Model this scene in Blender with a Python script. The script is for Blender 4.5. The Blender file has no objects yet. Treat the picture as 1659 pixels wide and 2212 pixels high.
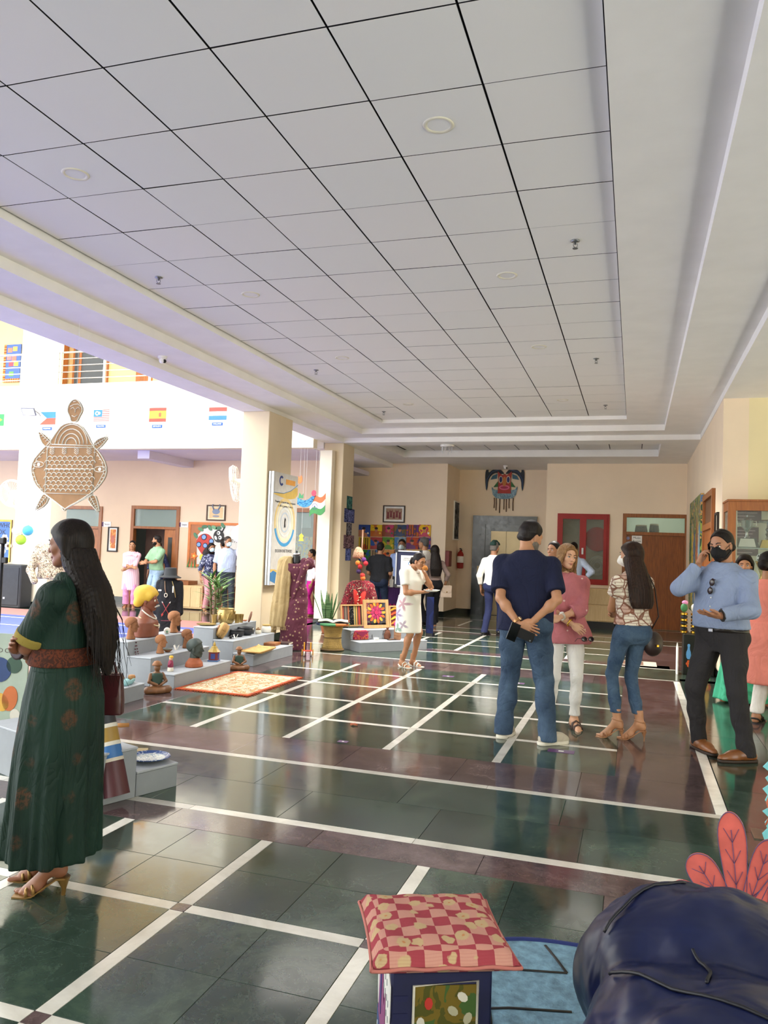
import bpy, bmesh, math, random
import numpy as np
from mathutils import Vector, Matrix
random.seed(7); RNG = np.random.RandomState(7)
SC = bpy.context.scene; COL = SC.collection
PI = math.pi
# ------------------------------------------------------------------ camera (calibrated from the ceiling grid)
W, H, FPX = 1659.0, 2212.0, 1692.21
YAW, PITCH, ROLL, CAMH = map(math.radians, (17.8121, 2.8019, 2.0595, 0)); CAMH = 1.5
_f = np.array([-math.sin(YAW)*math.cos(PITCH), math.cos(YAW)*math.cos(PITCH), math.sin(PITCH)])
_r0 = np.array([math.cos(YAW), math.sin(YAW), 0.0]); _u0 = np.cross(_r0, _f)
_r = _r0*math.cos(ROLL)+_u0*math.sin(ROLL); _u = -_r0*math.sin(ROLL)+_u0*math.cos(ROLL)
cam = bpy.data.cameras.new('camera'); camo = bpy.data.objects.new('camera', cam); COL.objects.link(camo)
cam.sensor_fit = 'HORIZONTAL'; cam.sensor_width = 36; cam.lens = 36*FPX/W; cam.clip_start = .05; cam.clip_end = 300
m = Matrix(((_r[0], _u[0], -_f[0], 0), (_r[1], _u[1], -_f[1], 0), (_r[2], _u[2], -_f[2], CAMH), (0, 0, 0, 1)))
camo.matrix_world = m; SC.camera = camo
# ------------------------------------------------------------------ light and exposure
SC.view_settings.view_transform = 'Standard'; SC.view_settings.look = 'None'; SC.view_settings.gamma = 1
SC.view_settings.use_curve_mapping = False; SC.view_settings.exposure = 1.4
SC.cycles.use_denoising = True
try: SC.cycles.denoiser = 'OPENIMAGEDENOISE'
except Exception: pass
SC.cycles.max_bounces = 10; SC.cycles.diffuse_bounces = 6; SC.cycles.glossy_bounces = 4; SC.cycles.transmission_bounces = 6
SC.cycles.sample_clamp_indirect = 6; SC.cycles.caustics_reflective = True; SC.cycles.caustics_refractive = False
wd = bpy.data.worlds.new('world'); SC.world = wd; wd.use_nodes = True
bg = wd.node_tree.nodes['Background']; bg.inputs[0].default_value = (.985, 1, .965, 1); bg.inputs[1].default_value = 2.1
sl = bpy.data.lights.new('sun', 'SUN'); sl.energy = .2; sl.angle = math.radians(25); sl.color = (1, .95, .86)
so = bpy.data.objects.new('sun', sl); COL.objects.link(so); so.rotation_euler = (math.radians(40), 0, math.radians(-20)); so.location = (-10, 0, 12)
def area(name, loc, rot, sx, sy, e, col=(1, 1, 1)):
    l = bpy.data.lights.new(name, 'AREA'); l.shape = 'RECTANGLE'; l.size = sx; l.size_y = sy; l.energy = e; l.color = col
    o = bpy.data.objects.new(name, l); COL.objects.link(o); o.location = loc; o.rotation_euler = rot; return o
# ------------------------------------------------------------------ pixel -> place
def ray(x, y): return _f+_r*((x-W/2)/FPX)-_u*((y-H/2)/FPX)
C0 = np.array([0, 0, CAMH])
def G(x, y, z=0.): d = ray(x, y); return C0+d*((z-CAMH)/d[2])
def onY(x, y, Y): d = ray(x, y); return C0+d*(Y/d[1])
def onX(x, y, X): d = ray(x, y); return C0+d*(X/d[0])
# ------------------------------------------------------------------ materials
def lin(c):
    if isinstance(c, str): c = tuple(int(c[i:i+2], 16) for i in (0, 2, 4))
    return tuple(((v/255)/12.92 if v/255 <= .04045 else ((v/255+.055)/1.055)**2.4) for v in c)+(1,)
MATS = {}
class NT:
    def __init__(s, name, rough=.6, metal=0., spec=.5):
        s.m = bpy.data.materials.new(name); s.m.use_nodes = True; s.t = s.m.node_tree; s.b = s.t.nodes['Principled BSDF']
        s.b.inputs['Roughness'].default_value = rough; s.b.inputs['Metallic'].default_value = metal
        s.b.inputs['Specular IOR Level'].default_value = spec
    def n(s, ty, **k):
        nd = s.t.nodes.new('ShaderNode'+ty)
        for a, v in k.items(): setattr(nd, a, v)
        return nd
    def l(s, a, b): s.t.links.new(a, b)
    def co(s, kind='Object', scale=(1, 1, 1), rot=(0, 0, 0), loc=(0, 0, 0)):
        if kind == 'World': o = s.n('NewGeometry').outputs['Position']
        else: o = s.n('TexCoord').outputs[kind]
        mp = s.n('Mapping'); mp.inputs['Scale'].default_value = scale; mp.inputs['Rotation'].default_value = rot; mp.inputs['Location'].default_value = loc
        s.l(o, mp.inputs[0]); return mp.outputs[0]
    def noise(s, v, scale, detail=4, rough=.55, dist=0.):
        nd = s.n('TexNoise'); nd.inputs['Scale'].default_value = scale; nd.inputs['Detail'].default_value = detail
        nd.inputs['Roughness'].default_value = rough; nd.inputs['Distortion'].default_value = dist; s.l(v, nd.inputs['Vector']); return nd.outputs['Fac']
    def ramp(s, fac, stops, mode='LINEAR'):
        nd = s.n('ValToRGB'); nd.color_ramp.interpolation = mode; e = nd.color_ramp.elements
        while len(e) < len(stops): e.new(.5)
        for i, (p, c) in enumerate(stops): e[i].position = p; e[i].color = c if len(c) == 4 and not isinstance(c, str) else lin(c)
        s.l(fac, nd.inputs[0]); return nd.outputs[0]
    def mix(s, fac, a, b, mode='MIX'):
        nd = s.n('Mix'); nd.data_type = 'RGBA'; nd.blend_type = mode
        for i, v in ((0, fac), (6, a), (7, b)):
            if hasattr(v, 'links'): s.l(v, nd.inputs[i])
            else: nd.inputs[i].default_value = v if i == 0 else (v if not isinstance(v, str) and len(v) == 4 else lin(v))
        return nd.outputs[2]
    def math(s, op, a, b=0., c=0.):
        nd = s.n('Math'); nd.operation = op
        for i, v in enumerate((a, b, c)):
            if hasattr(v, 'links'): s.l(v, nd.inputs[i])
            else: nd.inputs[i].default_value = v
        return nd.outputs[0]
    def col(s, c):
        if hasattr(c, 'links'): s.l(c, s.b.inputs['Base Color'])
        else: s.b.inputs['Base Color'].default_value = c if not isinstance(c, str) and len(c) == 4 else lin(c)
    def bump(s, h, strength=.3, dist=.01):
        nd = s.n('Bump'); nd.inputs['Strength'].default_value = strength; nd.inputs['Distance'].default_value = dist
        s.l(h, nd.inputs['Height']); s.l(nd.outputs[0], s.b.inputs['Normal'])
def M(c, rough=.6, metal=0., var=.06, scale=9., bump=0., bscale=60., spec=.5, name=None):
    """plain procedural material: colour with gentle noise variation, optional fine relief"""
    key = (str(c), rough, metal, var, scale, bump, bscale, spec)
    if key in MATS: return MATS[key]
    t = NT(name or 'surface', rough, metal, spec); base = lin(c)
    v = t.co('Object'); f = t.noise(v, scale, 3)
    a = tuple(max(0, x*(1-var*1.6)) for x in base[:3])+(1,); b = tuple(min(1, x*(1+var*1.6)) for x in base[:3])+(1,)
    t.col(t.ramp(f, [(.3, a), (.7, b)]))
    if bump: t.bump(t.noise(v, bscale, 3), bump, .004)
    MATS[key] = t.m; return t.m
def emit(c, st):
    t = NT('lamp_glow'); t.col(c); t.b.inputs['Emission Color'].default_value = lin(c); t.b.inputs['Emission Strength'].default_value = st; return t.m
def glass(tint='e8f0ee', alpha=.2, rough=.03):
    key = ('glass', tint, alpha)
    if key not in MATS:
        t = NT('glass', rough, 0, .6); t.col(tint); tr = t.n('BsdfTransparent'); mx = t.n('MixShader'); mx.inputs[0].default_value = alpha
        tr.inputs[0].default_value = (.93, .96, .95, 1)
        t.l(tr.outputs[0], mx.inputs[1]); t.l(t.b.outputs[0], mx.inputs[2]); t.l(mx.outputs[0], t.t.nodes['Material Output'].inputs[0]); MATS[key] = t.m
    return MATS[key]
def wood(c1='7a3f18', c2='a35d28', rough=.4, scale=3., axis=2, ring=14.):
    key = ('wood', c1, c2, rough, scale, axis)
    if key not in MATS:
        t = NT('wood', rough); sc = [ring, ring, ring]; sc[axis] = 1.2
        v = t.co('Object', tuple(sc)); f = t.noise(v, scale, 5, .6, .6); t.col(t.ramp(f, [(.3, c1), (.7, c2)])); t.bump(f, .1, .003); MATS[key] = t.m
    return MATS[key]
# ------------------------------------------------------------------ mesh building
def eul(rx=0, ry=0, rz=0): return np.array(Matrix.Rotation(rz, 3, 'Z') @ Matrix.Rotation(ry, 3, 'Y') @ Matrix.Rotation(rx, 3, 'X'))
class MB:
    """collects shapes for ONE mesh"""
    def __init__(s): s.v = []; s.f = []; s.mi = []; s.k = 0; s.X = None
    def add(s, vs, fs):
        o = len(s.v)
        if s.X is not None: R, T = s.X; vs = [tuple(R @ np.asarray(p, float)+T) for p in vs]
        s.v += [tuple(p) for p in vs]; s.f += [tuple(i+o for i in f) for f in fs]; s.mi += [s.k]*len(fs); return s
    def xf(s, R=None, T=(0, 0, 0)): s.X = None if R is None else (np.asarray(R), np.asarray(T, float)); return s
    def box(s, c, d, R=None, b=0.):
        c = np.asarray(c, float); h = np.asarray(d, float)/2; R = np.eye(3) if R is None else np.asarray(R)
        if b <= 0 or b >= h.min():
            vs = [c+R @ (h*np.array(q)) for q in ((-1,-1,-1),(1,-1,-1),(1,1,-1),(-1,1,-1),(-1,-1,1),(1,-1,1),(1,1,1),(-1,1,1))]
            return s.add(vs, [(3,2,1,0),(4,5,6,7),(0,1,5,4),(1,2,6,5),(2,3,7,6),(3,0,4,7)])
        vs = []; idx = {}
        for sx in (-1, 1):
            for sy in (-1, 1):
                for sz in (-1, 1):
                    g = np.array([sx, sy, sz])
                    for ax in range(3):
                        q = g*(h-b); q[ax] = g[ax]*h[ax]; idx[(sx, sy, sz, ax)] = len(vs); vs.append(c+R @ q)
        fs = []
        for ax in range(3):
            a1, a2 = (ax+1) % 3, (ax+2) % 3
            for sg in (-1, 1):
                q = []
                for p1, p2 in ((-1,-1),(1,-1),(1,1),(-1,1)):
                    g = [0, 0, 0]; g[ax] = sg; g[a1] = p1; g[a2] = p2; q.append(idx[(*g, ax)])
                fs.append(tuple(q if sg > 0 else q[::-1]))
            for s1 in (-1, 1):
                for s2 in (-1, 1):
                    q = []
                    for sg, axx in ((-1, a1), (1, a1), (1, a2), (-1, a2)):
                        g = [0, 0, 0]; g[ax] = sg; g[a1] = s1; g[a2] = s2; q.append(idx[(*g, axx)])
                    fs.append(tuple(q if s1*s2 < 0 else q[::-1]))
        for sx in (-1, 1):
            for sy in (-1, 1):
                for sz in (-1, 1):
                    q = [idx[(sx, sy, sz, a)] for a in range(3)]; fs.append(tuple(q if sx*sy*sz > 0 else q[::-1]))
        return s.add(vs, fs)
    def b2(s, lo, hi, b=0.):
        lo = np.minimum(lo, hi).astype(float) if False else np.asarray(lo, float); hi = np.asarray(hi, float)
        return s.box((lo+hi)/2, np.abs(hi-lo), None, b)
    def tube(s, pts, r, n=8, caps=True, flat=1.):
        P = [np.asarray(p, float) for p in pts]; m = len(P); rs = [r]*m if np.isscalar(r) else list(r); vs = []; fs = []; up = None
        for i in range(m):
            t = P[min(i+1, m-1)]-P[max(i-1, 0)]; t = t/(np.linalg.norm(t)+1e-9)
            if up is None: up = np.array([0, 0, 1.]) if abs(t[2]) < .9 else np.array([1., 0, 0])
            a = np.cross(t, up); a /= np.linalg.norm(a)+1e-9; bb = np.cross(a, t); up = bb
            for j in range(n):
                th = 2*PI*j/n; vs.append(P[i]+rs[i]*(a*math.cos(th)+bb*math.sin(th)*flat))
        for i in range(m-1):
            for j in range(n): fs.append((i*n+j, i*n+(j+1) % n, (i+1)*n+(j+1) % n, (i+1)*n+j))
        if caps: fs.append(tuple(range(n-1, -1, -1))); fs.append(tuple((m-1)*n+j for j in range(n)))
        return s.add(vs, fs)
    def lathe(s, prof, n=24, c=(0, 0, 0), R=None, sx=1., sy=1.):
        c = np.asarray(c, float); R = np.eye(3) if R is None else np.asarray(R); vs = []; fs = []; m = len(prof)
        for r, z in prof:
            for j in range(n): th = 2*PI*j/n; vs.append(c+R @ np.array([r*sx*math.cos(th), r*sy*math.sin(th), z]))
        for i in range(m-1):
            for j in range(n): fs.append((i*n+j, i*n+(j+1) % n, (i+1)*n+(j+1) % n, (i+1)*n+j))
        if prof[0][0] > 1e-6: fs.append(tuple(range(n-1, -1, -1)))
        if prof[-1][0] > 1e-6: fs.append(tuple((m-1)*n+j for j in range(n)))
        return s.add(vs, fs)
    def ell(s, c, rad, n=14, m=9, R=None):
        prof = [(max(1e-7, math.sin(PI*i/m)), -math.cos(PI*i/m)) for i in range(m+1)]
        R = np.eye(3) if R is None else np.asarray(R); rad = np.asarray(rad if not np.isscalar(rad) else (rad,)*3, float)
        return s.lathe(prof, n, c, R @ np.diag(rad))
    def prism(s, out, th, o=(0, 0, 0), ex=(1, 0, 0), ey=(0, 0, 1)):
        """outline (2d) in plane ex,ey at o, thickness th along ex x ey (both sides from 0 to th)"""
        o, ex, ey = (np.asarray(q, float) for q in (o, ex, ey)); nz = np.cross(ex, ey); n = len(out)
        ar = sum(out[i][0]*out[(i+1) % n][1]-out[(i+1) % n][0]*out[i][1] for i in range(n))
        if ar < 0: out = out[::-1]
        vs = [o+ex*x+ey*y for x, y in out]+[o+ex*x+ey*y+nz*th for x, y in out]
        fs = [tuple(range(n-1, -1, -1)), tuple(range(n, 2*n))]+[(i, (i+1) % n, n+(i+1) % n, n+i) for i in range(n)]
        return s.add(vs, fs)
    def grid(s, P, closed=False, th=0.):
        """P[i][j] points -> quad sheet"""
        m, n = len(P), len(P[0]); vs = [p for row in P for p in row]; fs = []
        for i in range(m-1):
            for j in range(n if closed else n-1): fs.append((i*n+j, i*n+(j+1) % n, (i+1)*n+(j+1) % n, (i+1)*n+j))
        return s.add(vs, fs)
    def mesh(s, name, mats, smooth=False):
        me = bpy.data.meshes.new(name); me.from_pydata([tuple(map(float, p)) for p in s.v], [], s.f)
        for mm in (mats if isinstance(mats, (list, tuple)) else [mats]): me.materials.append(mm)
        if s.k: me.polygons.foreach_set('material_index', s.mi)
        if smooth: me.shade_smooth()
        me.update(); return me
    def build(s, name, mats, parent=None, smooth=False, loc=None, auto=None):
        o = bpy.data.objects.new(name, s.mesh(name, mats, smooth)); COL.objects.link(o)
        if parent is not None: o.parent = parent
        if loc is not None: o.location = loc
        if auto: o.data.set_sharp_from_angle(angle=math.radians(auto))
        return o
def tag(o, label, cat, group=None):
    o['label'] = label; o['category'] = cat
    if group: o['group'] = group
    return o
def thing(name, label, cat, loc=(0, 0, 0), rz=0., group=None):
    o = bpy.data.objects.new(name, None); COL.objects.link(o); o.location = tuple(map(float, loc)); o.rotation_euler = (0, 0, rz)
    o.empty_display_size = .1; return tag(o, label, cat, group)
def struct(o): o['kind'] = 'structure'; return o
def inst(src, parent=None, loc=None, rot=None):
    o = src.copy(); COL.objects.link(o); o.parent = parent
    if loc is not None: o.location = loc
    if rot is not None: o.rotation_euler = rot
    return o
def copy_thing(root, loc, rz=None, label=None):
    r = inst(root, None, loc)
    if rz is not None: r.rotation_euler = (0, 0, rz)
    if label: r['label'] = label
    for c in list(root.children):
        d = inst(c, r)
        for g in list(c.children): inst(g, d)
    return r
def text(name, s, size, o, ex, ey, mt, parent=None, align='CENTER', th=.001, width=None):
    """flat lettering on a surface: o is the anchor, ex/ey the reading and up directions"""
    cu = bpy.data.curves.new('t', 'FONT'); cu.body = s; cu.size = size; cu.align_x = align; cu.align_y = 'CENTER'; cu.extrude = th/2; cu.resolution_u = 2
    ob = bpy.data.objects.new('t', cu); COL.objects.link(ob); dg = bpy.context.evaluated_depsgraph_get()
    me = bpy.data.meshes.new_from_object(ob.evaluated_get(dg)); bpy.data.objects.remove(ob); bpy.data.curves.remove(cu)
    me.materials.clear(); me.materials.append(mt); r = bpy.data.objects.new(name, me); COL.objects.link(r)
    ex = np.asarray(ex, float); ey = np.asarray(ey, float); nz = np.cross(ex, ey); k = 1.
    if width:
        xs = [v.co.x for v in me.vertices]
        if xs: k = width/(max(xs)-min(xs))
    mw = np.stack([ex*k, ey, nz], 1)
    a = np.array([v.co[:] for v in me.vertices]) @ mw.T+np.asarray(o, float); me.vertices.foreach_set('co', a.ravel()); me.update()
    r.parent = parent; return r
def chaikin(P, k=2, closed=True):
    P = [np.asarray(p, float) for p in P]
    for _ in range(k):
        Q = []; n = len(P)
        for i in range(n if closed else n-1): a, b = P[i], P[(i+1) % n]; Q += [a*.75+b*.25, a*.25+b*.75]
        if not closed: Q = [P[0]]+Q+[P[-1]]
        P = Q
    return [tuple(p) for p in P]
# ================================================================== FLOOR
def marble(name, stops, scale=2.2, rough=.1, vein=None):
    t = NT(name, rough); v = t.co('World'); f = t.noise(v, scale, 8, .66, .5); f2 = t.noise(v, scale*4, 6, .7, .8)
    c = t.ramp(f, stops)
    inf = t.n('ObjectInfo'); k = t.math('MULTIPLY_ADD', inf.outputs['Random'], .5, .75)
    cmb = t.n('CombineXYZ')
    for i in range(3): t.l(k, cmb.inputs[i])
    c = t.mix(1., c, cmb.outputs[0], 'MULTIPLY')
    if vein:
        w = t.ramp(t.math('ABSOLUTE', t.math('SUBTRACT', f2, .5)), [(0, (1, 1, 1, 1)), (.014, (0, 0, 0, 1))]); w = t.math('MULTIPLY', t.math('MULTIPLY', w, f), .5)
        c = t.mix(w, c, vein)
    t.col(c); t.l(t.ramp(f2, [(.3, (rough*.7,)*3+(1,)), (.75, (rough*1.5,)*3+(1,))]), t.b.inputs['Roughness']); t.b.inputs['Specular IOR Level'].default_value = .72
    return t.m
m_green = marble('green_marble', [(.3, '25332b'), (.52, '36463d'), (.72, '50604f')], vein='64756a')
m_purple = marble('purple_marble', [(.3, '3c2f30'), (.52, '554546'), (.72, '726060')], 3., vein='968480')
m_white = marble('white_marble', [(.3, 'c9c5ba'), (.6, 'e4e1d8'), (.8, 'd2cdc0')], 4., .14)
m_sub = M('2a3330', .5)
floor = struct(MB().b2((-6.2, -4.8, -.06), (5, 19.7, -.012)).build('floor', m_sub))
_tm = {}
def slab(name, x0, x1, y0, y1, mt, g=.0012, top=0.):
    w, d = round(x1-x0-2*g, 4), round(y1-y0-2*g, 4); key = (w, d, mt.name)
    if key not in _tm: _tm[key] = MB().box((0, 0, -.006), (w, d, .012), b=.0008).mesh(name, mt)
    o = bpy.data.objects.new(name, _tm[key]); COL.objects.link(o); o.parent = floor; o.location = ((x0+x1)/2, (y0+y1)/2, top); return o
SW = .033
def run(x0, x1, y0, y1, mt, L, name='floor_tile', ax=0):
    a, b = (x0, x1) if ax == 0 else (y0, y1); n = max(1, round((b-a)/L))
    for i in range(n):
        p, q = a+(b-a)*i/n, a+(b-a)*(i+1)/n
        if ax == 0: slab(name, p, q, y0, y1, mt)
        else: slab(name, x0, x1, p, q, mt)
def field(xs, ys, x0, x1, y0, y1, split, dots=False):
    """green slabs between white marble strips at xs / ys"""
    ex = [x0]+[v for x in xs for v in (x-SW, x+SW)]+[x1]; ey = [y0]+[v for y in ys for v in (y-SW, y+SW)]+[y1]
    for i in range(0, len(ex), 2):
        for j in range(0, len(ey), 2):
            a, b, c, d = ex[i], ex[i+1], ey[j], ey[j+1]
            if b-a < .05 or d-c < .05: continue
            nx = split if b-a > .6 else 1; ny = split if d-c > .6 else 1
            for p in range(nx):
                for q in range(ny): slab('floor_tile', a+(b-a)*p/nx, a+(b-a)*(p+1)/nx, c+(d-c)*q/ny, c+(d-c)*(q+1)/ny, m_green)
    for x in xs:
        for j in range(0, len(ey), 2): slab('white_strip', x-SW, x+SW, ey[j], ey[j+1], m_white)
    for y in ys:
        for i in range(0, len(ex), 2): slab('white_strip', ex[i], ex[i+1], y-SW, y+SW, m_white)
    for x in xs:
        for y in ys: slab('strip_dot', x-SW, x+SW, y-SW, y+SW, m_purple if dots else m_white)
# near field
field([-4.235, -3.405, -2.575, -1.755, -.93], [1.26, 2.09, 2.915], -5., -.1, .6, 3.715, 2, True)
run(-5., .18, 3.715, 3.975, m_purple, .86); run(-.1, .18, .6, 3.715, m_purple, .8, ax=1)
run(-5., .25, 3.975, 4.05, m_white, 1.3, 'white_strip'); run(.18, .25, .6, 3.975, m_white, 1.2, 'white_strip', 1)
# green passage between the fields, and the right side
run(-5.1, .57, 4.05, 4.56, m_green, .86); run(-5.1, .57, 4.56, 5.075, m_green, .95)
run(.25, 1.05, .6, 4.05, m_green, .8, ax=1); run(.57, 1.05, 4.05, 10.75, m_green, .8, ax=1)
run(1.05, 1.65, .6, 10.75, m_purple, 1.1, ax=1)
# middle field
run(-5.2, .565, 5.075, 5.145, m_white, 1.3, 'white_strip'); run(.49, .565, 5.145, 10.55, m_white, 1.35, 'white_strip', 1)
run(-5.2, .49, 5.145, 5.735, m_purple, .86); run(-.1, .49, 5.735, 9.8, m_purple, .85, ax=1)
field([-3.425, -2.59, -1.76, -.925], [6.5, 7.38, 8.24, 9.1], -4.2, -.1, 5.735, 9.8, 1)
run(-5.2, -4.2, 5.735, 10.5, m_purple, .9, ax=1); run(-4.2, .49, 9.8, 10.5, m_purple, .86)
run(-5.2, .565, 10.5, 10.56, m_white, 1.3, 'white_strip')
# passage and far field
run(-5.9, 1.05, 10.56, 11.55, m_green, 1.2); run(-5.2, .565, 11.55, 11.61, m_white, 1.6, 'white_strip')
run(-5.2, .5, 11.61, 11.93, m_purple, 1.2)
field([-4.27, -3.44, -2.6, -1.76, -.93], [12.74, 13.55], -5.2, -.1, 11.93, 14.45, 1)
run(-.1, 1.05, 11.61, 14.45, m_purple, 1., ax=1)
run(-5.2, 1.05, 14.45, 14.72, m_purple, 1.5); run(-5.2, 1.05, 14.72, 14.79, m_white, 1.8, 'white_strip')
run(-5.2, 1.05, 14.79, 15.55, m_green, 1.4); run(-5.2, 1.05, 15.55, 15.62, m_white, 1.8, 'white_strip')
field([-3.44, -1.76], [], -5.2, 1.05, 16., 17.4, 1); run(-5.2, 1.05, 15.62, 16., m_purple, 1.8); run(-5.2, 1.05, 17.4, 17.68, m_purple, 1.8)
run(-5.2, 1.05, 17.68, 17.74, m_white, 1.8, 'white_strip'); run(-5.9, 1.05, 17.74, 19.6, m_green, 1.6)
run(-5.9, -5.2, 10.56, 17.74, m_green, 1.4, ax=1); run(-6.15, -5.9, 3., 18., m_purple, 1.6, ax=1); run(-5.9, -5.2, 3., 10.56, m_green, 1.2, ax=1)
run(1.65, 5., .6, 10.75, m_green, 1.3, ax=1); run(-6.1, -5.0, .6, 3., m_green, .9); run(-6.1, 5., -4.8, .6, m_green, 1.6)
# ================================================================== CEILING
m_ceil = M('eeece8', .75, var=.02, scale=3); m_tile = None
t = NT('ceiling_tile', .8); inf = t.n('ObjectInfo'); v = t.co('World'); f = t.noise(v, 40, 4)
t.col(t.mix(t.math('MULTIPLY', inf.outputs['Random'], .5), 'eae8e4', 'e4e6e2')); t.bump(f, .08, .002); m_tile = t.m
m_gap = M('16161a', .8)
ceil = struct(MB().b2((-4.5, -3.5, 3.872), (-.05, 13.5, 4.3)).build('ceiling', m_gap))
def tile_mesh(w, d, h):
    mb = MB(); mb.box((0, 0, .001), (w, d, h-.002)); mb.k = 1; mb.add([(-w/2, -d/2, -h/2), (w/2, -d/2, -h/2), (w/2, d/2, -h/2), (-w/2, d/2, -h/2), (-w/2, -d/2, -h/2+.0015), (w/2, -d/2, -h/2+.0015), (w/2, d/2, -h/2+.0015), (-w/2, d/2, -h/2+.0015)], [(3, 2, 1, 0), (0, 1, 5, 4), (1, 2, 6, 5), (2, 3, 7, 6), (3, 0, 4, 7)]); return mb.mesh('ceiling_tile', [m_gap, m_tile])
tm = tile_mesh(.588, .589, .018)
GX0, GY0 = -.769, 3.161
for c in range(7):
    for r in range(-8, 17):
        o = bpy.data.objects.new('ceiling_tile', tm); COL.objects.link(o); o.parent = ceil
        o.location = (GX0+.3-.6*c, GY0+.3+.6*r, 3.859+random.uniform(-.0015, .0015)); o.rotation_euler = (random.uniform(-.002, .002), random.uniform(-.002, .002), 0)
HX = [(-4.385, -.165), (-4.97, .44), (-5.52, 1.04)]; HY = [13.34, 13.92, 14.42]; HZ = [3.79, 3.69, 3.60]
def ring(n, i):
    (a, b), Y, z = HX[i], HY[i], HZ[i]; (a2, b2) = HX[i+1] if i < 2 else (-5.93, 6.); Y2 = HY[i+1] if i < 2 else 14.9; top = 4.3
    mb = MB(); mb.b2((a2, -3.5, z), (a, Y2, top)); mb.b2((b, -3.5, z), (b2 if i < 2 else 1.3, Y2, top)); mb.b2((a, Y, z), (b, Y2, top))
    if i == 2:
        mb.b2((1.3, -3.5, z), (6, 10.85, top))
        mb.b2((-5.93, 14.9, z), (-4.95, 18.9, top)); mb.b2((.42, 14.9, z), (1.3, 18.9, top)); mb.b2((-4.95, 16.75, z), (.42, 18.9, top))
        mb.b2((-5.98, 15.1, 3.5), (-5.6, 18., 3.6)); mb.b2((-7.4, 14.5, 3.5), (-5.98, 19.8, 4.3)); mb.b2((-5.98, 18.9, z), (1.3, 19.8, top))
    return struct(mb.build(n, m_ceil))
for i in range(3): ring('trim_%d' % (i+1), i)
lob = struct(MB().b2((-4.95, 14.9, 3.765), (.42, 16.75, 4.3)).build('ceiling_lobby', m_gap)); lob.name = 'ceiling.001'
lt = tile_mesh(.605, .61, .018)
for c in range(9):
    for r in range(3):
        o = bpy.data.objects.new('ceiling_tile', lt); COL.objects.link(o); o.parent = lob; o.location = (-4.75+.62*c+.2, 15.2+.62*r, 3.752)
# roof over the whole hall, and the storey above it
struct(MB().b2((-5.93, -3.5, 4.3), (6, 19.9, 4.5)).build('trim_roof', m_ceil)).name = 'trim_4'
# ================================================================== HALL WALLS
def plaster(c, name='plaster'):
    t = NT(name, .62); v = t.co('World'); f = t.noise(v, 1.2, 4); b = lin(c)
    t.col(t.ramp(f, [(.3, tuple(x*.95 for x in b[:3])+(1,)), (.7, tuple(min(1, x*1.04) for x in b[:3])+(1,))])); t.bump(t.noise(v, 90, 3), .05, .003); return t.m
m_wall = plaster('efdbbf'); m_yel = plaster('eadcae'); m_col = plaster('d8c7a8'); m_fascia = plaster('ece2cc'); m_skirt = marble('black_marble', [(.3, '0c100f'), (.7, '1d2422')], 3.)
YB = 18.0; YL = 19.35
def wallbox(n, lo, hi, mt): return struct(MB().b2(lo, hi).build(n, mt))
xa = -4.24; xb = onY(1180, 1100, YB)[0]
wallbox('wall_back_left', (-7.4, YB, 0), (xa, YB+1.7, 3.72), m_wall)
wallbox('wall_lift', (xa, YL, 0), (xb, YL+.3, 3.72), m_wall)
wallbox('wall_right', (1.05, 10.8, 0), (1.35, 18.4, 3.72), m_wall)
wallbox('wall_yellow', (1.35, 10.8, 0), (6.2, 11.1, 3.72), m_yel)
for n, lo, hi in (('baseboard_back_left', (-5.98, YB-.012, 0), (xa, YB, .12)), ('baseboard_return', (xa, YB-.012, 0), (xa+.012, YL, .12)), ('baseboard_lift', (xa, YL-.012, 0), (xb, YL, .12)), ('baseboard_right', (1.038, 10.8, 0), (1.05, 18., .12))):
    wallbox(n, lo, hi, m_skirt)
# back wall right of the lift alcove, with openings for the hose cabinet and the music room door
hr = [onY(*p, YB) for p in ((1205, 1110), (1317, 1110), (1317, 1262), (1205, 1262))]; hx0, hx1 = hr[0][0], hr[1][0]; hz1 = (hr[0][2]+hr[1][2])/2; hz0 = (hr[2][2]+hr[3][2])/2
dx0, dx1 = onY(1344, 1200, YB)[0], onY(1487, 1200, YB)[0]; dz1 = (onY(1344, 1110, YB)[2]+onY(1487, 1111, YB)[2])/2
mb = MB()
for lo, hi in (((xb, 0), (hx0, 3.72)), ((hx0, 0), (hx1, hz0)), ((hx0, hz1), (hx1, 3.72)), ((hx1, 0), (dx0, 3.72)), ((dx0, dz1), (dx1, 3.72)), ((dx1, 0), (1.06, 3.72))):
    mb.b2((lo[0], YB, lo[1]), (hi[0], YB+.85 if lo[0] > xb+.01 else YL+.3, hi[1]))
struct(mb.build('wall_back_right', m_wall))
wallbox('baseboard_back_right', (xb, YB-.012, 0), (dx0, YB, .12), m_skirt)
# columns beside the courtyard
for i, (y0, y1, cx0, cx1) in enumerate(((10.95, 11.82, -5.9, -5.44), (14.48, 15.1, -5.95, -5.54))):
    c = struct(MB().b2((cx0, y0, 0), (cx1, y1, 3.6), .008).build('wall_column', m_col)); c.name = 'wall_column_%d' % (i+1)
    wallbox('baseboard_column_%d' % (i+1), (cx0-.01, y0-.012, 0), (cx1+.01, y1+.012, .12), m_skirt)
# unseen walls added to cut light from behind the viewer and the right
wallbox('wall_lightblock_behind', (-6., -4.75, 0), (6.2, -4.55, 3.72), m_yel)
wallbox('wall_lightblock_right', (6., 2., 0), (6.2, 10.8, 3.72), m_yel)
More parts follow.
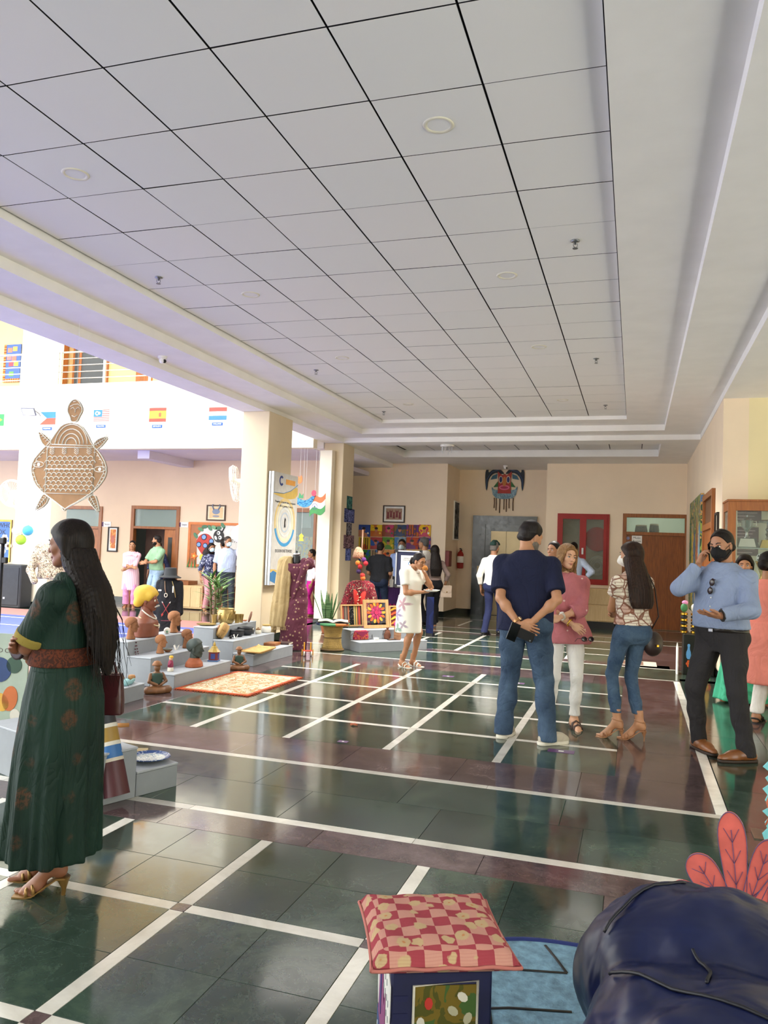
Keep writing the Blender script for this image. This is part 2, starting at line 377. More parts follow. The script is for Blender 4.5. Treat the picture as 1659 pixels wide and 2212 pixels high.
# ================================================================== COURTYARD
m_blue = M('4a5cb0', .5, var=.03, scale=2); m_pinkc = M('a8736e', .55, var=.04, scale=2); m_line = M('e8ecf2', .5)
court = struct(MB().b2((-24, -6, -.06), (-6.2, 20, -.012)).build('floor_court', m_sub)); court.name = 'floor.001'
def cpart(n, x0, x1, y0, y1, mt, z=0.): o = MB().b2((x0, y0, -.012), (x1, y1, z)).build(n, mt); o.parent = court; return o
cpart('court_border', -24, -6.15, 12.35, 13.45, m_pinkc); cpart('court_border', -7.0, -6.15, -6, 12.35, m_pinkc); cpart('court_surface', -24, -7.0, -6, 12.35, m_blue)
for a in ((-24, -7.35, 11.95, 12.0), (-24, -7.35, 9.2, 9.25), (-7.4, -7.35, -6, 12), (-11.6, -11.55, -6, 12), (-24, -7.35, 10.9, 10.94)): cpart('court_line', *a, m_line, .0015)
for i in range(12): cpart('corridor_tile', -24+1.5*i, -22.5+1.5*i-.003, 13.45, 15.1, m_green); cpart('corridor_tile', -24+1.5*i, -22.5+1.5*i-.003, 15.15, 16.4, m_purple)
cpart('white_strip', -24, -6.15, 15.1, 15.15, m_white)
YF, YW = 13.9, 16.4
zf0 = onY(480, 968, YF)[2]; zf1 = (onY(200, 828, YF)[2]+onY(125, 830, YF)[2])/2
m_soff = plaster('d9d3e0')
def fas(x0, x1, z0, z1, n): return wallbox(n, (x0, YF, z0), (x1, YF+.2, z1), m_fascia)
fas(-24, -5.95, zf0, zf1, 'wall_fascia')
wallbox('ceiling_corridor', (-24, YF+.2, zf0+.05), (-6.2, YW, zf0+.35), m_soff).name = 'ceiling.002'
wallbox('trim_beam', (-10.4, YF+.7, zf0-.12), (-10.1, YW, zf0+.05), m_soff).name = 'trim_5'
wallbox('floor_upper', (-24, YF+.2, zf1-.3), (-6.2, YW, zf1-.05), m_fascia).name = 'floor.002'
# corridor back wall with two door openings
cw = []
for (a, b, ytop) in ((122, 217, 1093), (280, 385, 1093)): cw.append((onY(a, 1200, YW)[0], onY(b, 1200, YW)[0], onY((a+b)/2, ytop, YW)[2]))
glx0 = onY(634, 1200, YW)[0]; glx1 = onY(672, 1200, YW)[0]; glz = onY(655, 1098, YW)[2]
cw.append((glx0-.2, glx1+.1, glz)); x = -24; mb = MB()
for a, b, z in cw: mb.b2((x, YW, 0), (a, YW+.2, zf0+.05)); mb.b2((a, YW, z), (b, YW+.2, zf0+.05)); x = b
mb.b2((x, YW, 0), (-6.2, YW+.2, zf0+.05)); struct(mb.build('wall_corridor', plaster('dcc3a6')))
x = -24
for i, (a, b, z) in enumerate(cw): wallbox('baseboard_corridor_%d' % (i+1), (x, YW-.012, 0), (a, YW, .14), m_skirt); x = b
wallbox('wall_room_back', (-15, YW+3, 0), (-7.2, YW+3.1, 3.4), plaster('b9c2bc')); wallbox('floor_room', (-15, YW+.2, -.02), (-6.2, YW+3, 0), m_purple).name = 'floor.003'
wallbox('ceiling_room', (-15, YW+.2, 3.3), (-6.2, YW+3.1, 3.4), m_soff).name = 'ceiling.003'
# upper storey: piers, back wall
u0 = onY(48, 760, YF)[0]; u1 = onY(124, 760, YF)[0]
fas(u0, u1, zf1, zf1+2.9, 'wall_pier_1')
YU = 15.9
wallbox('wall_upper', (-24, YU, zf1-.05), (-6.2, YU+.2, zf1+2.9), plaster('d8bd86'))
wallbox('ceiling_shade_upper', (-24, YF, zf1+2.7), (-6.2, YU+.2, zf1+2.9), m_fascia).name = 'ceiling.004'  # unseen ceiling, set low to keep sky light off the upper wall
# column at the left of the court (with the wall fan)
k0, k1 = onY(28, 1200, 13.9)[0], onY(104, 1200, 13.9)[0]
wallbox('wall_column_3', (k0, 13.9, 0), (k1, 14.4, zf0), m_fascia); wallbox('baseboard_column_3', (k0-.012, 13.888, 0), (k1+.012, 14.41, .12), m_skirt)
# sunlit end column of the courtyard front, just left of the second hall column
k4, k5 = onY(683, 1200, 14.3)[0], onY(709, 1200, 14.3)[0]
wallbox('wall_column_4', (k4, 14.3, 0), (k5, 14.47, zf0), m_fascia); wallbox('baseboard_column_4', (k4-.012, 14.288, 0), (k5, 14.47, .12), m_skirt)
for n, x in (('wall_room_left', -15.2), ('wall_room_right', -7.55)): wallbox(n, (x, YW+.2, 0), (x+.15, YW+3.1, 3.4), plaster('b9c2bc'))
# ================================================================== IMPLICIT SURFACES (figures, cloth, clay)
def smin(a, b, k):
    if k <= 0: return np.minimum(a, b)
    h = np.clip(.5+.5*(b-a)/k, 0, 1); return b+(a-b)*h-k*h*(1-h)
class SDF:
    def __init__(s, lo, hi, h):
        s.lo = np.asarray(lo, np.float32); s.h = h; n = np.ceil((np.asarray(hi)-s.lo)/h).astype(int)+1
        s.ax = [s.lo[i]+h*np.arange(n[i], dtype=np.float32) for i in range(3)]; s.d = np.full(n, .5, np.float32)
    def sub(s, lo, hi):
        sl = []
        for i in range(3):
            a = int(max(0, math.floor((lo[i]-s.lo[i])/s.h))); b = int(min(len(s.ax[i]), math.ceil((hi[i]-s.lo[i])/s.h)+1))
            if b <= a: return None, None
            sl.append(slice(a, b))
        return tuple(sl), (s.ax[0][sl[0]][:, None, None], s.ax[1][sl[1]][None, :, None], s.ax[2][sl[2]][None, None, :])
    def put(s, sl, v, k, neg=False):
        if neg: s.d[sl] = -smin(-s.d[sl], v, k)
        else: s.d[sl] = smin(s.d[sl], v, k)
    def cone(s, a, b, ra, rb, k=.02, neg=False):
        a, b = np.asarray(a, np.float32), np.asarray(b, np.float32); m = max(ra, rb)+k+3*s.h
        sl, X = s.sub(np.minimum(a, b)-m, np.maximum(a, b)+m)
        if sl is None: return s
        ab = b-a; L2 = float(ab @ ab)+1e-9; px = [X[i]-a[i] for i in range(3)]
        t = np.clip((px[0]*ab[0]+px[1]*ab[1]+px[2]*ab[2])/L2, 0, 1)
        d = np.sqrt((px[0]-t*ab[0])**2+(px[1]-t*ab[1])**2+(px[2]-t*ab[2])**2)-(ra+t*(rb-ra)); s.put(sl, d, k, neg); return s
    def ell(s, c, rad, k=.02, R=None, neg=False):
        c = np.asarray(c, np.float32); rad = np.asarray(rad, np.float32)*np.ones(3, np.float32); m = rad.max()+k+3*s.h
        sl, X = s.sub(c-m, c+m)
        if sl is None: return s
        q = [X[i]-c[i] for i in range(3)]
        if R is not None: q = [q[0]*R[0][i]+q[1]*R[1][i]+q[2]*R[2][i] for i in range(3)]
        k0 = np.sqrt((q[0]/rad[0])**2+(q[1]/rad[1])**2+(q[2]/rad[2])**2); k1 = np.sqrt((q[0]/rad[0]**2)**2+(q[1]/rad[1]**2)**2+(q[2]/rad[2]**2)**2)+1e-6
        s.put(sl, k0*(k0-1)/k1, k, neg); return s
    def loft(s, tab, k=.02, e=0., xc=0., p=2.2, ripple=None):
        """tab rows: z, half width x, half depth y, centre y [, centre x]"""
        T = np.asarray([list(r)+[xc]*(5-len(r)) for r in tab], np.float32); z0, z1 = T[0, 0], T[-1, 0]; A = T[:, 1].max()+e; B = T[:, 2].max()+e; mg = k+3*s.h
        sl, X = s.sub((T[:, 4].min()-A-mg, T[:, 3].min()-B-mg, z0-mg), (T[:, 4].max()+A+mg, T[:, 3].max()+B+mg, z1+mg))
        if sl is None: return s
        z = X[2].ravel(); f = lambda c: np.interp(z, T[:, 0], T[:, c])[None, None, :].astype(np.float32)
        a, b = f(1)+e, f(2)+e; dx, dy = X[0]-f(4), X[1]-f(3)
        rho = (np.abs(dx/a)**p+np.abs(dy/b)**p)**(1/p)
        if ripple is not None: th = np.arctan2(dy/b, dx/a); rho = rho-ripple(th, X[2])
        d = (rho-1)*np.minimum(a, b)*.9; d = np.maximum(d, np.maximum(z0-X[2], X[2]-z1)); s.put(sl, d, k); return s
    def cut(s, n, p):
        """drop the side that n points to"""
        n = np.asarray(n, np.float32); n = n/np.linalg.norm(n); X = [s.ax[0][:, None, None], s.ax[1][None, :, None], s.ax[2][None, None, :]]
        s.d = np.maximum(s.d, n[0]*(X[0]-p[0])+n[1]*(X[1]-p[1])+n[2]*(X[2]-p[2])); return s
    def folds(s, amp, freq=28., seed=0, dirs=None):
        r = np.random.RandomState(seed); X = [s.ax[0][:, None, None], s.ax[1][None, :, None], s.ax[2][None, None, :]]; a = 0
        for i in range(3):
            q = r.randn(3)*(1, 1, .8) if dirs is None else np.asarray(dirs[i % len(dirs)])*(1+.2*r.randn()); q = q/np.linalg.norm(q)*freq*(.6+.5*i); w = r.randn(3)*freq*.22
            a = a+np.sin(X[0]*q[0]+X[1]*q[1]+X[2]*q[2]+1.6*np.sin(X[0]*w[0]+X[1]*w[1]+X[2]*w[2]+i)+r.rand()*6)/(1+.6*i)
        s.d = s.d+(amp*a).astype(np.float32); return s
    def mesh(s):
        d = s.d.copy(); d[0] = d[-1] = .1; d[:, 0] = d[:, -1] = .1; d[:, :, 0] = d[:, :, -1] = .1
        I = d < 0; cnt = sum(I[i:I.shape[0]-1+i, j:I.shape[1]-1+j, k:I.shape[2]-1+k].astype(np.int8) for i in (0, 1) for j in (0, 1) for k in (0, 1))
        cells = np.argwhere((cnt > 0) & (cnt < 8))
        if len(cells) == 0: return np.zeros((0, 3)), np.zeros((0, 4), int)
        idx = -np.ones(cnt.shape, np.int64); idx[tuple(cells.T)] = np.arange(len(cells))
        C = [(i, j, k) for i in (0, 1) for j in (0, 1) for k in (0, 1)]; val = {c: d[cells[:, 0]+c[0], cells[:, 1]+c[1], cells[:, 2]+c[2]] for c in C}
        acc = np.zeros((len(cells), 3)); n = np.zeros(len(cells))
        for c in C:
            for ax in range(3):
                if c[ax]: continue
                c2 = tuple(1 if i == ax else c[i] for i in range(3)); a, b = val[c], val[c2]; mk = (a < 0) != (b < 0); tt = np.where(mk, a/np.where(mk, a-b, 1), 0)
                for i in range(3): acc[:, i] += np.where(mk, c[i]+(tt if i == ax else 0), 0)
                n += mk
        V = s.lo+(cells+acc/n[:, None])*s.h; F = []
        for ax in range(3):
            sh = [slice(1, -1)]*3; sh[ax] = slice(0, -1); a = I[tuple(sh)]; sh2 = list(sh); sh2[ax] = slice(1, None); b = I[tuple(sh2)]
            e = np.argwhere(a != b); st = a[a != b]; off = [1, 1, 1]; off[ax] = 0; e = e+off; u, w = (ax+1) % 3, (ax+2) % 3; q = []
            for du, dw in ((1, 1), (0, 1), (0, 0), (1, 0)):
                g = e.copy(); g[:, u] -= du; g[:, w] -= dw; q.append(idx[g[:, 0], g[:, 1], g[:, 2]])
            q = np.stack(q, 1); q[~st] = q[~st][:, ::-1]; F.append(q)
        return V, np.concatenate(F)
def smooth_obj(name, V, F, mt, parent=None):
    me = bpy.data.meshes.new(name); me.from_pydata(V.tolist(), [], F.tolist()); me.materials.append(mt); me.shade_smooth(); me.update()
    o = bpy.data.objects.new(name, me); COL.objects.link(o); o.parent = parent; return o
def joinVF(parts):
    Vs, Fs, o = [], [], 0
    for V, F in parts:
        if len(V) == 0: continue
        Vs.append(V); Fs.append(F+o); o += len(V)
    return np.concatenate(Vs), np.concatenate(Fs)
def relax(V, F, n=1, f=.5):
    for _ in range(n):
        acc = np.zeros_like(V); c = np.zeros(len(V))
        for i in range(4): j = (i+1) % 4; np.add.at(acc, F[:, i], V[F[:, j]]); np.add.at(acc, F[:, j], V[F[:, i]]); np.add.at(c, F[:, i], 1); np.add.at(c, F[:, j], 1)
        V = V+(acc/np.maximum(c, 1)[:, None]-V)*f
    return V
_cache = {}
def head_mesh(sex, h, beard=0):
    key = ('head', sex, h, beard)
    if key in _cache: return _cache[key]
    s = SDF((-.1, -.13, -.13), (.1, .13, .13), h); jw = 1.06 if sex == 'm' else .95
    s.ell((0, -.012, .03), (.074, .094, .085), .01).ell((0, .018, -.035), (.057*jw, .068, .074), .03)
    for q in (-1, 1):
        s.cone((q*.05*jw, -.005, -.05), (q*.014*jw, .058, -.092), .018, .015, .025); s.ell((q*.04, .056, -.024), .02, .02); s.ell((q*.077, -.004, -.012), (.008, .019, .032), .006)
    s.ell((0, .06, -.09), (.025*jw, .022, .021), .02).cone((-.04, .068, .016), (.04, .068, .016), .013, .013, .02)
    for q in (-1, 1): s.ell((q*.032, .094, -.002), (.018, .016, .012), .012, neg=True)
    s.cone((0, .08, .008), (0, .104, -.028), .007, .0115, .012).ell((.011, .096, -.033), .008, .006).ell((-.011, .096, -.033), .008, .006)
    s.ell((0, .084, -.059), (.024, .009, .006), .006).ell((0, .083, -.069), (.02, .009, .006), .006).ell((0, .094, -.064), (.021, .004, .0016), .003, neg=True)
    r = s.mesh(); r = (relax(*r), r[1]); _cache[key] = r; return r
def hand_mesh(side, curl, h, spread=.12, thumb=0.):
    key = ('hand', side, curl, h, spread, thumb)
    if key in _cache: return _cache[key]
    s = SDF((-.1, -.05, -.11), (.1, .22, .06), h); g = -1 if side == 'R' else 1
    s.cone((0, -.03, 0), (0, .02, 0), .024, .025, .01).ell((0, .055, 0), (.04, .05, .017), .02).cone((-.022, .03, -.002), (-.026, .085, 0), .014, .012, .012).cone((.022, .03, -.002), (.024, .08, 0), .014, .011, .012)
    for i, (x, y, L) in enumerate(((-.030, .092, .074), (-.010, .097, .082), (.010, .094, .076), (.028, .086, .06))):
        p = np.array([x, y, 0.]); a = 0.; dx = math.sin(spread*(i-1.5)*.7); rr = .0092 if i < 3 else .0078
        for j, fr in enumerate((.45, .3, .25)):
            a += curl*(.9 if j else .8); q = p+L*fr*np.array([dx*math.cos(a), math.cos(a), -math.sin(a)]); s.cone(p, q, rr*(1-.08*j), rr*(.92-.08*j), .004); p = q
    tp = [np.array(v) for v in ((-.022, .018, -.004), (-.047, .052, -.012-.02*thumb), (-.056+.02*thumb, .082, -.018-.03*thumb), (-.055+.035*thumb, .105, -.022-.035*thumb))]
    for i in range(3): s.cone(tp[i], tp[i+1], (.016, .012, .0105)[i], (.0125, .0105, .0088)[i], .008)
    V, F = s.mesh()
    if g > 0: V = V*np.array([-1, 1, 1]); F = F[:, ::-1]
    _cache[key] = (V, F); return V, F
def foot_mesh(side, h, heel=0.):
    """bare foot, heel raised by `heel`, toes to +y, ankle above the origin"""
    key = ('foot', side, h, heel)
    if key in _cache: return _cache[key]
    g = 1 if side == 'R' else -1; s = SDF((-.08, -.09, -.02), (.08, .24, .19+heel), h); hz = heel
    s.cone((0, 0, .17+hz), (0, -.005, .08+hz), .036, .037, .01).cone((0, -.03, .032+hz), (0, .0, .06+hz), .034, .038, .02).cone((0, -.005, .06+hz), (0, .1, .024+.25*hz), .037, .024, .03).cone((0, .07, .022+.3*hz), (g*-.008, .125, .02), .036, .03, .02)
    for i in range(5): s.cone((g*(-.026+.0135*i), .125, .016), (g*(-.032+.016*i), .185-.009*i*i*.6-.004*i, .011), .0125-.001*i, .011-.001*i, .004)
    r = s.mesh(); _cache[key] = r; return r
def shoe_mesh(side, kind, h):
    key = ('shoe', side, kind, h)
    if key in _cache: return _cache[key]
    g = 1 if side == 'R' else -1; s = SDF((-.08, -.11, -.01), (.08, .27, .16), h)
    tip = .235 if kind == 'oxford' else .2
    s.cone((0, -.04, .045), (0, .02, .06), .042, .044, .02).cone((0, .02, .055), (g*-.004, .12, .042), .046, .042, .03).cone((g*-.004, .1, .034), (g*-.004, tip-.035, .026), .045, .03 if kind == 'oxford' else .037, .03)
    if kind == 'sneaker': s.cone((0, 0, .08), (0, .005, .105), .045, .042, .01)
    else: s.cone((0, -.01, .07), (0, -.01, .09), .042, .04, .01)
    s.cut((0, 0, -1), (0, 0, .022)); up = s.mesh()
    o = SDF((-.08, -.11, -.01), (.08, .27, .06), h)
    o.cone((0, -.045, .012), (g*-.004, tip-.045, .012), .044, .04, .02).cone((g*-.006, .07, .012), (g*-.006, .13, .012), .05, .048, .03); o.cut((0, 0, 1), (0, 0, .028 if kind == 'sneaker' else .022)).cut((0, 0, -1), (0, 0, 0.)); so_ = o.mesh()
    _cache[key] = (up, so_); return _cache[key]
def ik(a, b, l1, l2, pole):
    a, b, pole = (np.asarray(q, float) for q in (a, b, pole)); v = b-a; L = np.linalg.norm(v); u = v/L
    if L > (l1+l2)*.998: b = a+u*(l1+l2)*.998; L = (l1+l2)*.998
    x = (l1*l1-l2*l2+L*L)/(2*L); y = math.sqrt(max(1e-6, l1*l1-x*x)); w = pole-u*(pole @ u); w /= np.linalg.norm(w)+1e-9
    return a+u*x+w*y, b
def frame(f, d):
    """columns: x, y=f (fingers), z=d (back of hand)"""
    f = np.asarray(f, float); f /= np.linalg.norm(f); d = np.asarray(d, float); d = d-f*(d @ f); d /= np.linalg.norm(d); return np.stack([np.cross(f, d), f, d], 1)
TORSO = {'m': [(.80, .14, .09, 0), (.87, .165, .115, -.01), (.94, .168, .12, -.01), (1.02, .16, .108, 0), (1.10, .155, .103, .0), (1.20, .163, .112, .002), (1.32, .182, .122, 0), (1.40, .165, .105, -.01), (1.45, .115, .085, -.015), (1.50, .06, .06, -.015)],
         'f': [(.80, .14, .09, 0), (.87, .172, .115, -.012), (.93, .172, .12, -.012), (1.00, .155, .105, 0), (1.08, .133, .092, 0), (1.17, .138, .1, .004), (1.27, .15, .122, .014), (1.36, .145, .1, 0), (1.43, .105, .075, -.012), (1.49, .05, .05, -.012)]}
def skinmat(c='b98663'):
    key = ('skin', c)
    if key not in MATS:
        t = NT('skin', .48); f = t.noise(t.co('Object'), 14, 4); b = lin(c)
        t.col(t.ramp(f, [(.3, tuple(x*.9 for x in b[:3])+(1,)), (.7, tuple(min(1, x*1.08) for x in b[:3])+(1,))])); t.b.inputs['Subsurface Weight'].default_value = .08; t.b.inputs['Subsurface Radius'].default_value = (.02, .008, .004); MATS[key] = t.m
    return MATS[key]
def hairmat(c='17120f', c2='3a2c22'):
    key = ('hair', c, c2)
    if key not in MATS:
        t = NT('hair', .5, 0, .18); v = t.co('Object', (70, 70, 3)); f = t.noise(v, 3, 3); t.col(t.ramp(f, [(.35, c), (.75, c2)])); t.bump(f, .3, .004); MATS[key] = t.m
    return MATS[key]
def folds_bump(t, fine, b=.15, sc=(1, 1, .55), k=7.):
    w = t.noise(t.co('Object', sc, (.2, .3, .1)), k, 3, .5, 1.3); r = t.math('POWER', t.math('ABSOLUTE', t.math('SUBTRACT', w, .5)), .7); t.bump(t.math('MULTIPLY_ADD', fine, b*.12, r), .55, .035)
def cloth(c, rough=.85, bump=.15, c2=None, scale=(220, 220, 220), var=.07):
    key = ('cloth', c, rough, bump, c2, scale)
    if key not in MATS:
        t = NT('fabric', rough, 0, .25); v = t.co('Object'); f = t.noise(v, 6, 4); b = lin(c)
        e = lin(c2) if c2 else tuple(min(1, x*(1+var*2)) for x in b[:3])+(1,); t.col(t.ramp(f, [(.3, tuple(x*(1-var) for x in b[:3])+(1,)), (.72, e)]))
        folds_bump(t, t.noise(t.co('Object', scale), 1, 2), bump); MATS[key] = t.m
    return MATS[key]
def denim(c='3f5e86', c2='7c97b5', z0=.0, fade=True):
    key = ('denim', c, c2)
    if key not in MATS:
        t = NT('denim', .8, 0, .2); v = t.co('Object'); f = t.noise(v, 5, 5, .6); fine = t.noise(t.co('Object', (260, 260, 90)), 1, 2)
        t.col(t.mix(t.math('MULTIPLY', fine, .35), t.ramp(f, [(.3, c), (.75, c2)]), c)); folds_bump(t, fine, .3, (1, 1, .8), 9.); MATS[key] = t.m
    return MATS[key]
class Person:
    def __init__(s, label, at, face, H=1.7, sex='m', skin='a87552', girth=1., belly=0., res=.011, group=None, name='person', cat='person'):
        s.o = thing(name, label, cat, (at[0], at[1], at[2] if len(at) > 2 else 0.), math.radians(face), group); s.H = H; s.k = H/1.75; s.sex = sex; s.skin = skin; s.g = girth; s.belly = belly; s.res = res
        s.hr = .0048 if res < .013 else .0075; s.lean = 0.; s.headang = (0, 0, 0); s.hoff = (0, 0, 0); s.hips = 0.
        sw = .178 if sex == 'm' else .16
        s.sh = {q: np.array([sg*(sw*(.5+.5*girth)), -.012, 1.375]) for q, sg in (('R', 1), ('L', -1))}; s.arm = {}; s.leg = {}; s.hand = {}; s.heel = 0.; s.fj = {}
        s.feet(); s.arms()
    def tors(s):
        T = []
        for z, a, b, y in TORSO[s.sex]:
            bl = s.belly*math.exp(-((z-1.1)/.13)**2); T.append((z, a*s.g+bl*.35, b*s.g+bl*.6, y+bl*.42+s.ly(z), s.lx(z)))
        return T
    def ly(s, z): return s.lean*max(0, z-.92)
    def lx(s, z): return s.hips*max(0, 1-abs(z-.95)/.4)
    def feet(s, R=(.1, 0, 8), L=(-.1, 0, -8), kneeR=(0, 1, 0), kneeL=(0, 1, 0), lift=(0, 0)):
        for q, f, sg, kp, lf in (('R', R, 1, kneeR, lift[0]), ('L', L, -1, kneeL, lift[1])):
            hip = np.array([sg*.088*(.6+.4*s.g)+s.hips, 0, .9]); an = np.array([f[0], f[1], .085+s.heel/s.k+lf]); kn, an = ik(hip, an, .425, .425, kp); s.leg[q] = (hip, kn, an, math.radians(-f[2]))
        return s
    def arms(s, R=None, L=None, poleR=(.5, -1, -.2), poleL=(-.5, -1, -.2), shrug=0.):
        for q, w, pole, sg in (('R', R, poleR, 1), ('L', L, poleL, -1)):
            sh = s.sh[q]+np.array([0, s.ly(1.425), shrug]); w = np.array([sg*.26, .03+s.ly(1.0), .86]) if w is None else np.asarray(w, float); e, w = ik(sh, w, .295, .255, pole); s.arm[q] = (sh, e, w)
        return s
    def hands(s, R=None, L=None):
        """each: (finger dir, back-of-hand dir, curl)"""
        for q, h in (('R', R), ('L', L)):
            if h is not None: s.hand[q] = h
        return s
    def grid(s, lo, hi, h=None): return SDF(np.asarray(lo), np.asarray(hi), (h or s.res)/s.k)
    def bbox(s, z0, z1, pad=.16):
        P = [p for q in 'RL' for p in s.arm[q][:3]]+[p for q in 'RL' for p in s.leg[q][:3]]; P = np.array([p for p in P if z0-.12 < p[2] < z1+.12]+[np.array([0.26*s.g, .2, 1]), np.array([-.26*s.g, -.2, 1])]); a, b = P.min(0)-pad, P.max(0)+pad
        a[1] -= s.belly*.3; b[1] += s.belly; a[2], b[2] = z0, z1; return a, b
    def head_c(s): return np.array([s.hoff[0], .025+s.ly(1.6)+s.hoff[1], 1.634+s.hoff[2]])
    def head_R(s): y, p, r = (math.radians(v) for v in s.headang); return eul(0, 0, y) @ eul(p, 0, 0) @ eul(0, r, 0)
    def body(s, legs=.78, bare=None, beard=0, hands=True):
        a, b = s.bbox(-.02, 1.6, .1); d = s.grid(a, b, s.res*1.1); d.loft(s.tors(), .02, -.016)
        for q in 'RL':
            sh, e, w = s.arm[q]; d.cone(s.sh[q]*(.35, 1, 1)+np.array([0, s.ly(1.42), .03]), sh, .04*s.g, .046*s.g, .04).cone(sh, e, .046*s.g, .037, .04).cone(e, w, .038, .025, .015); mid = e+(w-e)*.3; d.ell(mid, (.042, .042, .05), .02)
            hp, kn, an, fy = s.leg[q]
            if legs: d.cone(hp, kn, .078*s.g*legs, .052*legs, .03).cone(kn, kn+(an-kn)*.8, .05*legs, .036*min(1, legs+.1), .02).cone(kn+(an-kn)*.7, an, .036*min(1, legs+.1), .034, .02)
            if legs > .9: d.ell(kn+(an-kn)*.28+np.array([0, -.02, 0]), (.048, .052, .09), .02)
        hc = s.head_c(); d.cone((s.lx(1.45), -.02+s.ly(1.45), 1.44), hc+s.head_R() @ np.array([0, -.03, -.05]), .058 if s.sex == 'm' else .05, .052 if s.sex == 'm' else .046, .03)
        parts = [d.mesh()]; V, F = head_mesh(s.sex, s.hr); parts.append(((s.head_R() @ V.T).T+hc, F))
        for q in 'RL':
            if hands:
                sh, e, w = s.arm[q]; f, dz, cu = s.hand.get(q, ((w-e), (1 if q == 'R' else -1, 0, .2), .35))[:3]; ex = s.hand[q][3] if q in s.hand and len(s.hand[q]) > 3 else {}
                V, F = hand_mesh(q, cu, s.hr*.95, **ex); sc = .97 if s.sex == 'm' else .86; parts.append(((frame(f, dz) @ (V*sc).T).T+w, F))
            if bare is not None:
                V, F = foot_mesh(q, s.hr, bare); hp, kn, an, fy = s.leg[q]; V = (eul(0, 0, fy) @ V.T).T+np.array([an[0], an[1], an[2]-.085-bare]); parts.append((V, F))
        V, F = joinVF(parts); s.b = smooth_obj('body', V*s.k, F, skinmat(s.skin), s.o); return s
    def part(s, name, d, mt, rel=1):
        V, F = d.mesh(); V = relax(V, F, rel) if rel else V; o = smooth_obj(name, V*s.k, F, mt, s.o); return o
    def shirt(s, mt, hem=.96, sleeve=.55, e=.012, r0=.066, r1=.058, rw=.042, fold=.003, name='shirt', tab=None, freq=26., seed=1, flare=0., top=1.475):
        a, b = s.bbox(hem-.03, 1.58, .13); d = s.grid(a, b); T = list(tab or s.tors())
        if flare: T = [(z, A+flare*max(0, 1.05-z), B+flare*.8*max(0, 1.05-z), y, x) for z, A, B, y, x in T]
        if hem < .8: t0 = T[0]; T = [(hem-.05, t0[1]+flare*.25+.02, t0[2]+flare*.2+.02, t0[3], t0[4])]+T
        d.loft(T, .02, e); sv = s.grid(a, b)
        for q in 'RL':
            sh, el, w = s.arm[q]; sv.cone(s.sh[q]*(.35, 1, 1)+np.array([0, s.ly(1.42), .035]), sh, .048*s.g, r0*.93*s.g, .05)
            if sleeve <= 1: sv.cone(sh, sh+(el-sh)*(sleeve+.1), r0*s.g, r1, .03)
            else:
                sv.cone(sh, el, r0*s.g, r1, .03); sv.cone(el, el+(w-el)*(sleeve-1+.06), r1, rw, .02)
        if fold: d.folds(fold, freq, seed); sv.folds(fold*.9, freq*1.3, seed+1)
        for q in 'RL':
            sh, el, w = s.arm[q]; p, n = (sh+(el-sh)*sleeve, el-sh) if sleeve <= 1 else (el+(w-el)*(sleeve-1), w-el)
            s._cutlocal(sv, n, p, .11)
        d.d = smin(d.d, sv.d, .012)
        d.cut((0, 0, -1), (0, 0, hem))
        hc = s.head_c(); nb = np.array([s.lx(1.45), -.015+s.ly(1.45), 1.46]); nt = hc+np.array([0, -.02, -.1]); d.cone(nb+np.array([0, .01, .0]), nt+np.array([0, .0, .03]), .056, .075, .004, neg=True)
        return s.part(name, d, mt)
    def _cutlocal(s, d, n, p, rad):
        n = np.asarray(n, float); n /= np.linalg.norm(n); sl, X = d.sub(p-rad*1.3, p+rad*1.3)
        if sl is None: return
        dist = n[0]*(X[0]-p[0])+n[1]*(X[1]-p[1])+n[2]*(X[2]-p[2]); r2 = sum((X[i]-p[i])**2 for i in range(3)); m = (r2 < (rad*1.25)**2) & (dist > -.02); d.d[sl] = np.where(m, np.maximum(d.d[sl], dist), d.d[sl])
    def pants(s, mt, waist=1.0, hem=.05, th=.092, kn=.066, cf=.062, an=.055, e=.006, fold=.0025, name='trousers', freq=30., seed=3):
        a, b = s.bbox(hem-.03, waist+.04, .14); d = s.grid(a, b); d.loft([r for r in s.tors() if r[0] <= 1.12], .02, e)
        for q in 'RL':
            hp, k, n, fy = s.leg[q]; d.cone(hp+np.array([0, 0, .0]), k, th*s.g, kn, .02).cone(k, k+(n-k)*.35, kn, cf, .015).cone(k+(n-k)*.3, n+(n-k)*.12, cf, an, .015)
            d.ell(hp+np.array([0, -.055, .0]), (.085*s.g, .075*s.g, .09), .04)
        if fold: d.folds(fold, freq, seed, [(.2, .1, 1), (.5, .3, .8), (-.4, .2, .9)])
        lf = min(s.leg['R'][2][2], s.leg['L'][2][2]); d.cut((0, 0, -1), (0, 0, hem)).cut((0, 0, 1), (0, 0, waist)); return s.part(name, d, mt)
    def skirt(s, mt, tab, ripple=None, name='skirt', e=0., fold=0., h=None):
        T = np.array(tab); A = T[:, 1].max()+.06; B = T[:, 2].max()+.06; yc = T[:, 3]; xs = T[:, 4] if T.shape[1] > 4 else np.zeros(1)
        d = s.grid((xs.min()-A, yc.min()-B, T[0, 0]-.03), (xs.max()+A, yc.max()+B, T[-1, 0]+.04), h); d.loft(tab, .01, e, p=2., ripple=ripple)
        if fold: d.folds(fold, 20)
        return s.part(name, d, mt)
    def shoes(s, kind, mt, sole=None, label=None, name='shoe'):
        for q in 'RL':
            hp, kn, an, fy = s.leg[q]; (V, F), (V2, F2) = shoe_mesh(q, kind, .006); R = eul(0, 0, fy); T = np.array([an[0], an[1], an[2]-.085]); fx = lambda v: ((R @ v.T).T+T)*s.k
            o = smooth_obj(name, fx(V), F, mt, s.o); u = smooth_obj('sole', fx(V2), F2, sole or mt, o)
        return s
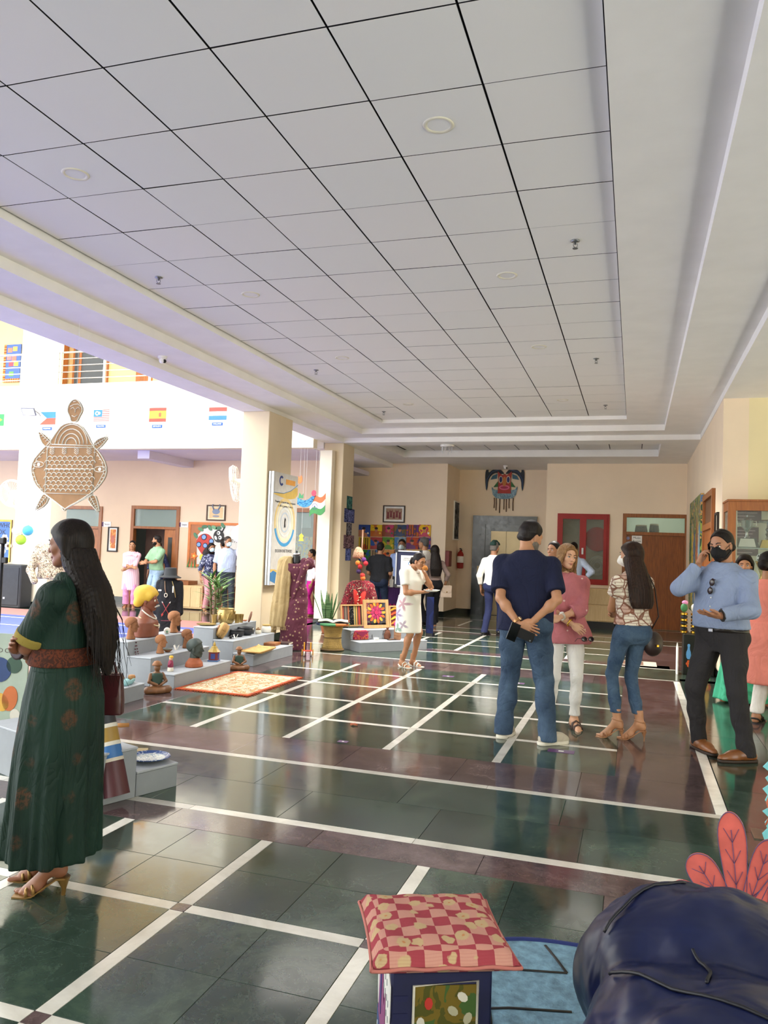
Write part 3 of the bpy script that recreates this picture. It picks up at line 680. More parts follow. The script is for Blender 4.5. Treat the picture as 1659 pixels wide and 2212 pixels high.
    def local(s, q):
        hp, kn, an, fy = s.leg[q]; R = eul(0, 0, fy); T = np.array([an[0], an[1], an[2]-.085-s.heel/s.k]); return lambda p: (R @ np.asarray(p, float)+T)*s.k
    def heels(s, mt, heel, block=.012, name='heeled_sandal', top=.03):
        for q in 'RL':
            f = s.local(q); g = 1 if q == 'R' else -1; mb = MB(); hz = heel
            P = [(y, z) for y, z in ((-.06, hz+.004), (-.02, hz+.002), (.04, hz*.55), (.09, .012), (.13, .006), (.185, .006))]; rows = []
            for y, z in P:
                w = .034+.012*max(0, min(1, (y+.06)/.18)) if y < .15 else .035; rows.append([f((-w, y, z)), f((w, y, z)), f((w, y, z-.008)), f((-w, y, z-.008))])
            mb.grid(rows, True); mb.add(rows[0], [(0, 1, 2, 3)]); mb.add(rows[-1], [(3, 2, 1, 0)]); mb.tube([f((0, -.045, hz)), f((0, -.05, hz*.4)), f((0, -.048, 0))], [.02*s.k+block, block*.9, block*.75], 10)
            o = mb.build(name, mt, s.o, True, auto=40)
            st = MB(); L = lambda a: [f(p) for p in a]
            st.tube(L([(-.044, .115, .008), (-.035, .12, .038), (0, .12, .05), (.035, .118, .038), (.044, .11, .008)]), .008, 6, flat=.5); st.tube(L([(-.045, .08, .02), (-.03, .09, .055), (.02, .105, .05), (.044, .125, .01)]), .008, 6)
            if top: 
                c = [(.042*math.cos(t)*.95, -.005+.046*math.sin(t), hz+.085+.008*math.sin(t)) for t in np.linspace(0, 2*PI, 15)]; st.tube(L(c), .006, 6); st.tube(L([(0, -.055, hz), (0, -.06, hz+.05), (0, -.05, hz+.08)]), .006, 6)
            st.build('strap', mt, o, True)['kind'] = 'stuff'
        return s
    def flats(s, mt, name='sandal', sole=.016, straps=2):
        for q in 'RL':
            f = s.local(q); out = chaikin([(-.036, -.06), (.036, -.06), (.04, .03), (.05, .12), (.035, .19), (-.03, .195), (-.048, .13), (-.038, .03)], 2); mb = MB(); n = len(out)
            mb.add([f((x, y, 0)) for x, y in out]+[f((x, y, sole)) for x, y in out], [tuple(range(n-1, -1, -1)), tuple(range(n, 2*n))]+[(i, (i+1) % n, n+(i+1) % n, n+i) for i in range(n)]); o = mb.build(name, mt, s.o)
            st = MB()
            for y0 in ((.1, .055) if straps == 2 else (.1,)): st.tube([f(p) for p in ((-.046, y0, .01), (-.036, y0+.005, .05+(.1-y0)*.5), (0, y0, .068+(.1-y0)*.6), (.036, y0-.005, .05+(.1-y0)*.5), (.046, y0, .01))], .013, 8, flat=.45)
            if straps > 1: st.tube([f(p) for p in ((-.04, .03, .015), (-.03, -.05, .05), (0, -.07, .055), (.03, -.05, .05), (.04, .03, .015))], .009, 6)
            st.build('strap', mt, o, True)['kind'] = 'stuff'
        return s
    # ---- head things, in head-local metres
    def hpt(s, p): return (s.head_R() @ np.asarray(p, float)+s.head_c())*s.k
    def hmesh(s, name, V, F, mt): V = (s.head_R() @ V.T).T+s.head_c(); return smooth_obj(name, V*s.k, F, mt, s.o)
    def short_hair(s, mt, e=.011, c=.0, tilt=.62, fr=60., amp=.0022, name='hair', side=0.):
        d = SDF((-.12, -.14, -.14), (.12, .14, .16), s.hr); d.ell((0, -.018, .03+e*.9), (.074+e*.5, .0945+e*.55, .085+e*.6), .01).cone((-.025, -.066, -.02), (.025, -.066, -.02), .04, .04, .03); d.folds(amp*.8, fr*1.6, 5)
        d.cut((0, .9, -.52), (0, c*.8+.012, 0))
        for q in (-1, 1): d.ell((q*.095, .012, -.03), (.04, .03, .05), .01, neg=True)
        V, F = d.mesh(); return s.hmesh(name, V, F, mt)
    def long_hair(s, mt, tab, e=.014, front=.012, name='hair', strands=True, cutn=(0, .75, -.66), amp=.003, fr=46., face=True):
        """cap in head space plus a fall of hair given as a body-space loft"""
        d = SDF((-.14, -.16, -.14), (.14, .15, .16), s.hr); d.ell((0, -.016, .032), (.076+e, .096+e, .087+e), .01)
        for q in (-1, 1): d.cone((q*.07, -.02, .03), (q*.075, -.02, -.12), .03, .032, .03)
        d.cone((0, -.06, .0), (0, -.075, -.12), .06, .06, .03); d.folds(amp*.6, 60, 3, [(1, .3, .1), (.9, -.4, .1), (.6, .8, .1)]); d.cut(cutn, (0, front, 0))
        if face: d.ell((0, .09, -.04), (.06, .09, .1), .012, neg=True)
        V, F = d.mesh(); V = ((s.head_R() @ V.T).T+s.head_c()); parts = [(V, F)]
        if tab:
            tab = [tuple(r)+(0.,)*(5-len(r)) for r in tab]; T = np.array(tab); A, B = T[:, 1].max()+.04, T[:, 2].max()+.04; xs = T[:, 4] if T.shape[1] > 4 else np.zeros(1); q = s.grid((xs.min()-A, T[:, 3].min()-B, T[0, 0]-.03), (xs.max()+A, T[:, 3].max()+B, T[-1, 0]+.03), s.hr*1.3)
            q.loft(tab, .02, 0, p=2.2, ripple=lambda th, z: .022*np.sin(th*23+1.5*np.sin(z*5))+.018*np.sin(th*41+z*3)+.04*np.sin(z*7+th*2)+.012*np.sin(th*67)); parts.append(q.mesh())
        V, F = joinVF(parts); return smooth_obj(name, V*s.k, F, mt, s.o)
    def face(s, eyes=True, lips='9a5a4c', brows='1c1512', smile=0., gaze=0.):
        mw, mi = M('e8e4de', .2), M('2a1a12', .15); hb = M(brows, .7)
        for q in (-1, 1):
            if eyes:
                mb = MB(); mb.ell((0, 0, 0), (.0118, .0118, .0085), 12, 8); mb.k = 1; mb.ell((.004*gaze, .0072, 0), (.0062, .006, .0062), 10, 6); o = mb.build('eye', [mw, mi], s.o, True); o.matrix_local = Matrix.LocRotScale(Vector(s.hpt((q*.031, .0745, -.001))), Matrix(s.head_R().tolist()).to_quaternion(), Vector((s.k,)*3))
                ml = MB(); ml.tube([s.hpt((q*.031+.0165*math.cos(a), .087-.008*abs(math.cos(a)), -.001+.0075*math.sin(a))) for a in np.linspace(0, PI, 8)], .0017*s.k, 5); ml.build('eyelid', hb, s.o, True)
            mb = MB(); mb.tube([s.hpt(p) for p in ((q*.014, .09, .02), (q*.03, .089, .0265), (q*.045, .079, .024), (q*.053, .068, .017))], [.0032*s.k, .004*s.k, .0034*s.k, .0015*s.k], 6); mb.build('eyebrow', hb, s.o, True)
        if lips: mb = MB(); mb.tube([s.hpt(p) for p in ((-.024, .077, -.063+smile), (-.012, .0885, -.0605), (0, .0915, -.0625), (.012, .0885, -.0605), (.024, .077, -.063+smile))], [.002*s.k, .0045*s.k, .0048*s.k, .0045*s.k, .002*s.k], 8); mb.tube([s.hpt(p) for p in ((-.019, .08, -.066+smile*.6), (0, .0895, -.0705), (.019, .08, -.066+smile*.6))], [.0025*s.k, .0055*s.k, .0025*s.k], 8); mb.build('lips', M(lips, .4), s.o, True)
        return s
    def beard(s, mt, low=.0):
        d = SDF((-.1, -.06, -.14), (.1, .13, .02), s.hr); d.ell((0, .018, -.038), (.0655, .073, .08), .02)
        for q in (-1, 1): d.cone((q*.053, -.005, -.05), (q*.015, .06, -.094), .021, .019, .025)
        d.ell((0, .062, -.092), (.032, .028, .026), .02); d.folds(.0012, 120, 2); d.cut((0, .3, .9), (0, .06, -.046)).cut((0, -1, 0), (0, -.015, 0)); d.ell((0, .1, -.062), (.03, .03, .013), .006, neg=True); V, F = d.mesh(); return s.hmesh('beard', V, F, mt)
    def mask(s, mt, full=1.):
        d = SDF((-.1, -.02, -.14), (.1, .15, .04), s.hr*.8); d.ell((0, .026, -.05), (.068, .086, .066), .02).cone((0, .09, -.015), (0, .104, -.06), .016, .022, .03); d.cut((0, -.8, .1), (0, .045, -.05)).cut((0, .35, .9), (0, .11, -.008)).cut((0, 0, -1), (0, 0, -.108)); d.folds(.0008, 70, 2); V, F = d.mesh(); o = s.hmesh('face_mask', V, F, mt)
        for q in (-1, 1):
            mb = MB(); mb.tube([s.hpt(p) for p in ((q*.062, .05, -.03), (q*.08, .015, -.002), (q*.084, -.016, .008))], .0022*s.k, 5); mb.tube([s.hpt(p) for p in ((q*.058, .05, -.085), (q*.078, .01, -.05), (q*.084, -.016, -.02))], .0022*s.k, 5); mb.tube([s.hpt(p) for p in ((q*.084, -.016, .008), (q*.086, -.018, -.006), (q*.084, -.016, -.02))], .0022*s.k, 5); mb.build('ear_loop', mt, o, True)
        return o
    def strap_on_wrist(s, q, mt, name='wristwatch', fr=.9, r=.033, w=.018, dial=None):
        sh, e, w_ = s.arm[q]; ax = (w_-e)/np.linalg.norm(w_-e); p = e+(w_-e)*fr; mb = MB(); Rf = frame(ax, (0, .1, 1)) if abs(ax[2]) < .95 else frame(ax, (1, 0, 0)); pr = [(r, -w/2), (r+.004, -w/2), (r+.004, w/2), (r, w/2)]
        R2 = np.stack([Rf[:, 2], Rf[:, 0], Rf[:, 1]], 1); mb.lathe([(a*s.k, b*s.k) for a, b in pr], 16, p*s.k, R2)
        if dial: mb.k = 1; mb.box((p+Rf[:, 2]*(r+.005))*s.k, (.03*s.k, .03*s.k, .009*s.k), Rf, .003)
        return mb.build(name, [mt, dial] if dial else mt, s.o, True, auto=40)
# ================================================================== PEOPLE
def dots(base, dot, scale, size, rough=.85, stretch=(1, 1, 1), rnd=.6, bump=True):
    t = NT('dotted_fabric', rough, 0, .25); v = t.co('Object', stretch); vo = t.n('TexVoronoi'); vo.inputs['Scale'].default_value = scale; vo.inputs['Randomness'].default_value = rnd; t.l(v, vo.inputs['Vector'])
    f = t.ramp(vo.outputs['Distance'], [(size, (1, 1, 1, 1)), (size*1.25, (0, 0, 0, 1))]); n = t.noise(t.co('Object'), 7, 4); b = lin(base)
    t.col(t.mix(f, t.ramp(n, [(.3, tuple(x*.88 for x in b[:3])+(1,)), (.7, tuple(min(1, x*1.1) for x in b[:3])+(1,))]), dot)); folds_bump(t, n); return t.m
def blotch(cols, scale=14., rough=.85, dist=1.5, kind='CONSTANT', stretch=(1, 1, 1)):
    t = NT('printed_fabric', rough, 0, .25); f = t.noise(t.co('Object', stretch), scale, 3, .5, dist); n = len(cols); t.col(t.ramp(f, [(.3+.42*i/max(1, n-1) if i else 0., c) for i, c in enumerate(cols)], kind)); return t.m
def stripes(c1, c2, freq, axis='X', rough=.85, duty=.5, coord='Object'):
    t = NT('striped', rough, 0, .25); sp = t.n('SeparateXYZ'); t.l(t.co(coord), sp.inputs[0]); f = t.math('FRACT', t.math('MULTIPLY', sp.outputs[axis], freq)); t.col(t.ramp(f, [(0, c1), (duty, c2)], 'CONSTANT')); return t.m
def motif(base, items, au='Y', av='Z', rough=.8, soft=.12):
    """flat print: petalled flowers at (u, v, radius, petals, colour, turn)"""
    t = NT('flower_print', rough, 0, .25); sp = t.n('SeparateXYZ'); t.l(t.co('Object'), sp.inputs[0]); c = base
    ns = t.noise(t.co('Object'), 30, 3)
    for u, v, R, n, colr, ph in items:
        du = t.math('SUBTRACT', sp.outputs[au], u); dv = t.math('SUBTRACT', sp.outputs[av], v); r = t.math('SQRT', t.math('ADD', t.math('MULTIPLY', du, du), t.math('MULTIPLY', dv, dv))); th = t.math('ARCTAN2', dv, du)
        rad = t.math('MULTIPLY_ADD', t.math('COSINE', t.math('MULTIPLY_ADD', th, n, ph)), R*.38, R*.62); q = t.math('SUBTRACT', t.math('DIVIDE', r, t.math('MAXIMUM', rad, .001)), t.math('MULTIPLY', ns, .35)); k = t.ramp(q, [(.55, (.85,)*3+(1,)), (.9, (0, 0, 0, 1))]); c = t.mix(k, c, colr)
    t.col(c); return t.m
def lines_print():
    """cream blouse with brown street-map lines and blush blocks"""
    t = NT('map_print', .8, 0, .25); v = t.co('Object', (1, 1, 1), (.3, .2, .6)); c = 'e6dccb'
    vo = t.n('TexVoronoi'); vo.feature = 'DISTANCE_TO_EDGE'; vo.distance = 'MANHATTAN' if hasattr(vo, 'distance') else vo.distance; vo.inputs['Scale'].default_value = 11.; t.l(v, vo.inputs['Vector'])
    v2 = t.n('TexVoronoi'); v2.inputs['Scale'].default_value = 11.; t.l(v, v2.inputs['Vector']); c = t.mix(t.ramp(v2.outputs['Color'], [(.62, (0, 0, 0, 1)), (.64, (.8, .8, .8, 1))]), c, 'c99f8f')
    c = t.mix(t.ramp(vo.outputs['Distance'], [(.045, (.9,)*3+(1,)), (.07, (0, 0, 0, 1))]), c, '7d4a34')
    br = t.n('TexBrick'); br.inputs['Scale'].default_value = 9; br.inputs['Mortar Size'].default_value = .03; br.inputs['Color1'].default_value = br.inputs['Color2'].default_value = (0, 0, 0, 1); br.inputs['Mortar'].default_value = (1, 1, 1, 1); t.l(t.co('Object', (1, 1, 1), (1.57, .5, 0)), br.inputs['Vector'])
    c = t.mix(t.math('MULTIPLY', br.outputs['Color'], .6), c, '8a5640'); t.col(c); folds_bump(t, t.noise(v, 100, 2)); return t.m
BLK = hairmat('0d0a09', '241b18')
# ---------------------------------------------------------------- woman in green, nearest on the left
p = Person('long-haired woman in a dark green printed long dress standing with folded arms at the left', (-2.36, 2.88, .075), 98, 1.5, 'f', '8a5a42', 1.12, .02, .0085)
p.feet(R=(.06, .07, -12), L=(-.09, -.05, -16)); p.headang = (4, -4, 0); p.heel = .075
p.arms(R=(-.12, .2, 1.1), L=(.07, .24, 1.03), poleR=(.8, .2, -1), poleL=(-.9, .3, -1)); p.hands(R=((-.8, -.15, .45), (-.2, 1, .2), .45), L=((.9, .0, .3), (-.1, 1, .3), .3))
p.body(bare=.075/p.k)
t = NT('green_print', .72, 0, .3); v = t.co('Object', (1, 1, .8)); vo = t.n('TexVoronoi'); vo.inputs['Scale'].default_value = 8.; vo.inputs['Randomness'].default_value = .35; t.l(v, vo.inputs['Vector']); ns = t.noise(t.co('Object'), 60, 4, .7)
md = t.math('MULTIPLY', t.ramp(vo.outputs['Distance'], [(.26, (1, 1, 1, 1)), (.34, (0, 0, 0, 1))]), t.ramp(ns, [(.42, (.1, .1, .1, 1)), (.55, (.85, .85, .85, 1))])); base = t.ramp(t.noise(v, 3, 3), [(.3, '0a211a'), (.7, '133026')]); t.col(t.mix(t.math('MULTIPLY', md, .5), base, '6a3a22')); folds_bump(t, ns, .1, (1, 1, .25), 12.); GREEN = t.m
p.shirt(GREEN, 1.0, .84, .014, .07, .076, .07, .0035, 'bodice', freq=24, seed=4)
rip = lambda th, z: np.clip((1.05-z)*.9, 0, 1)*(.075*np.sin(th*9+1.3*np.sin(z*3))+.05*np.sin(th*17+2+z*2)+.03*np.sin(th*29))
p.skirt(GREEN, [(.075, .25, .215, .02), (.3, .245, .21, .015), (.6, .235, .2, .01), (.85, .22, .185, 0), (1.0, .195, .155, .005), (1.08, .178, .138, .005)], rip, 'skirt')
w = SDF((-.3, -.25, 1.0), (.3, .25, 1.2), .008); w.loft([(1.03, .198, .158, .008), (1.12, .182, .146, .008)], .005, .002); p.part('waistband', w, blotch(['5a2d1c', '3a2018', '7a4426'], 40))
for q in 'RL':
    sh, el, w_ = p.arm[q]; d_ = SDF(el-.15, el+.15, .007); e2 = el+(w_-el)*.06; ax = (el-sh)/np.linalg.norm(el-sh); el = el-ax*.045; d_.cone(el-ax*.03, el+ax*.0, .083, .082, .005); d_.cone(el-ax*.2, el+ax*.2, .03, .03, .005, neg=True); d_.cut(-ax, el-ax*.035).cut(ax, el+ax*.012); p.part('sleeve_band', d_, blotch(['8a7a3a', '5a2d1c'], 50))
p.long_hair(BLK, [(.98, .02, .012, -.23), (1.05, .07, .03, -.215), (1.15, .11, .045, -.195), (1.3, .125, .06, -.165), (1.42, .115, .07, -.125), (1.52, .1, .085, -.06), (1.62, .08, .09, -.02)], .016, .02, amp=.003, cutn=(0, .8, -.6))
mb = MB(); R_ = random.Random(3)
for i in range(70):
    a = R_.uniform(-.16, .16); z1 = R_.uniform(.9, 1.05); y = -.17-.05*R_.random(); mb.tube([np.array((a*.5, -.1, 1.5))*p.k, np.array((a*.95, y-.01, 1.25))*p.k, np.array((a*1.05+R_.uniform(-.02, .02), y-.03, z1+.1))*p.k, np.array((a*1.1+R_.uniform(-.05, .05), y-.04+R_.uniform(-.04, .02), z1))*p.k], [.0016, .0016, .0012, .0006], 4)
mb.build('hair_strand', BLK, p.o, True)['kind'] = 'stuff'
mb = MB(); mb.tube([p.hpt(q) for q in ((-.085, -.02, .06), (-.07, -.06, .075), (-.06, -.075, .07), (-.078, -.03, .056))], .0025, 6); mb.build('hair_clip', M('c8cdd2', .25, .8), p.o, True)
p.face(lips='7a4438'); p.heels(M('8a6a3a', .35, .5), .075/p.k, .012, 'gold_mule', 0)
mb = MB(); mb.lathe([(.034, -.006), (.044, -.006), (.044, .006), (.034, .006)], 16, p.arm['R'][2]*p.k, frame((p.arm['R'][2]-p.arm['R'][1]), (0, 0, 1))[:, [0, 2, 1]]); mb.build('bracelet', M('2a1418', .4), p.o, True)
GW = p
# ---------------------------------------------------------------- man in navy T-shirt, seen from behind
p = Person('tall heavy man in navy T-shirt and blue jeans, hands clasped behind his back', (-.84, 6.5), 2, 1.80, 'm', 'b07f5e', 1.16, .06, .0095)
p.feet(R=(.2, -.06, 50), L=(-.155, .05, 12)); p.headang = (-46, -16, 4); p.hoff = (.02, .03, -.02); p.lean = .03
p.arms(R=(.075, -.21, .955), L=(-.03, -.215, .93), poleR=(1, -.12, .1), poleL=(-1, -.12, .1)); p.hands(R=((-.85, -.25, -.45), (0, -1, .2), .35), L=((.8, -.2, -.2), (0, -1, .2), .3))
p.body(); p.shirt(cloth('1c2038', .9), .865, .78, .016, .072, .074, fold=.005, freq=18, name='t_shirt', flare=.1)
p.pants(denim('29394f', '566c84'), .98, .03, .1, .08, .076, .072, .01, fold=.0045, name='jeans'); p.shoes('sneaker', cloth('b8b0a0', .7), M('d8d2c4', .6)); p.short_hair(hairmat('15110f', '2b2422'), .012, .016, amp=.003); p.beard(hairmat('5d5750', '8a837a'))
p.strap_on_wrist('L', M('b98a5a', .35, .7), dial=M('d9b48a', .3, .6))
NAVY = p
# ---------------------------------------------------------------- woman in pink
p = Person('woman in pink dotted tunic and white trousers with shoulder-length light brown hair', (-.58, 7.2), 196, 1.61, 'f', 'd6a585', 1.08, .02, .0095)
p.feet(R=(.13, -.05, 20), L=(-.1, .05, -10)); p.headang = (22, -4, -8)
p.arms(R=(-.02, .25, 1.0), L=(.1, .27, 1.065), poleR=(1, -.2, -.5), poleL=(-1, -.1, -.5)); p.hands(R=((-.75, .3, -.6), (.3, 1, .3), .4), L=((.8, .2, -.35), (0, 1, .4), .3))
p.body(bare=.016/p.k); p.shirt(dots('c0757b', 'e8d0c8', 11, .1), .8, 1.45, .02, .066, .068, .08, .005, 'tunic', flare=.28, freq=24, seed=6)
p.pants(cloth('e2dfda', .8), 1.0, .12, .092, .062, .056, .048, .006, .003, 'white_trousers'); p.heel = .016; p.flats(M('4a3730', .6), 'sandal', .016, 2)
LB = hairmat('5f4027', 'b08a5c'); p.long_hair(LB, [(1.37, .1, .05, -.07), (1.45, .115, .075, -.055), (1.55, .1, .085, -.03), (1.62, .08, .08, -.01)], .012, .012, fr=40); p.face(lips='b0675e', brows='5a4030')
for g in (-1, 1):
    mb = MB()
    for i in range(5): mb.tube([p.hpt(v) for v in ((g*.012, .055-.012*i, .112), (g*(.062+.003*i), .055-.014*i, .06), (g*(.08+.004*i), .04-.014*i, -.03), (g*(.086+.004*i), .035-.012*i, -.12), (g*(.075+.006*i), .045-.012*i, -.2+.006*i))], [.006, .013, .016, .016, .004], 8)
    mb.build('hair_lock', LB, p.o, True)['kind'] = 'stuff'
p.strap_on_wrist('L', M('d8d4c8', .3, .6), dial=M('f0efe8', .2)); mb = MB(); mb.lathe([(.03, -.004), (.037, -.004), (.037, .004), (.03, .004)], 16, (p.arm['R'][1]*.12+p.arm['R'][2]*.88)*p.k, frame((p.arm['R'][2]-p.arm['R'][1]), (0, 0, 1))[:, [0, 2, 1]]); mb.build('bracelet', M('d8b048', .25, .9), p.o, True)
PINK = p
# ---------------------------------------------------------------- woman in map-print blouse
p = Person('woman in cream map-print blouse, skinny jeans and high heels with a white mask', (-.02, 6.93, .085), 38, 1.55, 'f', 'b98663', 1.0, 0., .0095)
p.feet(R=(.07, -.06, -42), L=(-.1, .05, -42)); p.headang = (30, 0, 0); p.heel = .085; p.hips = .03
p.arms(R=(-.03, .2, 1.05), L=(.08, .25, 1.02), poleR=(.7, .1, -1), poleL=(-.9, .0, -.6)); p.hands(R=((-.8, -.2, .25), (.0, 1, .2), .6), L=((.9, -.1, .2), (-.1, 1, .2), .5))
p.body(bare=.085/p.k); p.shirt(lines_print(), .98, .45, .018, .07, .078, .05, .004, 'blouse', flare=.12, freq=20, seed=8)
p.pants(denim('2f4560', '62798f'), 1.0, .15, .09, .061, .057, .054, .004, .003, 'skinny_jeans', 34)
p.long_hair(hairmat('1a110d', '3f2a1e'), [(1.14, .1, .035, -.15, .01), (1.2, .125, .05, -.145, .01), (1.32, .125, .06, -.13, .005), (1.45, .11, .07, -.09), (1.55, .1, .085, -.04), (1.63, .08, .085, -.01)], .018, .02); p.face(lips=None); p.mask(cloth('e6e2d8', .7))
mb = MB(); mb.tube([p.hpt(q) for q in ((-.06, -.085, .045), (-.03, -.105, .055), (-.026, -.105, .046), (-.058, -.088, .037), (-.06, -.085, .045))], .0028, 6); mb.build('hair_clip', M('e0dcd4', .3), p.o, True)
p.heels(M('a5744f', .4), .085/p.k, .006, 'strappy_sandal'); MAPW = p
# ---------------------------------------------------------------- man on the phone
p = Person('man in light blue shirt and dark trousers on the phone, black face mask', (.67, 6.76), 146, 1.75, 'm', 'a8775a', 1.12, .06, .0095)
p.feet(R=(.17, .02, -62), L=(-.24, .06, 30), kneeR=(.2, 1, 0), kneeL=(-.25, 1, 0)); p.headang = (-6, -8, 6)
p.arms(R=(.135, .13, 1.475), L=(-.16, .34, 1.1), poleR=(.45, .35, -1), poleL=(-1, -.5, -.5)); p.hands(R=((-.3, .02, 1), (.9, .35, .1), .75, dict(thumb=.4)), L=((.45, .75, .12), (-.2, .15, -1), .12, dict(spread=.35)))
p.body(); SHB = cloth('8593b0', .75, var=.05); p.shirt(SHB, .985, 1.92, .02, .074, .066, .05, .006, 'shirt', freq=17, seed=9)
co_ = MB()
for q in (-1, 1): co_.grid([[np.array(v)*p.k for v in r] for r in ([(q*.012, .105, 1.43), (q*.075, .095, 1.4)], [(q*.05, .062, 1.485), (q*.1, .06, 1.43)], [(q*.075, -.01, 1.51), (q*.098, -.02, 1.455)], [(q*.04, -.075, 1.515), (q*.05, -.1, 1.46)], [(0, -.082, 1.515), (0, -.11, 1.46)])])
c_ = co_.build('collar', SHB, p.o, True); sm = c_.modifiers.new('s', 'SOLIDIFY'); sm.thickness = .005
for i in range(6):
    z = 1.36-.068*i; bl = p.belly*math.exp(-((z-1.1)/.13)**2); MB().ell(np.array((.0, np.interp(z, [1., 1.1, 1.25, 1.36], [.145, .165, .158, .142])*1.06+bl*.25, z))*p.k, (.006, .004, .006), 8, 5).build('button', M('e8e6e0', .3), p.o, True)
p.pants(cloth('2c2a2c', .85), 1.0, .04, .1, .074, .068, .062, .01, .004, 'trousers'); p.shoes('oxford', M('7a4a26', .3, var=.12), M('2a1a10', .6))
d_ = SDF((-.3, -.3, .9), (.3, .35, 1.1), .009); T_ = p.tors(); d_.loft(T_, .01, .014).cut((0, 0, 1), (0, 0, .99)).cut((0, 0, -1), (0, 0, .955)); p.part('belt', d_, M('18120f', .4)); MB().box(np.array((.0, .172, .972))*p.k, (.036, .012, .028), None, .004).build('buckle', M('88888c', .35, .9), p.o)
p.short_hair(hairmat('0f0c0b', '2a211c'), .013, .006, amp=.003); p.beard(hairmat('1a1411', '332822')); p.face(lips=None); p.mask(cloth('171719', .8)); p.strap_on_wrist('L', M('1a1a1c', .4), 'smartwatch', .86, .044, .034, M('0c0c0e', .1)); PHM = p
# ---------------------------------------------------------------- woman eating, white dress
p = Person('young woman in white flower-print shift dress eating from a paper plate', (-2.8, 9.93), -112, 1.55, 'f', 'b07c58', 1.06, .03, .0115)
p.feet(R=(.09, -.02, 10), L=(-.1, .03, -5)); p.lean = .06; p.headang = (-4, -14, 0); p.hoff = (0, .1, -.085)
p.arms(R=(.06, .3, 1.11), L=(-.1, .2, 1.37), poleR=(.6, -.6, -1), poleL=(-.7, .2, -1)); p.hands(R=((-.35, .9, .15), (.4, .2, -1), .35), L=((.5, -.3, .9), (-.3, 1, .1), .6))
p.body(1., bare=.018/p.k); FL = motif('eceae0', [(.03, .82, .1, 5, 'b98a98', 0), (-.06, .68, .11, 6, '8f78a8', 1), (.05, .55, .07, 4, 'a08a9c', 2), (-.13, .75, .06, 5, 'd6a0b0', 0), (-.03, .5, .08, 3, '6f9080', 1.2), (-.16, .62, .05, 5, 'e0b060', 0), (-.12, .9, .05, 5, '9fb4dc', 0)])
p.shirt(FL, .98, .62, .02, .068, .07, .05, .002, 'dress_top', freq=14); p.skirt(FL, [(.5, .215, .19, .01), (.7, .21, .18, 0), (.9, .205, .17, -.005), (1.0, .195, .155, .012), (1.05, .185, .15, .012)], None, 'dress_skirt', 0, .002)
p.short_hair(BLK, .012, .01, .7); mb = MB(); mb.tube([p.hpt(q) for q in ((0, -.1, .02), (0, -.135, .0), (.0, -.15, -.05), (0, -.135, -.1))], [.02, .032, .028, .008], 10); mb.build('ponytail', BLK, p.o, True); p.face(lips='9a5a4c')
mb = MB()
for q in (-1, 1): mb.tube([p.hpt((q*.032+.021*math.cos(a), .099-.006*abs(math.cos(a)), .0+.018*math.sin(a))) for a in np.linspace(0, 2*PI, 14)], .0014, 5); mb.tube([p.hpt(v) for v in ((q*.053, .093, .003), (q*.08, 0, .008))], .0014, 5)
mb.build('spectacles', M('8a7050', .3, .6), p.o, True); mb = MB(); mb.tube([np.array((.075*math.cos(a), .04+.075*math.sin(a)*1.1+p.ly(1.42), 1.42-.05*math.sin(a)))*p.k for a in np.linspace(0, 2*PI, 24)], .003, 6); mb.build('necklace', M('3a2a22', .5), p.o, True)
p.heel = .018; p.flats(M('e4e0d4', .6), 'slide_sandal', .026, 2); EAT = p
# ---------------------------------------------------------------- people further back
FR = .016
p = Person('man in side cap, white shirt and navy trousers walking toward the lift', (-2.5, 14.6), -14, 1.74, 'm', '9a6b4c', 1.0, .02, FR); p.feet(R=(.09, .14, 0), L=(-.09, -.14, 0)); p.arms(R=(.2, .2, 1.05)); p.body(); p.shirt(cloth('dedbd4', .8), .93, 1.9, .014, .066, .056, .042, .003); p.pants(cloth('23294a', .85), 1., .05, .09, .068, .064, .06); p.shoes('oxford', M('121214', .3)); p.short_hair(hairmat('4a4644', '77726c'), .006, -.03)
d_ = SDF((-.1, -.14, 0), (.1, .14, .2), .007); d_.cone((0, -.09, .06), (0, .09, .06), .06, .06, .02).cone((0, -.06, .13), (0, .06, .13), .012, .012, .06).cut((0, 0, -1), (0, 0, .045)); V_, F_ = d_.mesh(); p.hmesh('side_cap', V_, F_, cloth('1f3530', .85))
p = Person('man in pale blue shirt with a hand on his hip before the red hose cabinet', (-1.19, 16.5), -8, 1.8, 'm', '9a6b4c', 1.0, 0, FR); p.arms(R=(.2, -.02, 1.02), poleR=(1, -.4, .2)); p.body(); p.shirt(cloth('b9c6dc', .8), .95, 1.5, .014, .066, .058, .05, .003); p.pants(cloth('33343a'), 1., .05); p.shoes('oxford', M('121214', .3)); p.short_hair(BLK, .01, .01)
p = Person('man with dark hair half hidden behind the navy T-shirt man', (-1.05, 11.), 150, 1.7, 'm', '9a6b4c', .95, 0, FR); p.body(); p.shirt(cloth('b8b0a0', .8), .95, .6, .014, .066, .058, .05, .003); p.pants(cloth('3a3a3e'), 1., .05); p.shoes('oxford', M('121214', .3)); p.short_hair(BLK, .012, .01); p.face()
p = Person('masked man in blue shirt standing behind the notice stand', (-4.83, 16.4), 190, 1.75, 'm', '8f6245', 1., 0, FR); p.body(); p.shirt(cloth('8fa3d0', .8), .93, 1.9, .014); p.pants(cloth('2a2c34'), 1., .05); p.shoes('oxford', M('121214', .3)); p.short_hair(BLK, .012, .01); p.face(lips=None); p.mask(cloth('b8c8cc', .7))
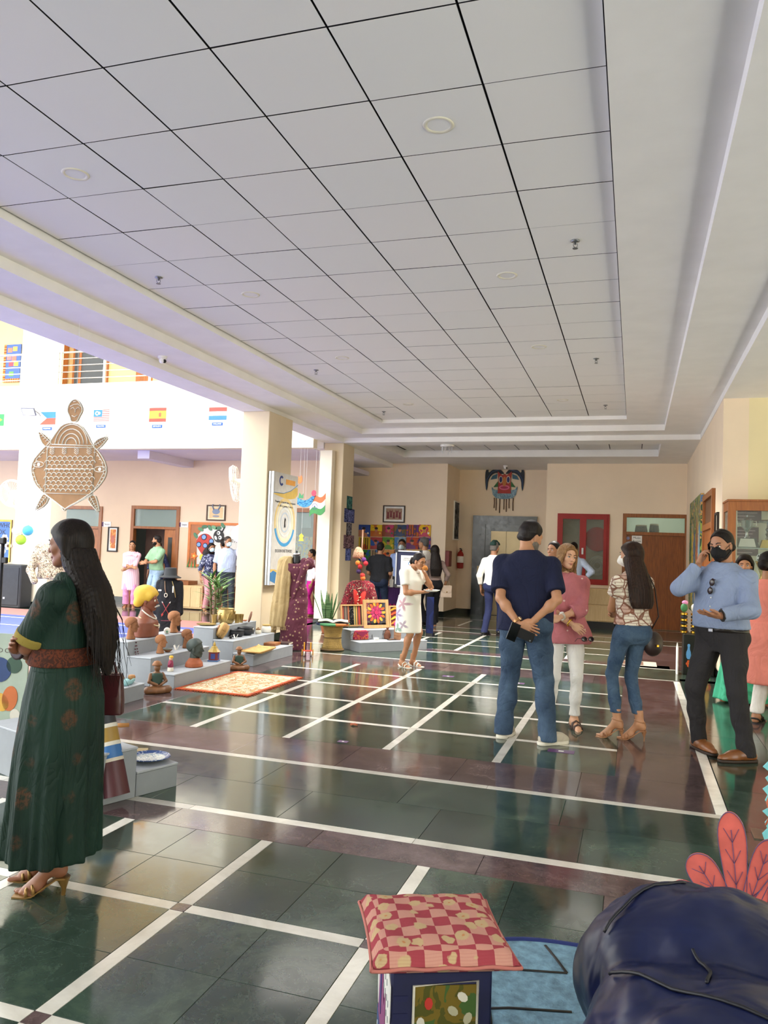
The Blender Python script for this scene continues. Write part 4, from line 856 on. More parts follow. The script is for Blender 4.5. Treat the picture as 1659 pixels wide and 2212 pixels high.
p = Person('grey-haired man in white shirt with glasses beside the notice stand', (-4.12, 15.62), 75, 1.79, 'm', 'a87552', 1.04, .03, FR); p.body(); p.shirt(cloth('e2dfd8', .8), .93, .7, .016); p.pants(cloth('2e3038'), 1., .05); p.shoes('oxford', M('121214', .3)); p.short_hair(hairmat('3a3836', '6b6864'), .011, .008); p.face()
p = Person('woman with long black hair and black outfit walking with a pale handbag', (-3.8, 15.25), 30, 1.63, 'f', '9a6b4c', 1., 0, FR); p.feet(R=(.08, .16, 0), L=(-.08, -.22, 0), lift=(0, .06)); p.arms(R=(.24, -.02, .92)); p.body(bare=.01); p.shirt(cloth('7c6a64', .85), 1.0, 1.8, .014, .06, .05, .04, .003, 'blouse'); p.pants(cloth('101014', .8), 1.04, .09, .1, .08, .085, .09, .01, .003); p.long_hair(BLK, [(1.1, .1, .04, -.13), (1.25, .13, .06, -.13), (1.42, .12, .075, -.09), (1.55, .1, .085, -.04), (1.63, .08, .08, -.01)], .016, .015); p.flats(M('6a6a70', .5), 'sandal', .014, 1); BAGW = p
p = Person('man in black T-shirt and dark jeans seen from behind at the purple stall', (-4.93, 15.2), -4, 1.66, 'm', '9a6b4c', 1.12, .05, FR); p.arms(R=(.16, .22, 1.02), L=(-.16, .2, 1.02)); p.body(); p.shirt(cloth('1f2024', .85), .9, .85, .016, .072, .068, fold=.003, name='t_shirt'); p.pants(denim('1c2438', '2c3850'), 1., .05); p.shoes('sneaker', M('222226', .6)); p.short_hair(BLK, .009, -.005)
# courtyard side
p = Person('woman in pale pink kurta and pink trousers with folded arms by the door', (-10.84, 15.2), 207, 1.51, 'f', 'a87552', 1.06, .02, FR); p.arms(R=(-.07, .23, 1.06), L=(.08, .26, 1.02), poleR=(.7, .1, -1), poleL=(-.7, .1, -1)); p.body(bare=.012); PK = stripes('d8a8b8', 'e4c4cc', 26, 'X'); p.shirt(PK, .98, 1.4, .016, .064, .058, .05, .002, 'kurta_top'); p.skirt(PK, [(.46, .225, .19, 0), (.7, .22, .18, 0), (.9, .21, .17, -.005), (1.0, .19, .15, 0), (1.05, .18, .14, 0)], None, 'kurta'); p.pants(cloth('d98fb8', .8), 1., .09, .085, .07, .075, .085, 0, .002); p.short_hair(BLK, .012, .012, .7); p.face(smile=.004); p.flats(M('8a5a48'), 'sandal', .012, 1)
d_ = SDF((-.2, -.2, 1.25), (.2, .25, 1.55), .012); d_.cone((-.12, .09, 1.36), (0, .12, 1.4), .035, .04, .02).cone((0, .12, 1.4), (.12, .08, 1.37), .04, .035, .02).cone((-.12, .09, 1.36), (-.12, -.06, 1.43), .035, .04, .02).cone((.12, .08, 1.37), (.12, -.06, 1.43), .035, .04, .02); p.part('scarf', d_, cloth('f0c8d2'))
p = Person('bearded man in sage green polo shirt and pale jeans by the classroom door', (-10.12, 15.1), 158, 1.65, 'm', 'a87552', 1.06, .02, FR); p.arms(R=(.0, .3, 1.12), L=(.02, .3, 1.1), poleR=(1, -.3, -.4), poleL=(-1, -.3, -.4)); p.headang = (-50, 0, 0); p.body(); p.shirt(cloth('86a886', .85), .93, .85, .014, .068, .06, name='polo_shirt'); p.pants(denim('8098b0', 'a8bccc'), .98, .05); p.shoes('sneaker', M('d8d4cc')); p.short_hair(BLK, .01, .008); p.beard(BLK); p.face(lips=None)
p = Person('person in dark patterned clothes standing inside the classroom doorway', (-10.75, 16.1), 200, 1.5, 'f', '8f6245', 1., 0, FR); p.body(bare=.01); p.shirt(dots('262c48', '5868a0', 22, .2), .9, 1.5, .016); p.pants(cloth('202a4a'), 1., .08); p.short_hair(BLK, .012, .01, .7)
p = Person('masked man in pale blue half-sleeve shirt and grey jeans, hand on hip', (-8.45, 15.25), 214, 1.68, 'm', 'a0704e', 1.12, .05, FR); p.feet(R=(.16, -.02, 20), L=(-.14, .02, -10)); p.arms(R=(.27, .06, .86), L=(-.2, .03, 1.02), poleL=(-1, -.4, .2)); p.headang = (30, -6, 0); p.body(); p.shirt(cloth('b0bcd8', .85), .94, .8, .016, .072, .07, fold=.003); p.pants(denim('2c3138', '474d56'), .98, .05, .095, .07, .062, .056); p.shoes('sneaker', M('18181c', .6)); p.short_hair(hairmat('2a2422', '4a403a'), .006, .004); p.face(lips=None); p.mask(cloth('b8d6e2', .7))
p = Person('masked woman in navy floral blouse and dusty pink trousers by the ladybird board', (onY(453, 1250, 15.4)[0], 15.4), 235, 1.52, 'f', 'a0704e', 1., 0, FR); p.body(bare=.012); p.shirt(blotch(['2a2c48', '3c4060', 'b8bcd0', '30344e'], 24), .92, 1.3, .018, name='blouse', flare=.2); p.pants(cloth('c98a92', .8), 1., .1, .092, .078, .075, .072); p.long_hair(BLK, [(1.38, .1, .06, -.06), (1.5, .1, .085, -.04), (1.6, .08, .08, -.01)], .014, .015); p.face(lips=None); p.mask(cloth('b8d6e2', .7)); p.flats(M('8a6a5a'), 'sandal', .012, 1)
p = Person('dark-haired man in charcoal shirt reaching toward the ladybird board', (onY(480, 1250, 15.75)[0], 15.75), 40, 1.62, 'm', '9a6b4c', 1., 0, FR); p.arms(L=(-.25, .3, 1.5), poleL=(-1, 0, -.6)); p.body(); p.shirt(blotch(['1e2028', '34363e', '2a2c34'], 30), .95, 1.9, .016); p.pants(denim('3a3f48', '555c66'), .98, .05); p.shoes('sneaker', M('18181c', .6)); p.short_hair(BLK, .014, .01); p.strap_on_wrist('L', M('e8e4dc', .4))
p = Person('woman in pale pink top glimpsed between the two columns', (-6.78, 16.05), 120, 1.46, 'f', 'a0704e', 1., 0, FR); p.body(bare=.01); p.shirt(cloth('f0d8e0'), .92, 1.5, .016); p.pants(cloth('c0208a', .7), 1., .05, .1, .09, .09, .09); p.short_hair(BLK, .014, .01, .7)
# right edge
p = Person('person in coral kurta and white trousers seen from behind at the right edge', (1.2, 8.17), -35, 1.6, 'f', 'a87552', 1.08, .02, .013); p.arms(L=(-.22, .06, .98), poleL=(-1, -.6, 0)); p.body(bare=.012); CO = cloth('d98272', .85); p.shirt(CO, .98, 1.4, .02, .068, .066, .058, .003, 'kurta_top'); p.skirt(CO, [(.42, .27, .22, 0), (.6, .25, .205, 0), (.9, .225, .185, -.005), (1.0, .2, .155, 0), (1.05, .188, .145, 0)], lambda th, z: np.clip((1-z)*.5, 0, 1)*.1*np.sin(th*7+z*3), 'kurta'); p.pants(cloth('e0ddd6', .8), 1., .1, .09, .072, .07, .068); p.short_hair(BLK, .02, .02, .7); mb = MB(); mb.ell(p.hpt((0, -.12, .0)), (.05, .045, .05), 14, 9); mb.build('hair_bun', BLK, p.o, True); p.flats(M('141416'), 'sandal', .014, 2)
p = Person('smiling dark-haired woman in green draped skirt behind the man on the phone', (1.14, 9.3), 172, 1.58, 'f', 'b07c58', 1., 0, .013); p.arms(R=(.2, .2, 1.0)); p.body(bare=.012); p.shirt(cloth('2f6a50', .8), .98, .9, .014, .062, .056, name='blouse'); p.skirt(blotch(['2c8c68', '48b08a', '1f7456'], 5, .7, 1, 'LINEAR'), [(.03, .31, .25, 0), (.3, .27, .21, 0), (.7, .2, .16, 0), (1.0, .16, .12, 0), (1.05, .15, .112, 0)], lambda th, z: np.clip((1-z)*.8, 0, 1)*(.09*np.sin(th*9+z*4)+.05*np.sin(th*15)), 'draped_skirt'); p.long_hair(BLK, [(1.4, .12, .07, -.06), (1.5, .12, .09, -.04), (1.6, .09, .085, -.01)], .022, .015); p.face(smile=.005)
# ================================================================== FLAT-WORK HELPERS
class Pan:
    """a wall panel: local 2d metres (u right, v up) from centre o; layers rise toward the viewer"""
    def __init__(s, o, ex, ey, parent): s.o = np.asarray(o, float); s.ex = np.asarray(ex, float); s.ey = np.asarray(ey, float); s.n = np.cross(s.ex, s.ey); s.p = parent
    def pt(s, u, v, z=0.): return s.o+s.ex*u+s.ey*v+s.n*z
    def poly(s, name, out, z0, z1, mt, parent=None): return MB().prism([tuple(q) for q in out], z1-z0, s.o+s.n*z0, s.ex, s.ey).build(name, mt, parent or s.p)
    def rect(s, name, u0, v0, u1, v1, z0, z1, mt, parent=None): return s.poly(name, [(u0, v0), (u1, v0), (u1, v1), (u0, v1)], z0, z1, mt, parent)
    def disc(s, name, u, v, a, b, z0, z1, mt, parent=None, n=20, rot=0., t0=0., t1=2*PI):
        c, q = math.cos(rot), math.sin(rot); P = [(a*math.cos(t), b*math.sin(t)) for t in (np.linspace(t0, t1, n, endpoint=(t1-t0) < 6.28))]; return s.poly(name, [(u+x*c-y*q, v+x*q+y*c) for x, y in P], z0, z1, mt, parent)
    def tube(s, name, pts, r, mt, z=0., parent=None, n=6, flat=1.): return MB().tube([s.pt(u, v, z) for u, v in pts], r, n, flat=flat).build(name, mt, parent or s.p, True)
    def ring(s, name, u, v, r0, r1, z0, z1, mt, t0=0., t1=2*PI, parent=None, n=36):
        T = np.linspace(t0, t1, n); P = [(u+r1*math.cos(t), v+r1*math.sin(t)) for t in T]+[(u+r0*math.cos(t), v+r0*math.sin(t)) for t in T[::-1]]; mb = MB(); f = lambda i: (i, i+1, 2*n-2-i, 2*n-1-i)
        vs = [s.pt(a, b, z1) for a, b in P]+[s.pt(a, b, z0) for a, b in P]; m = 2*n; fs = [f(i) for i in range(n-1)]+[(i, m+i, m+(i+1) % m, (i+1) % m) for i in range(m)]; mb.add(vs, fs); return mb.build(name, mt, parent or s.p)
    def text(s, name, st, u, v, size, mt, z=.004, parent=None, width=None, align='CENTER'): return text(name, st, size, s.pt(u, v, z), s.ex, s.ey, mt, parent or s.p, align, .001, width)
    def frame(s, w, h, fw, d, mt, name='frame'):
        for u0, v0, u1, v1 in ((-w/2, -h/2, -w/2+fw, h/2), (w/2-fw, -h/2, w/2, h/2), (-w/2+fw, h/2-fw, w/2-fw, h/2), (-w/2+fw, -h/2, w/2-fw, -h/2+fw)): s.rect(name, u0, v0, u1, v1, 0, d, mt)
EXY, EZ = (1, 0, 0), (0, 0, 1); EXC = (0, 1, 0); EXR = (0, -1, 0)
def pxY(Y, x0, y0, x1, y1):
    a, b = onY(x0, (y0+y1)/2, Y), onY(x1, (y0+y1)/2, Y); t, u = onY((x0+x1)/2, y0, Y), onY((x0+x1)/2, y1, Y); return np.array([(a[0]+b[0])/2, Y, (t[2]+u[2])/2]), b[0]-a[0], t[2]-u[2]
def pxX(X, x0, y0, x1, y1):
    a, b = onX(x0, (y0+y1)/2, X), onX(x1, (y0+y1)/2, X); t, u = onX((x0+x1)/2, y0, X), onX((x0+x1)/2, y1, X); return np.array([X, (a[1]+b[1])/2, (t[2]+u[2])/2]), abs(b[1]-a[1]), t[2]-u[2]
def panel(name, label, cat, o, ex, off=.0, group=None):
    n = np.cross(np.asarray(ex, float), EZ); r = thing(name, label, cat, (0, 0, 0), 0, group); return Pan(np.asarray(o)+n*off, ex, EZ, r)
WH, BK = M('eceae4', .5), M('141416', .5); STEEL = M('b9bbbd', .28, .95, .03); WOODD = wood('7c4520', 'a0622f', .4); WOODL = wood('b98a55', 'd0a672', .5); PLY = wood('c8a878', 'd8bc8c', .5)
def C(c, r=.6): return M(c, r, var=.05)
# ================================================================== CEILING FITTINGS
GLW = M('a9a79f', .35); GLB = emit('cfd8ff', 1.4)
dl = None
for i, (x, y, lb) in enumerate(((163, 376, 'round recessed downlight glowing pale blue, nearest on the left'), (947, 270, 'round recessed downlight, largest and nearest right of centre'), (541, 636, 'round recessed downlight in the left row, second from the viewer'), (1095, 595, 'round recessed downlight in the right row, second from the viewer'), (739, 773, 'round recessed downlight in the left row, third from the viewer'), (1164, 749, 'round recessed downlight in the right row, third from the viewer'), (1215, 864, 'small round recessed downlight, farthest in the right row'), (882, 873, 'small round recessed downlight, farthest in the left row'))):
    q = G(x, y, 3.85); r = thing('ceiling_downlight', lb, 'light', q, 0, 'recessed ceiling downlights')
    if dl is None:
        dl = (MB().lathe([(.06, .012), (.062, .0), (.07, -.006), (.083, -.006), (.088, .0), (.088, .004)], 28).mesh('bezel', M('dcd8c6', .4), True), MB().lathe([(1e-6, .004), (.06, .004), (.061, .012)], 24).mesh('lens', GLW, True), MB().lathe([(1e-6, .004), (.06, .004), (.061, .012)], 24).mesh('lens', GLB, True))
    for nm, me in (('bezel', dl[0]), ('lens', dl[2] if i == 0 else dl[1])): o = bpy.data.objects.new(nm, me); COL.objects.link(o); o.parent = r
    if i > 3:  # fill spots added under the unlit rear downlights to brighten the lobby walls
        L = bpy.data.lights.new('fill_spot', 'SPOT'); L.energy = (120, 120, 700, 700)[i-4]; L.spot_size = 2.4; L.spot_blend = .8; L.shadow_soft_size = .7; L.color = (1, .95, .87); lo = bpy.data.objects.new('fill_spot', L); COL.objects.link(lo); lo.parent = r; lo.location = (0, 0, -.02)
sm_ = MB().lathe([(.032, .0), (.034, -.006), (.02, -.012), (.009, -.014), (.008, -.03), (1e-6, -.03)], 16).mesh('body', M('8e9092', .3, .9), True); sd = MB(); sd.tube([(-.014, 0, -.02), (-.016, 0, -.04), (0, 0, -.056)], .003, 5); sd.tube([(.014, 0, -.02), (.016, 0, -.04), (0, 0, -.056)], .003, 5); sd.lathe([(1e-6, -.055), (.02, -.056), (.02, -.06), (1e-6, -.06)], 14); sdm = sd.mesh('deflector', M('8e9092', .3, .9))
for x, y, lb in ((343, 599, 'fire sprinkler near the left edge of the tiled ceiling'), (1243, 520, 'fire sprinkler nearest the viewer in the right-hand tile column'), (683, 799, 'fire sprinkler further along the left tile column'), (1288, 774, 'fire sprinkler second in the right-hand tile column'), (829, 889, 'small far fire sprinkler in the left tile column'), (1308, 875, 'small far fire sprinkler in the right-hand tile column')):
    r = thing('fire_sprinkler', lb, 'sprinkler', G(x, y, 3.85), .5, 'ceiling fire sprinklers')
    for nm, me in (('body', sm_), ('deflector', sdm)): o = bpy.data.objects.new(nm, me); COL.objects.link(o); o.parent = r
def cctv(q, rz, lb):
    r = thing('dome_camera', lb, 'camera', q, rz); MB().lathe([(.055, 0), (.055, -.018), (.05, -.024), (.04, -.03)], 24).build('base', WH, r, True, auto=40); d = MB(); d.ell((0, 0, -.045), .04, 18, 12); d.build('dome', WH, r, True); e = MB(); e.lathe([(.022, 0), (.022, .012), (1e-6, .016)], 16, (.026, -.012, -.055), eul(PI/2+.5, 0, .5)); e.build('lens', BK, r, True)
cctv(G(351, 770, 3.69), .4, 'white dome security camera under the stepped ceiling edge on the left'); cctv((onY(1092, 998, 18.4)[0], 18.4, 3.6), 0, 'white dome security camera above the lift')
q = G(966, 961, 3.6); r = thing('wind_chime', 'white ceiling mobile with short hanging tubes in the lobby', 'mobile', (q[0], q[1], 3.6)); MB().lathe([(.13, 0), (.135, -.03), (.12, -.04), (1e-6, -.04)], 24).build('plate', WH, r, True)
for i in range(8): a = i*PI/4; MB().tube([(.1*math.cos(a), .1*math.sin(a), -.04), (.1*math.cos(a), .1*math.sin(a), -.12-.03*(i % 3))], .006, 6).build('tube', M('c8cace', .3, .6), r)
# ================================================================== LIFT
r = thing('lift', 'steel two-leaf lift doors in a dark green marble surround', 'lift', (0, 0, 0)); P = Pan((0, YL-.014, 0), EXY, EZ, r); X = lambda x, Y=YL: onY(x, 1230, Y)[0]; zt = onY(1090, 1115, YL)[2]; z2 = onY(1090, 1148, YL)[2]; xo0, xo1, xi0, xi1 = X(1020), X(1158), X(1059), X(1126); GM = marble('lift_marble', [(.3, '0f1613'), (.6, '1b2420'), (.8, '2c3631')], 2.5, .2, '3d4a42')
P.rect('surround', xo0, 0, xi0-.14, zt, 0, .06, GM); P.rect('surround', xi1+.14, 0, xo1, zt, 0, .06, GM); P.rect('lintel', xi0-.14, z2+.17, xi1+.14, zt, 0, .06, GM); P.rect('jamb', xi0-.14, 0, xi0, z2+.17, 0, .03, GM); P.rect('jamb', xi1, 0, xi1+.14, z2+.17, 0, .03, GM); P.rect('jamb', xi0, z2, xi1, z2+.17, 0, .03, GM)
mx = (xi0+xi1)/2; BR = M('9a8a6c', .32, .85, .06, 2); P.rect('lift_door', xi0, .01, mx-.004, z2, .0, .018, BR); P.rect('lift_door', mx+.004, .01, xi1, z2, 0, .018, BR); P.rect('call_plate', xi0-.32, 1.02, xi0-.22, 1.2, .06, .07, BR)
# tribal mask over the lift
o, w, h = pxY(YL, 1048, 1010, 1133, 1080); P = panel('tribal_mask_art', 'painted horned mask artwork with hanging brown strands above the lift', 'artwork', o, EXY, .01); s_ = w/2
def mir(f): f(1); f(-1)
FAC = [(-.36, .62), (-.1, .42), (0, .5), (.1, .42), (.36, .62), (.3, .1), (.34, -.5), (-.34, -.5), (-.3, .1)]; P.poly('face', [(a*s_, b*s_) for a, b in FAC], 0, .03, C('a8342a'))
def hn(g):
    P.poly('horn', [(g*a*s_, b*s_) for a, b in chaikin([(.0, .5), (.3, .8), (.62, .72), (.86, .5), (.8, .95), (.98, .7), (1.0, .2), (.92, -.42), (.86, -.2), (.84, .15), (.7, .42), (.45, .56), (.2, .5)], 1)], 0, .025, C('1c2430')); P.poly('brow_patch', [(g*a*s_, b*s_) for a, b in ((.38, .5), (.62, .4), (.72, .2), (.4, .25))], 0, .02, C('3a6478')); P.poly('ear_patch', [(g*a*s_, b*s_) for a, b in ((.34, .12), (.56, -.18), (.34, -.16))], 0, .02, C('2c6a34')); P.disc('eye', g*.19*s_, .2*s_, .07*s_, .15*s_, .03, .035, C('1c2060')); P.disc('eye_rim', g*.19*s_, .2*s_, .1*s_, .19*s_, .03, .033, C('d8c8b0')); P.tube('horn_dashes', [(g*.3*s_, .7*s_), (g*.66*s_, .6*s_), (g*.9*s_, .2*s_), (g*.93*s_, -.3*s_)], .006, C('4a6a9a'), .026)
mir(hn); P.disc('nose', 0, .1*s_, .1*s_, .25*s_, .03, .04, C('c07838')); P.disc('mouth', 0, -.2*s_, .27*s_, .13*s_, .03, .036, C('d8688a')); P.disc('lips', 0, -.2*s_, .2*s_, .06*s_, .036, .042, C('a02848')); P.poly('beard', [(a*s_, b*s_) for a, b in chaikin([(-.68, -.1), (-.5, -.36), (.5, -.36), (.7, -.06), (.55, -.72), (0, -.8), (-.55, -.72)], 1)], 0, .022, blotch(['6f8fa0', '9ab4c0', '55707e'], 18))
for i, u in enumerate((-.5, -.4, -.22, 0, .12, .26, .46)): P.tube('strand', [(u*s_, -.72*s_), (u*s_*.97, -1.0*s_), (u*s_, (-1.25-.3*((i*37) % 5)/5)*s_)], .012, C('5a3a20'), .01)
# ================================================================== HOSE CABINET
RED = M('9c1a14', .5, var=.04); GLS = glass('c8d2cd', .07); ow, oh = hx1-hx0, hz1-hz0; r = thing('fire_hose_cabinet', 'red fire hose cabinet with two glazed doors set in the wall', 'cabinet', (0, 0, 0)); P = Pan(((hx0+hx1)/2, YB, (hz0+hz1)/2), EXY, EZ, r)
MB().b2((hx0, YB+.45, hz0), (hx1, YB+.5, hz1)).build('back_panel', C('b0a58e'), r); P.frame(ow, oh, .05, .03, RED, 'frame')
for g, (a, b) in ((1, (-ow/2+.05, 0)), (2, (0, ow/2-.05))):
    d = P.rect('door_stile', a, -oh/2+.05, a+.07, oh/2-.05, .0, .045, RED); P.rect('door_stile', b-.07, -oh/2+.05, b, oh/2-.05, 0, .045, RED); P.rect('door_rail', a+.07, oh/2-.12, b-.07, oh/2-.05, 0, .045, RED); P.rect('door_rail', a+.07, -oh/2+.05, b-.07, -oh/2+.12, 0, .045, RED); P.rect('pane', a+.07, -oh/2+.12, b-.07, oh/2-.12, .01, .016, GLS)
P.rect('handle', -.02, -.12, .02, .02, .045, .07, STEEL)
q = onY(1290, 1165, YB+.25); MB().lathe([(.06, -.1), (.27, -.1), (.27, -.08), (.2, -.06), (.2, .06), (.27, .08), (.27, .1), (.06, .1)], 32, q, eul(PI/2, 0, 0)).build('hose_reel', RED, r, True, auto=40); q = onY(1290, 1222, YB+.2); mb = MB()
for i in range(5): mb.tube([q+np.array(((.08+.032*i)*math.cos(t), .0, (.08+.032*i)*math.sin(t))) for t in np.linspace(0, 2*PI, 26)], .016, 6)
o = mb.build('hose_coil', C('b8b2a2'), r, True); o['kind'] = 'stuff'
# low wooden cabinet under it
q0 = onY(1243, 1300, YB)[0]; q1 = dx0-.12; r = thing('low_cabinet', 'low pale wood cabinet on a dark plinth under the red hose cabinet', 'cabinet', (0, 0, 0)); MB().b2((q0, YB-.4, .13), (q1, YB-.013, .84), .005).build('body', PLY, r); MB().b2((q0+.01, YB-.39, .0), (q1-.01, YB-.02, .13)).build('plinth', BK, r)
for i, (z0_, z1_) in enumerate(((.15, .48), (.5, .82))): MB().b2((q0+.015, YB-.418, z0_), (q1-.015, YB-.4, z1_), .003).build('drawer_front', PLY, r)
# ================================================================== MUSIC ROOM DOOR
r = struct(MB().b2((dx0, YB-.02, 0), (dx0+.08, YB+.12, dz1)).build('door_1', WOODD)); dw = dx1-dx0; zr = onY(1415, 1152, YB)[2]
for nm, lo, hi, mt in (('door_jamb', (dx1-.08, YB-.02, 0), (dx1, YB+.12, dz1), WOODD), ('door_head', (dx0+.08, YB-.02, dz1-.08), (dx1-.08, YB+.12, dz1), WOODD), ('transom_rail', (dx0+.08, YB-.02, zr-.05), (dx1-.08, YB+.12, zr+.02), WOODD), ('door_leaf', (dx0+.082, YB+.02, .004), (dx1-.082, YB+.06, zr-.052), wood('6e3812', '96541f', .35)), ('pane', (dx0+.08, YB+.04, zr+.02), (dx1-.08, YB+.046, dz1-.08), glass('dcebe2', .12))): MB().b2(lo, hi, .003).build(nm, mt, r)
P = Pan((0, YB+.019, 0), EXY, EZ, r); a, b = onY(1365, 1158, YB)[0], onY(1387, 1158, YB)[0]; zz = onY(1376, 1165, YB)[2]; P.rect('sign', a, zz-.09, b, zz+.08, 0, .006, WH); P.text('sign_lettering', 'Music', (a+b)/2, zz+.03, .07, BK, .008); P.text('sign_lettering', 'Room', (a+b)/2, zz-.04, .07, BK, .008); P.rect('notice', a, zz-.3, b, zz-.16, 0, .005, C('7d9a8a')); P.disc('sticker', a-.08, zz+.02, .035, .035, 0, .005, C('8a8aa8')); MB().ell((dx0+.17, YB, 1.0), (.03, .03, .03)).build('door_knob', STEEL, r, True)
wallbox('wall_music_room', (dx0-1, YB+3, 0), (dx1+.6, YB+3.1, 3.4), plaster('c8d4c4')); wallbox('floor_music_room', (dx0-1, YB+.85, -.02), (dx1+.6, YB+3, 0), C('8a7a68')).name = 'floor.004'
wallbox('ceiling_music_room', (dx0-1, YB+.85, 3.3), (dx1+.6, YB+3.1, 3.4), m_ceil).name = 'ceiling.005'; area('room_light', ((dx0+dx1)/2, YB+2, 3.25), (0, 0, 0), 1.2, .3, 5, (.95, 1, .95))
for i, x in enumerate((dx0-1.1, dx1+.5)): wallbox('wall_music_side_%d' % i, (x, YB+.85, 0), (x+.1, YB+3.1, 3.4), plaster('c8d4c4'))
MB().b2((dx0+.1, YB+.9, 2.02), (dx1-.1, YB+1.2, 2.05)).build('shelf', PLY, r)
for i, (x, rr, hh) in enumerate(((1385, .14, .24), (1413, .11, .27))):
    q = onY(x, 1145, YB+1.05); t_ = thing('tabla_drum', ('wider tabla drum seen through the music room transom', 'taller tabla drum seen through the music room transom')[i], 'drum', (q[0], YB+1.05, 2.05), 0, 'tabla drums'); MB().lathe([(rr*.75, 0), (rr*.95, hh*.2), (rr, hh*.5), (rr*.85, hh*.95), (rr*.8, hh)], 20).build('shell', stripes('2c2c30', '77746c', 40, 'X'), t_, True); MB().lathe([(rr*.86, hh*.9), (rr*.9, hh*.97), (rr*.8, hh+.01), (1e-6, hh+.012)], 20).build('head', C('c8bca4'), t_, True)
# ================================================================== LEFT PART OF THE LOBBY
# poster and extinguisher on the return wall beside the lift
o, w, h = pxX(xa, 979, 1083, 994, 1167); P = panel('framed_poster', 'tall framed black and white poster on the side wall by the lift', 'picture', o, EXC, .0); P.frame(w, h, .03, .03, WH); P.rect('print', -w/2+.03, -h/2+.03, w/2-.03, h/2-.03, 0, .012, blotch(['2c2e32', '5a5c60', '8a8c90', '3a3c40'], 4)); P.poly('statue', [(-.03, -.1), (.06, -.1), (.05, .3), (.02, .42), (-.02, .3)], .012, .016, BK)
q = onX(986, 1205, xa); r = thing('fire_extinguisher', 'red fire extinguisher hanging on the side wall by the lift', 'extinguisher', (xa+.1, q[1], 0)); z0 = onX(986, 1228, xa)[2]; z1 = onX(986, 1192, xa)[2]; MB().lathe([(.02, z0), (.075, z0+.01), (.08, z0+.04), (.08, z1-.06), (.06, z1-.01), (.025, z1+.02), (.022, z1+.05), (1e-6, z1+.05)], 20).build('cylinder', RED, r, True, auto=50); MB().box((.0, .0, z1+.08), (.03, .14, .03), None, .006).build('valve', BK, r); MB().tube([(0, .05, z1+.07), (.02, .14, z1), (.03, .17, z0+.2), (.03, .2, z0+.05)], .014, 8).build('hose', BK, r, True); MB().lathe([(.081, z0+.15), (.0815, z0+.16), (.0815, z0+.3), (.081, z0+.31)], 20).build('label', WH, r)
q = onY(974, 1206, YB); MB().b2((xa-.02, YB+.02, onY(970, 1224, YB)[2]), (xa+.1, YB+.28, onY(970, 1190, YB)[2]), .01).build('alarm_box', M('7a2a26', .4)); tag(bpy.data.objects['alarm_box'], 'small dark red box on the wall corner beside the extinguisher', 'box')
# framed print
o, w, h = pxY(YB, 828, 1092, 875, 1129); P = panel('framed_print', 'framed print of dancing maroon figures on the lobby wall', 'picture', o, EXY, 0); P.frame(w, h, .025, .03, C('3a2a20')); P.rect('mount', -w/2+.02, -h/2+.02, w/2-.02, h/2-.02, 0, .012, WH); P.rect('print', -w*.37, -h*.33, w*.37, h*.33, .012, .014, C('a88a70'))
for i in range(5): u = -w*.27+w*.135*i; v = -.02+.03*(i % 2); P.poly('figure', [(u-.03, v-.09), (u+.03, v-.09), (u+.02, v+.02), (u+.04, v+.1), (u, v+.05), (u-.04, v+.1), (u-.02, v+.02)], .014, .017, C('7a2a2e'))
# children's paintings: six by three
gx = [775, 800.5, 826.5, 852, 878, 905, 931]; gy = [1133, 1160, 1187, 1215]
KP = [('3b55a8', 'c8886a', 'blue painting of a bald figure in red'), ('e0c030', 'c06a30', 'yellow painting of a reclining orange figure'), ('b8406a', '8a4a34', 'magenta painting of a dark-haired woman'), ('7a6438', '3a4a6a', 'brown painting of a figure among tree trunks'), ('c06030', '6a3a7a', 'orange painting of a figure with raised arms'), ('e2b428', 'b8405a', 'yellow painting of a black-haired girl in pink'), ('d8602c', 'e0c040', 'orange painting of a figure in yellow'), ('3a62b0', 'b04a4a', 'blue painting of a figure with red heart'), ('b8a428', '5a8a3a', 'yellow-green painting of a woman holding a bowl'), ('4a7ab0', '8a9aa0', 'pale blue painting with white lettering'), ('b04a2c', '6a3a6a', 'rust painting with purple trunk shapes'), ('2c3e88', '9a4a6a', 'dark blue painting of fishes'), ('4a9a4a', '3a6ab0', 'green painting behind the pom-pom garland'), ('5a8ac8', 'b8a080', 'sky blue painting beside the black T-shirt man'), ('d8562c', 'e0a060', 'orange painting of a fair-haired child'), ('5a6ab0', 'a05a4a', 'blue painting behind the notice stand'), ('d0a030', '6a4a8a', 'ochre painting behind the grey-haired man'), ('c8a030', '3a8a5a', 'mustard painting in the bottom right corner')]
for j in range(3):
    for i in range(6):
        bc, fc, lb = KP[j*6+i]; o, w, h = pxY(YB, gx[i]+.6, gy[j]+.6, gx[i+1]-.6, gy[j+1]-.6); P = panel('child_painting', lb+' in the grid of canvases', 'painting', o, EXY, 0, "children's painted canvases"); P.rect('canvas', -w/2, -h/2, w/2, h/2, 0, .03, blotch([bc, fc, bc], 3+i, .7, .6)); k = (i*7+j*3) % 5
        if k != 3:
            P.poly('shirt', [(a*w, b*h) for a, b in chaikin([(-.3, -.49), (.3, -.49), (.24, -.22), (.08, -.14), (-.08, -.14), (-.24, -.22)], 1)], .03, .032, C(fc)); P.disc('face', .02*w*(k-2), .06*h, .13*w, .19*h, .03, .034, C('c07a58')); P.disc('hair', .02*w*(k-2), .2*h, .15*w, .1*h, .03, .035, C('2a1a14'))
        else:
            for u in (-.3, -.1, .12, .3): P.rect('trunk', (u-.04)*w, -.45*h, (u+.04)*w, .45*h, .03, .032, C('4a3018'))
        if k in (0, 2, 4): P.disc('motif', .33*w, -.2*h, .09*w, .09*w, .03, .033, C(('e8e0d0', 'e0c040', '2c6a4a')[k//2]))
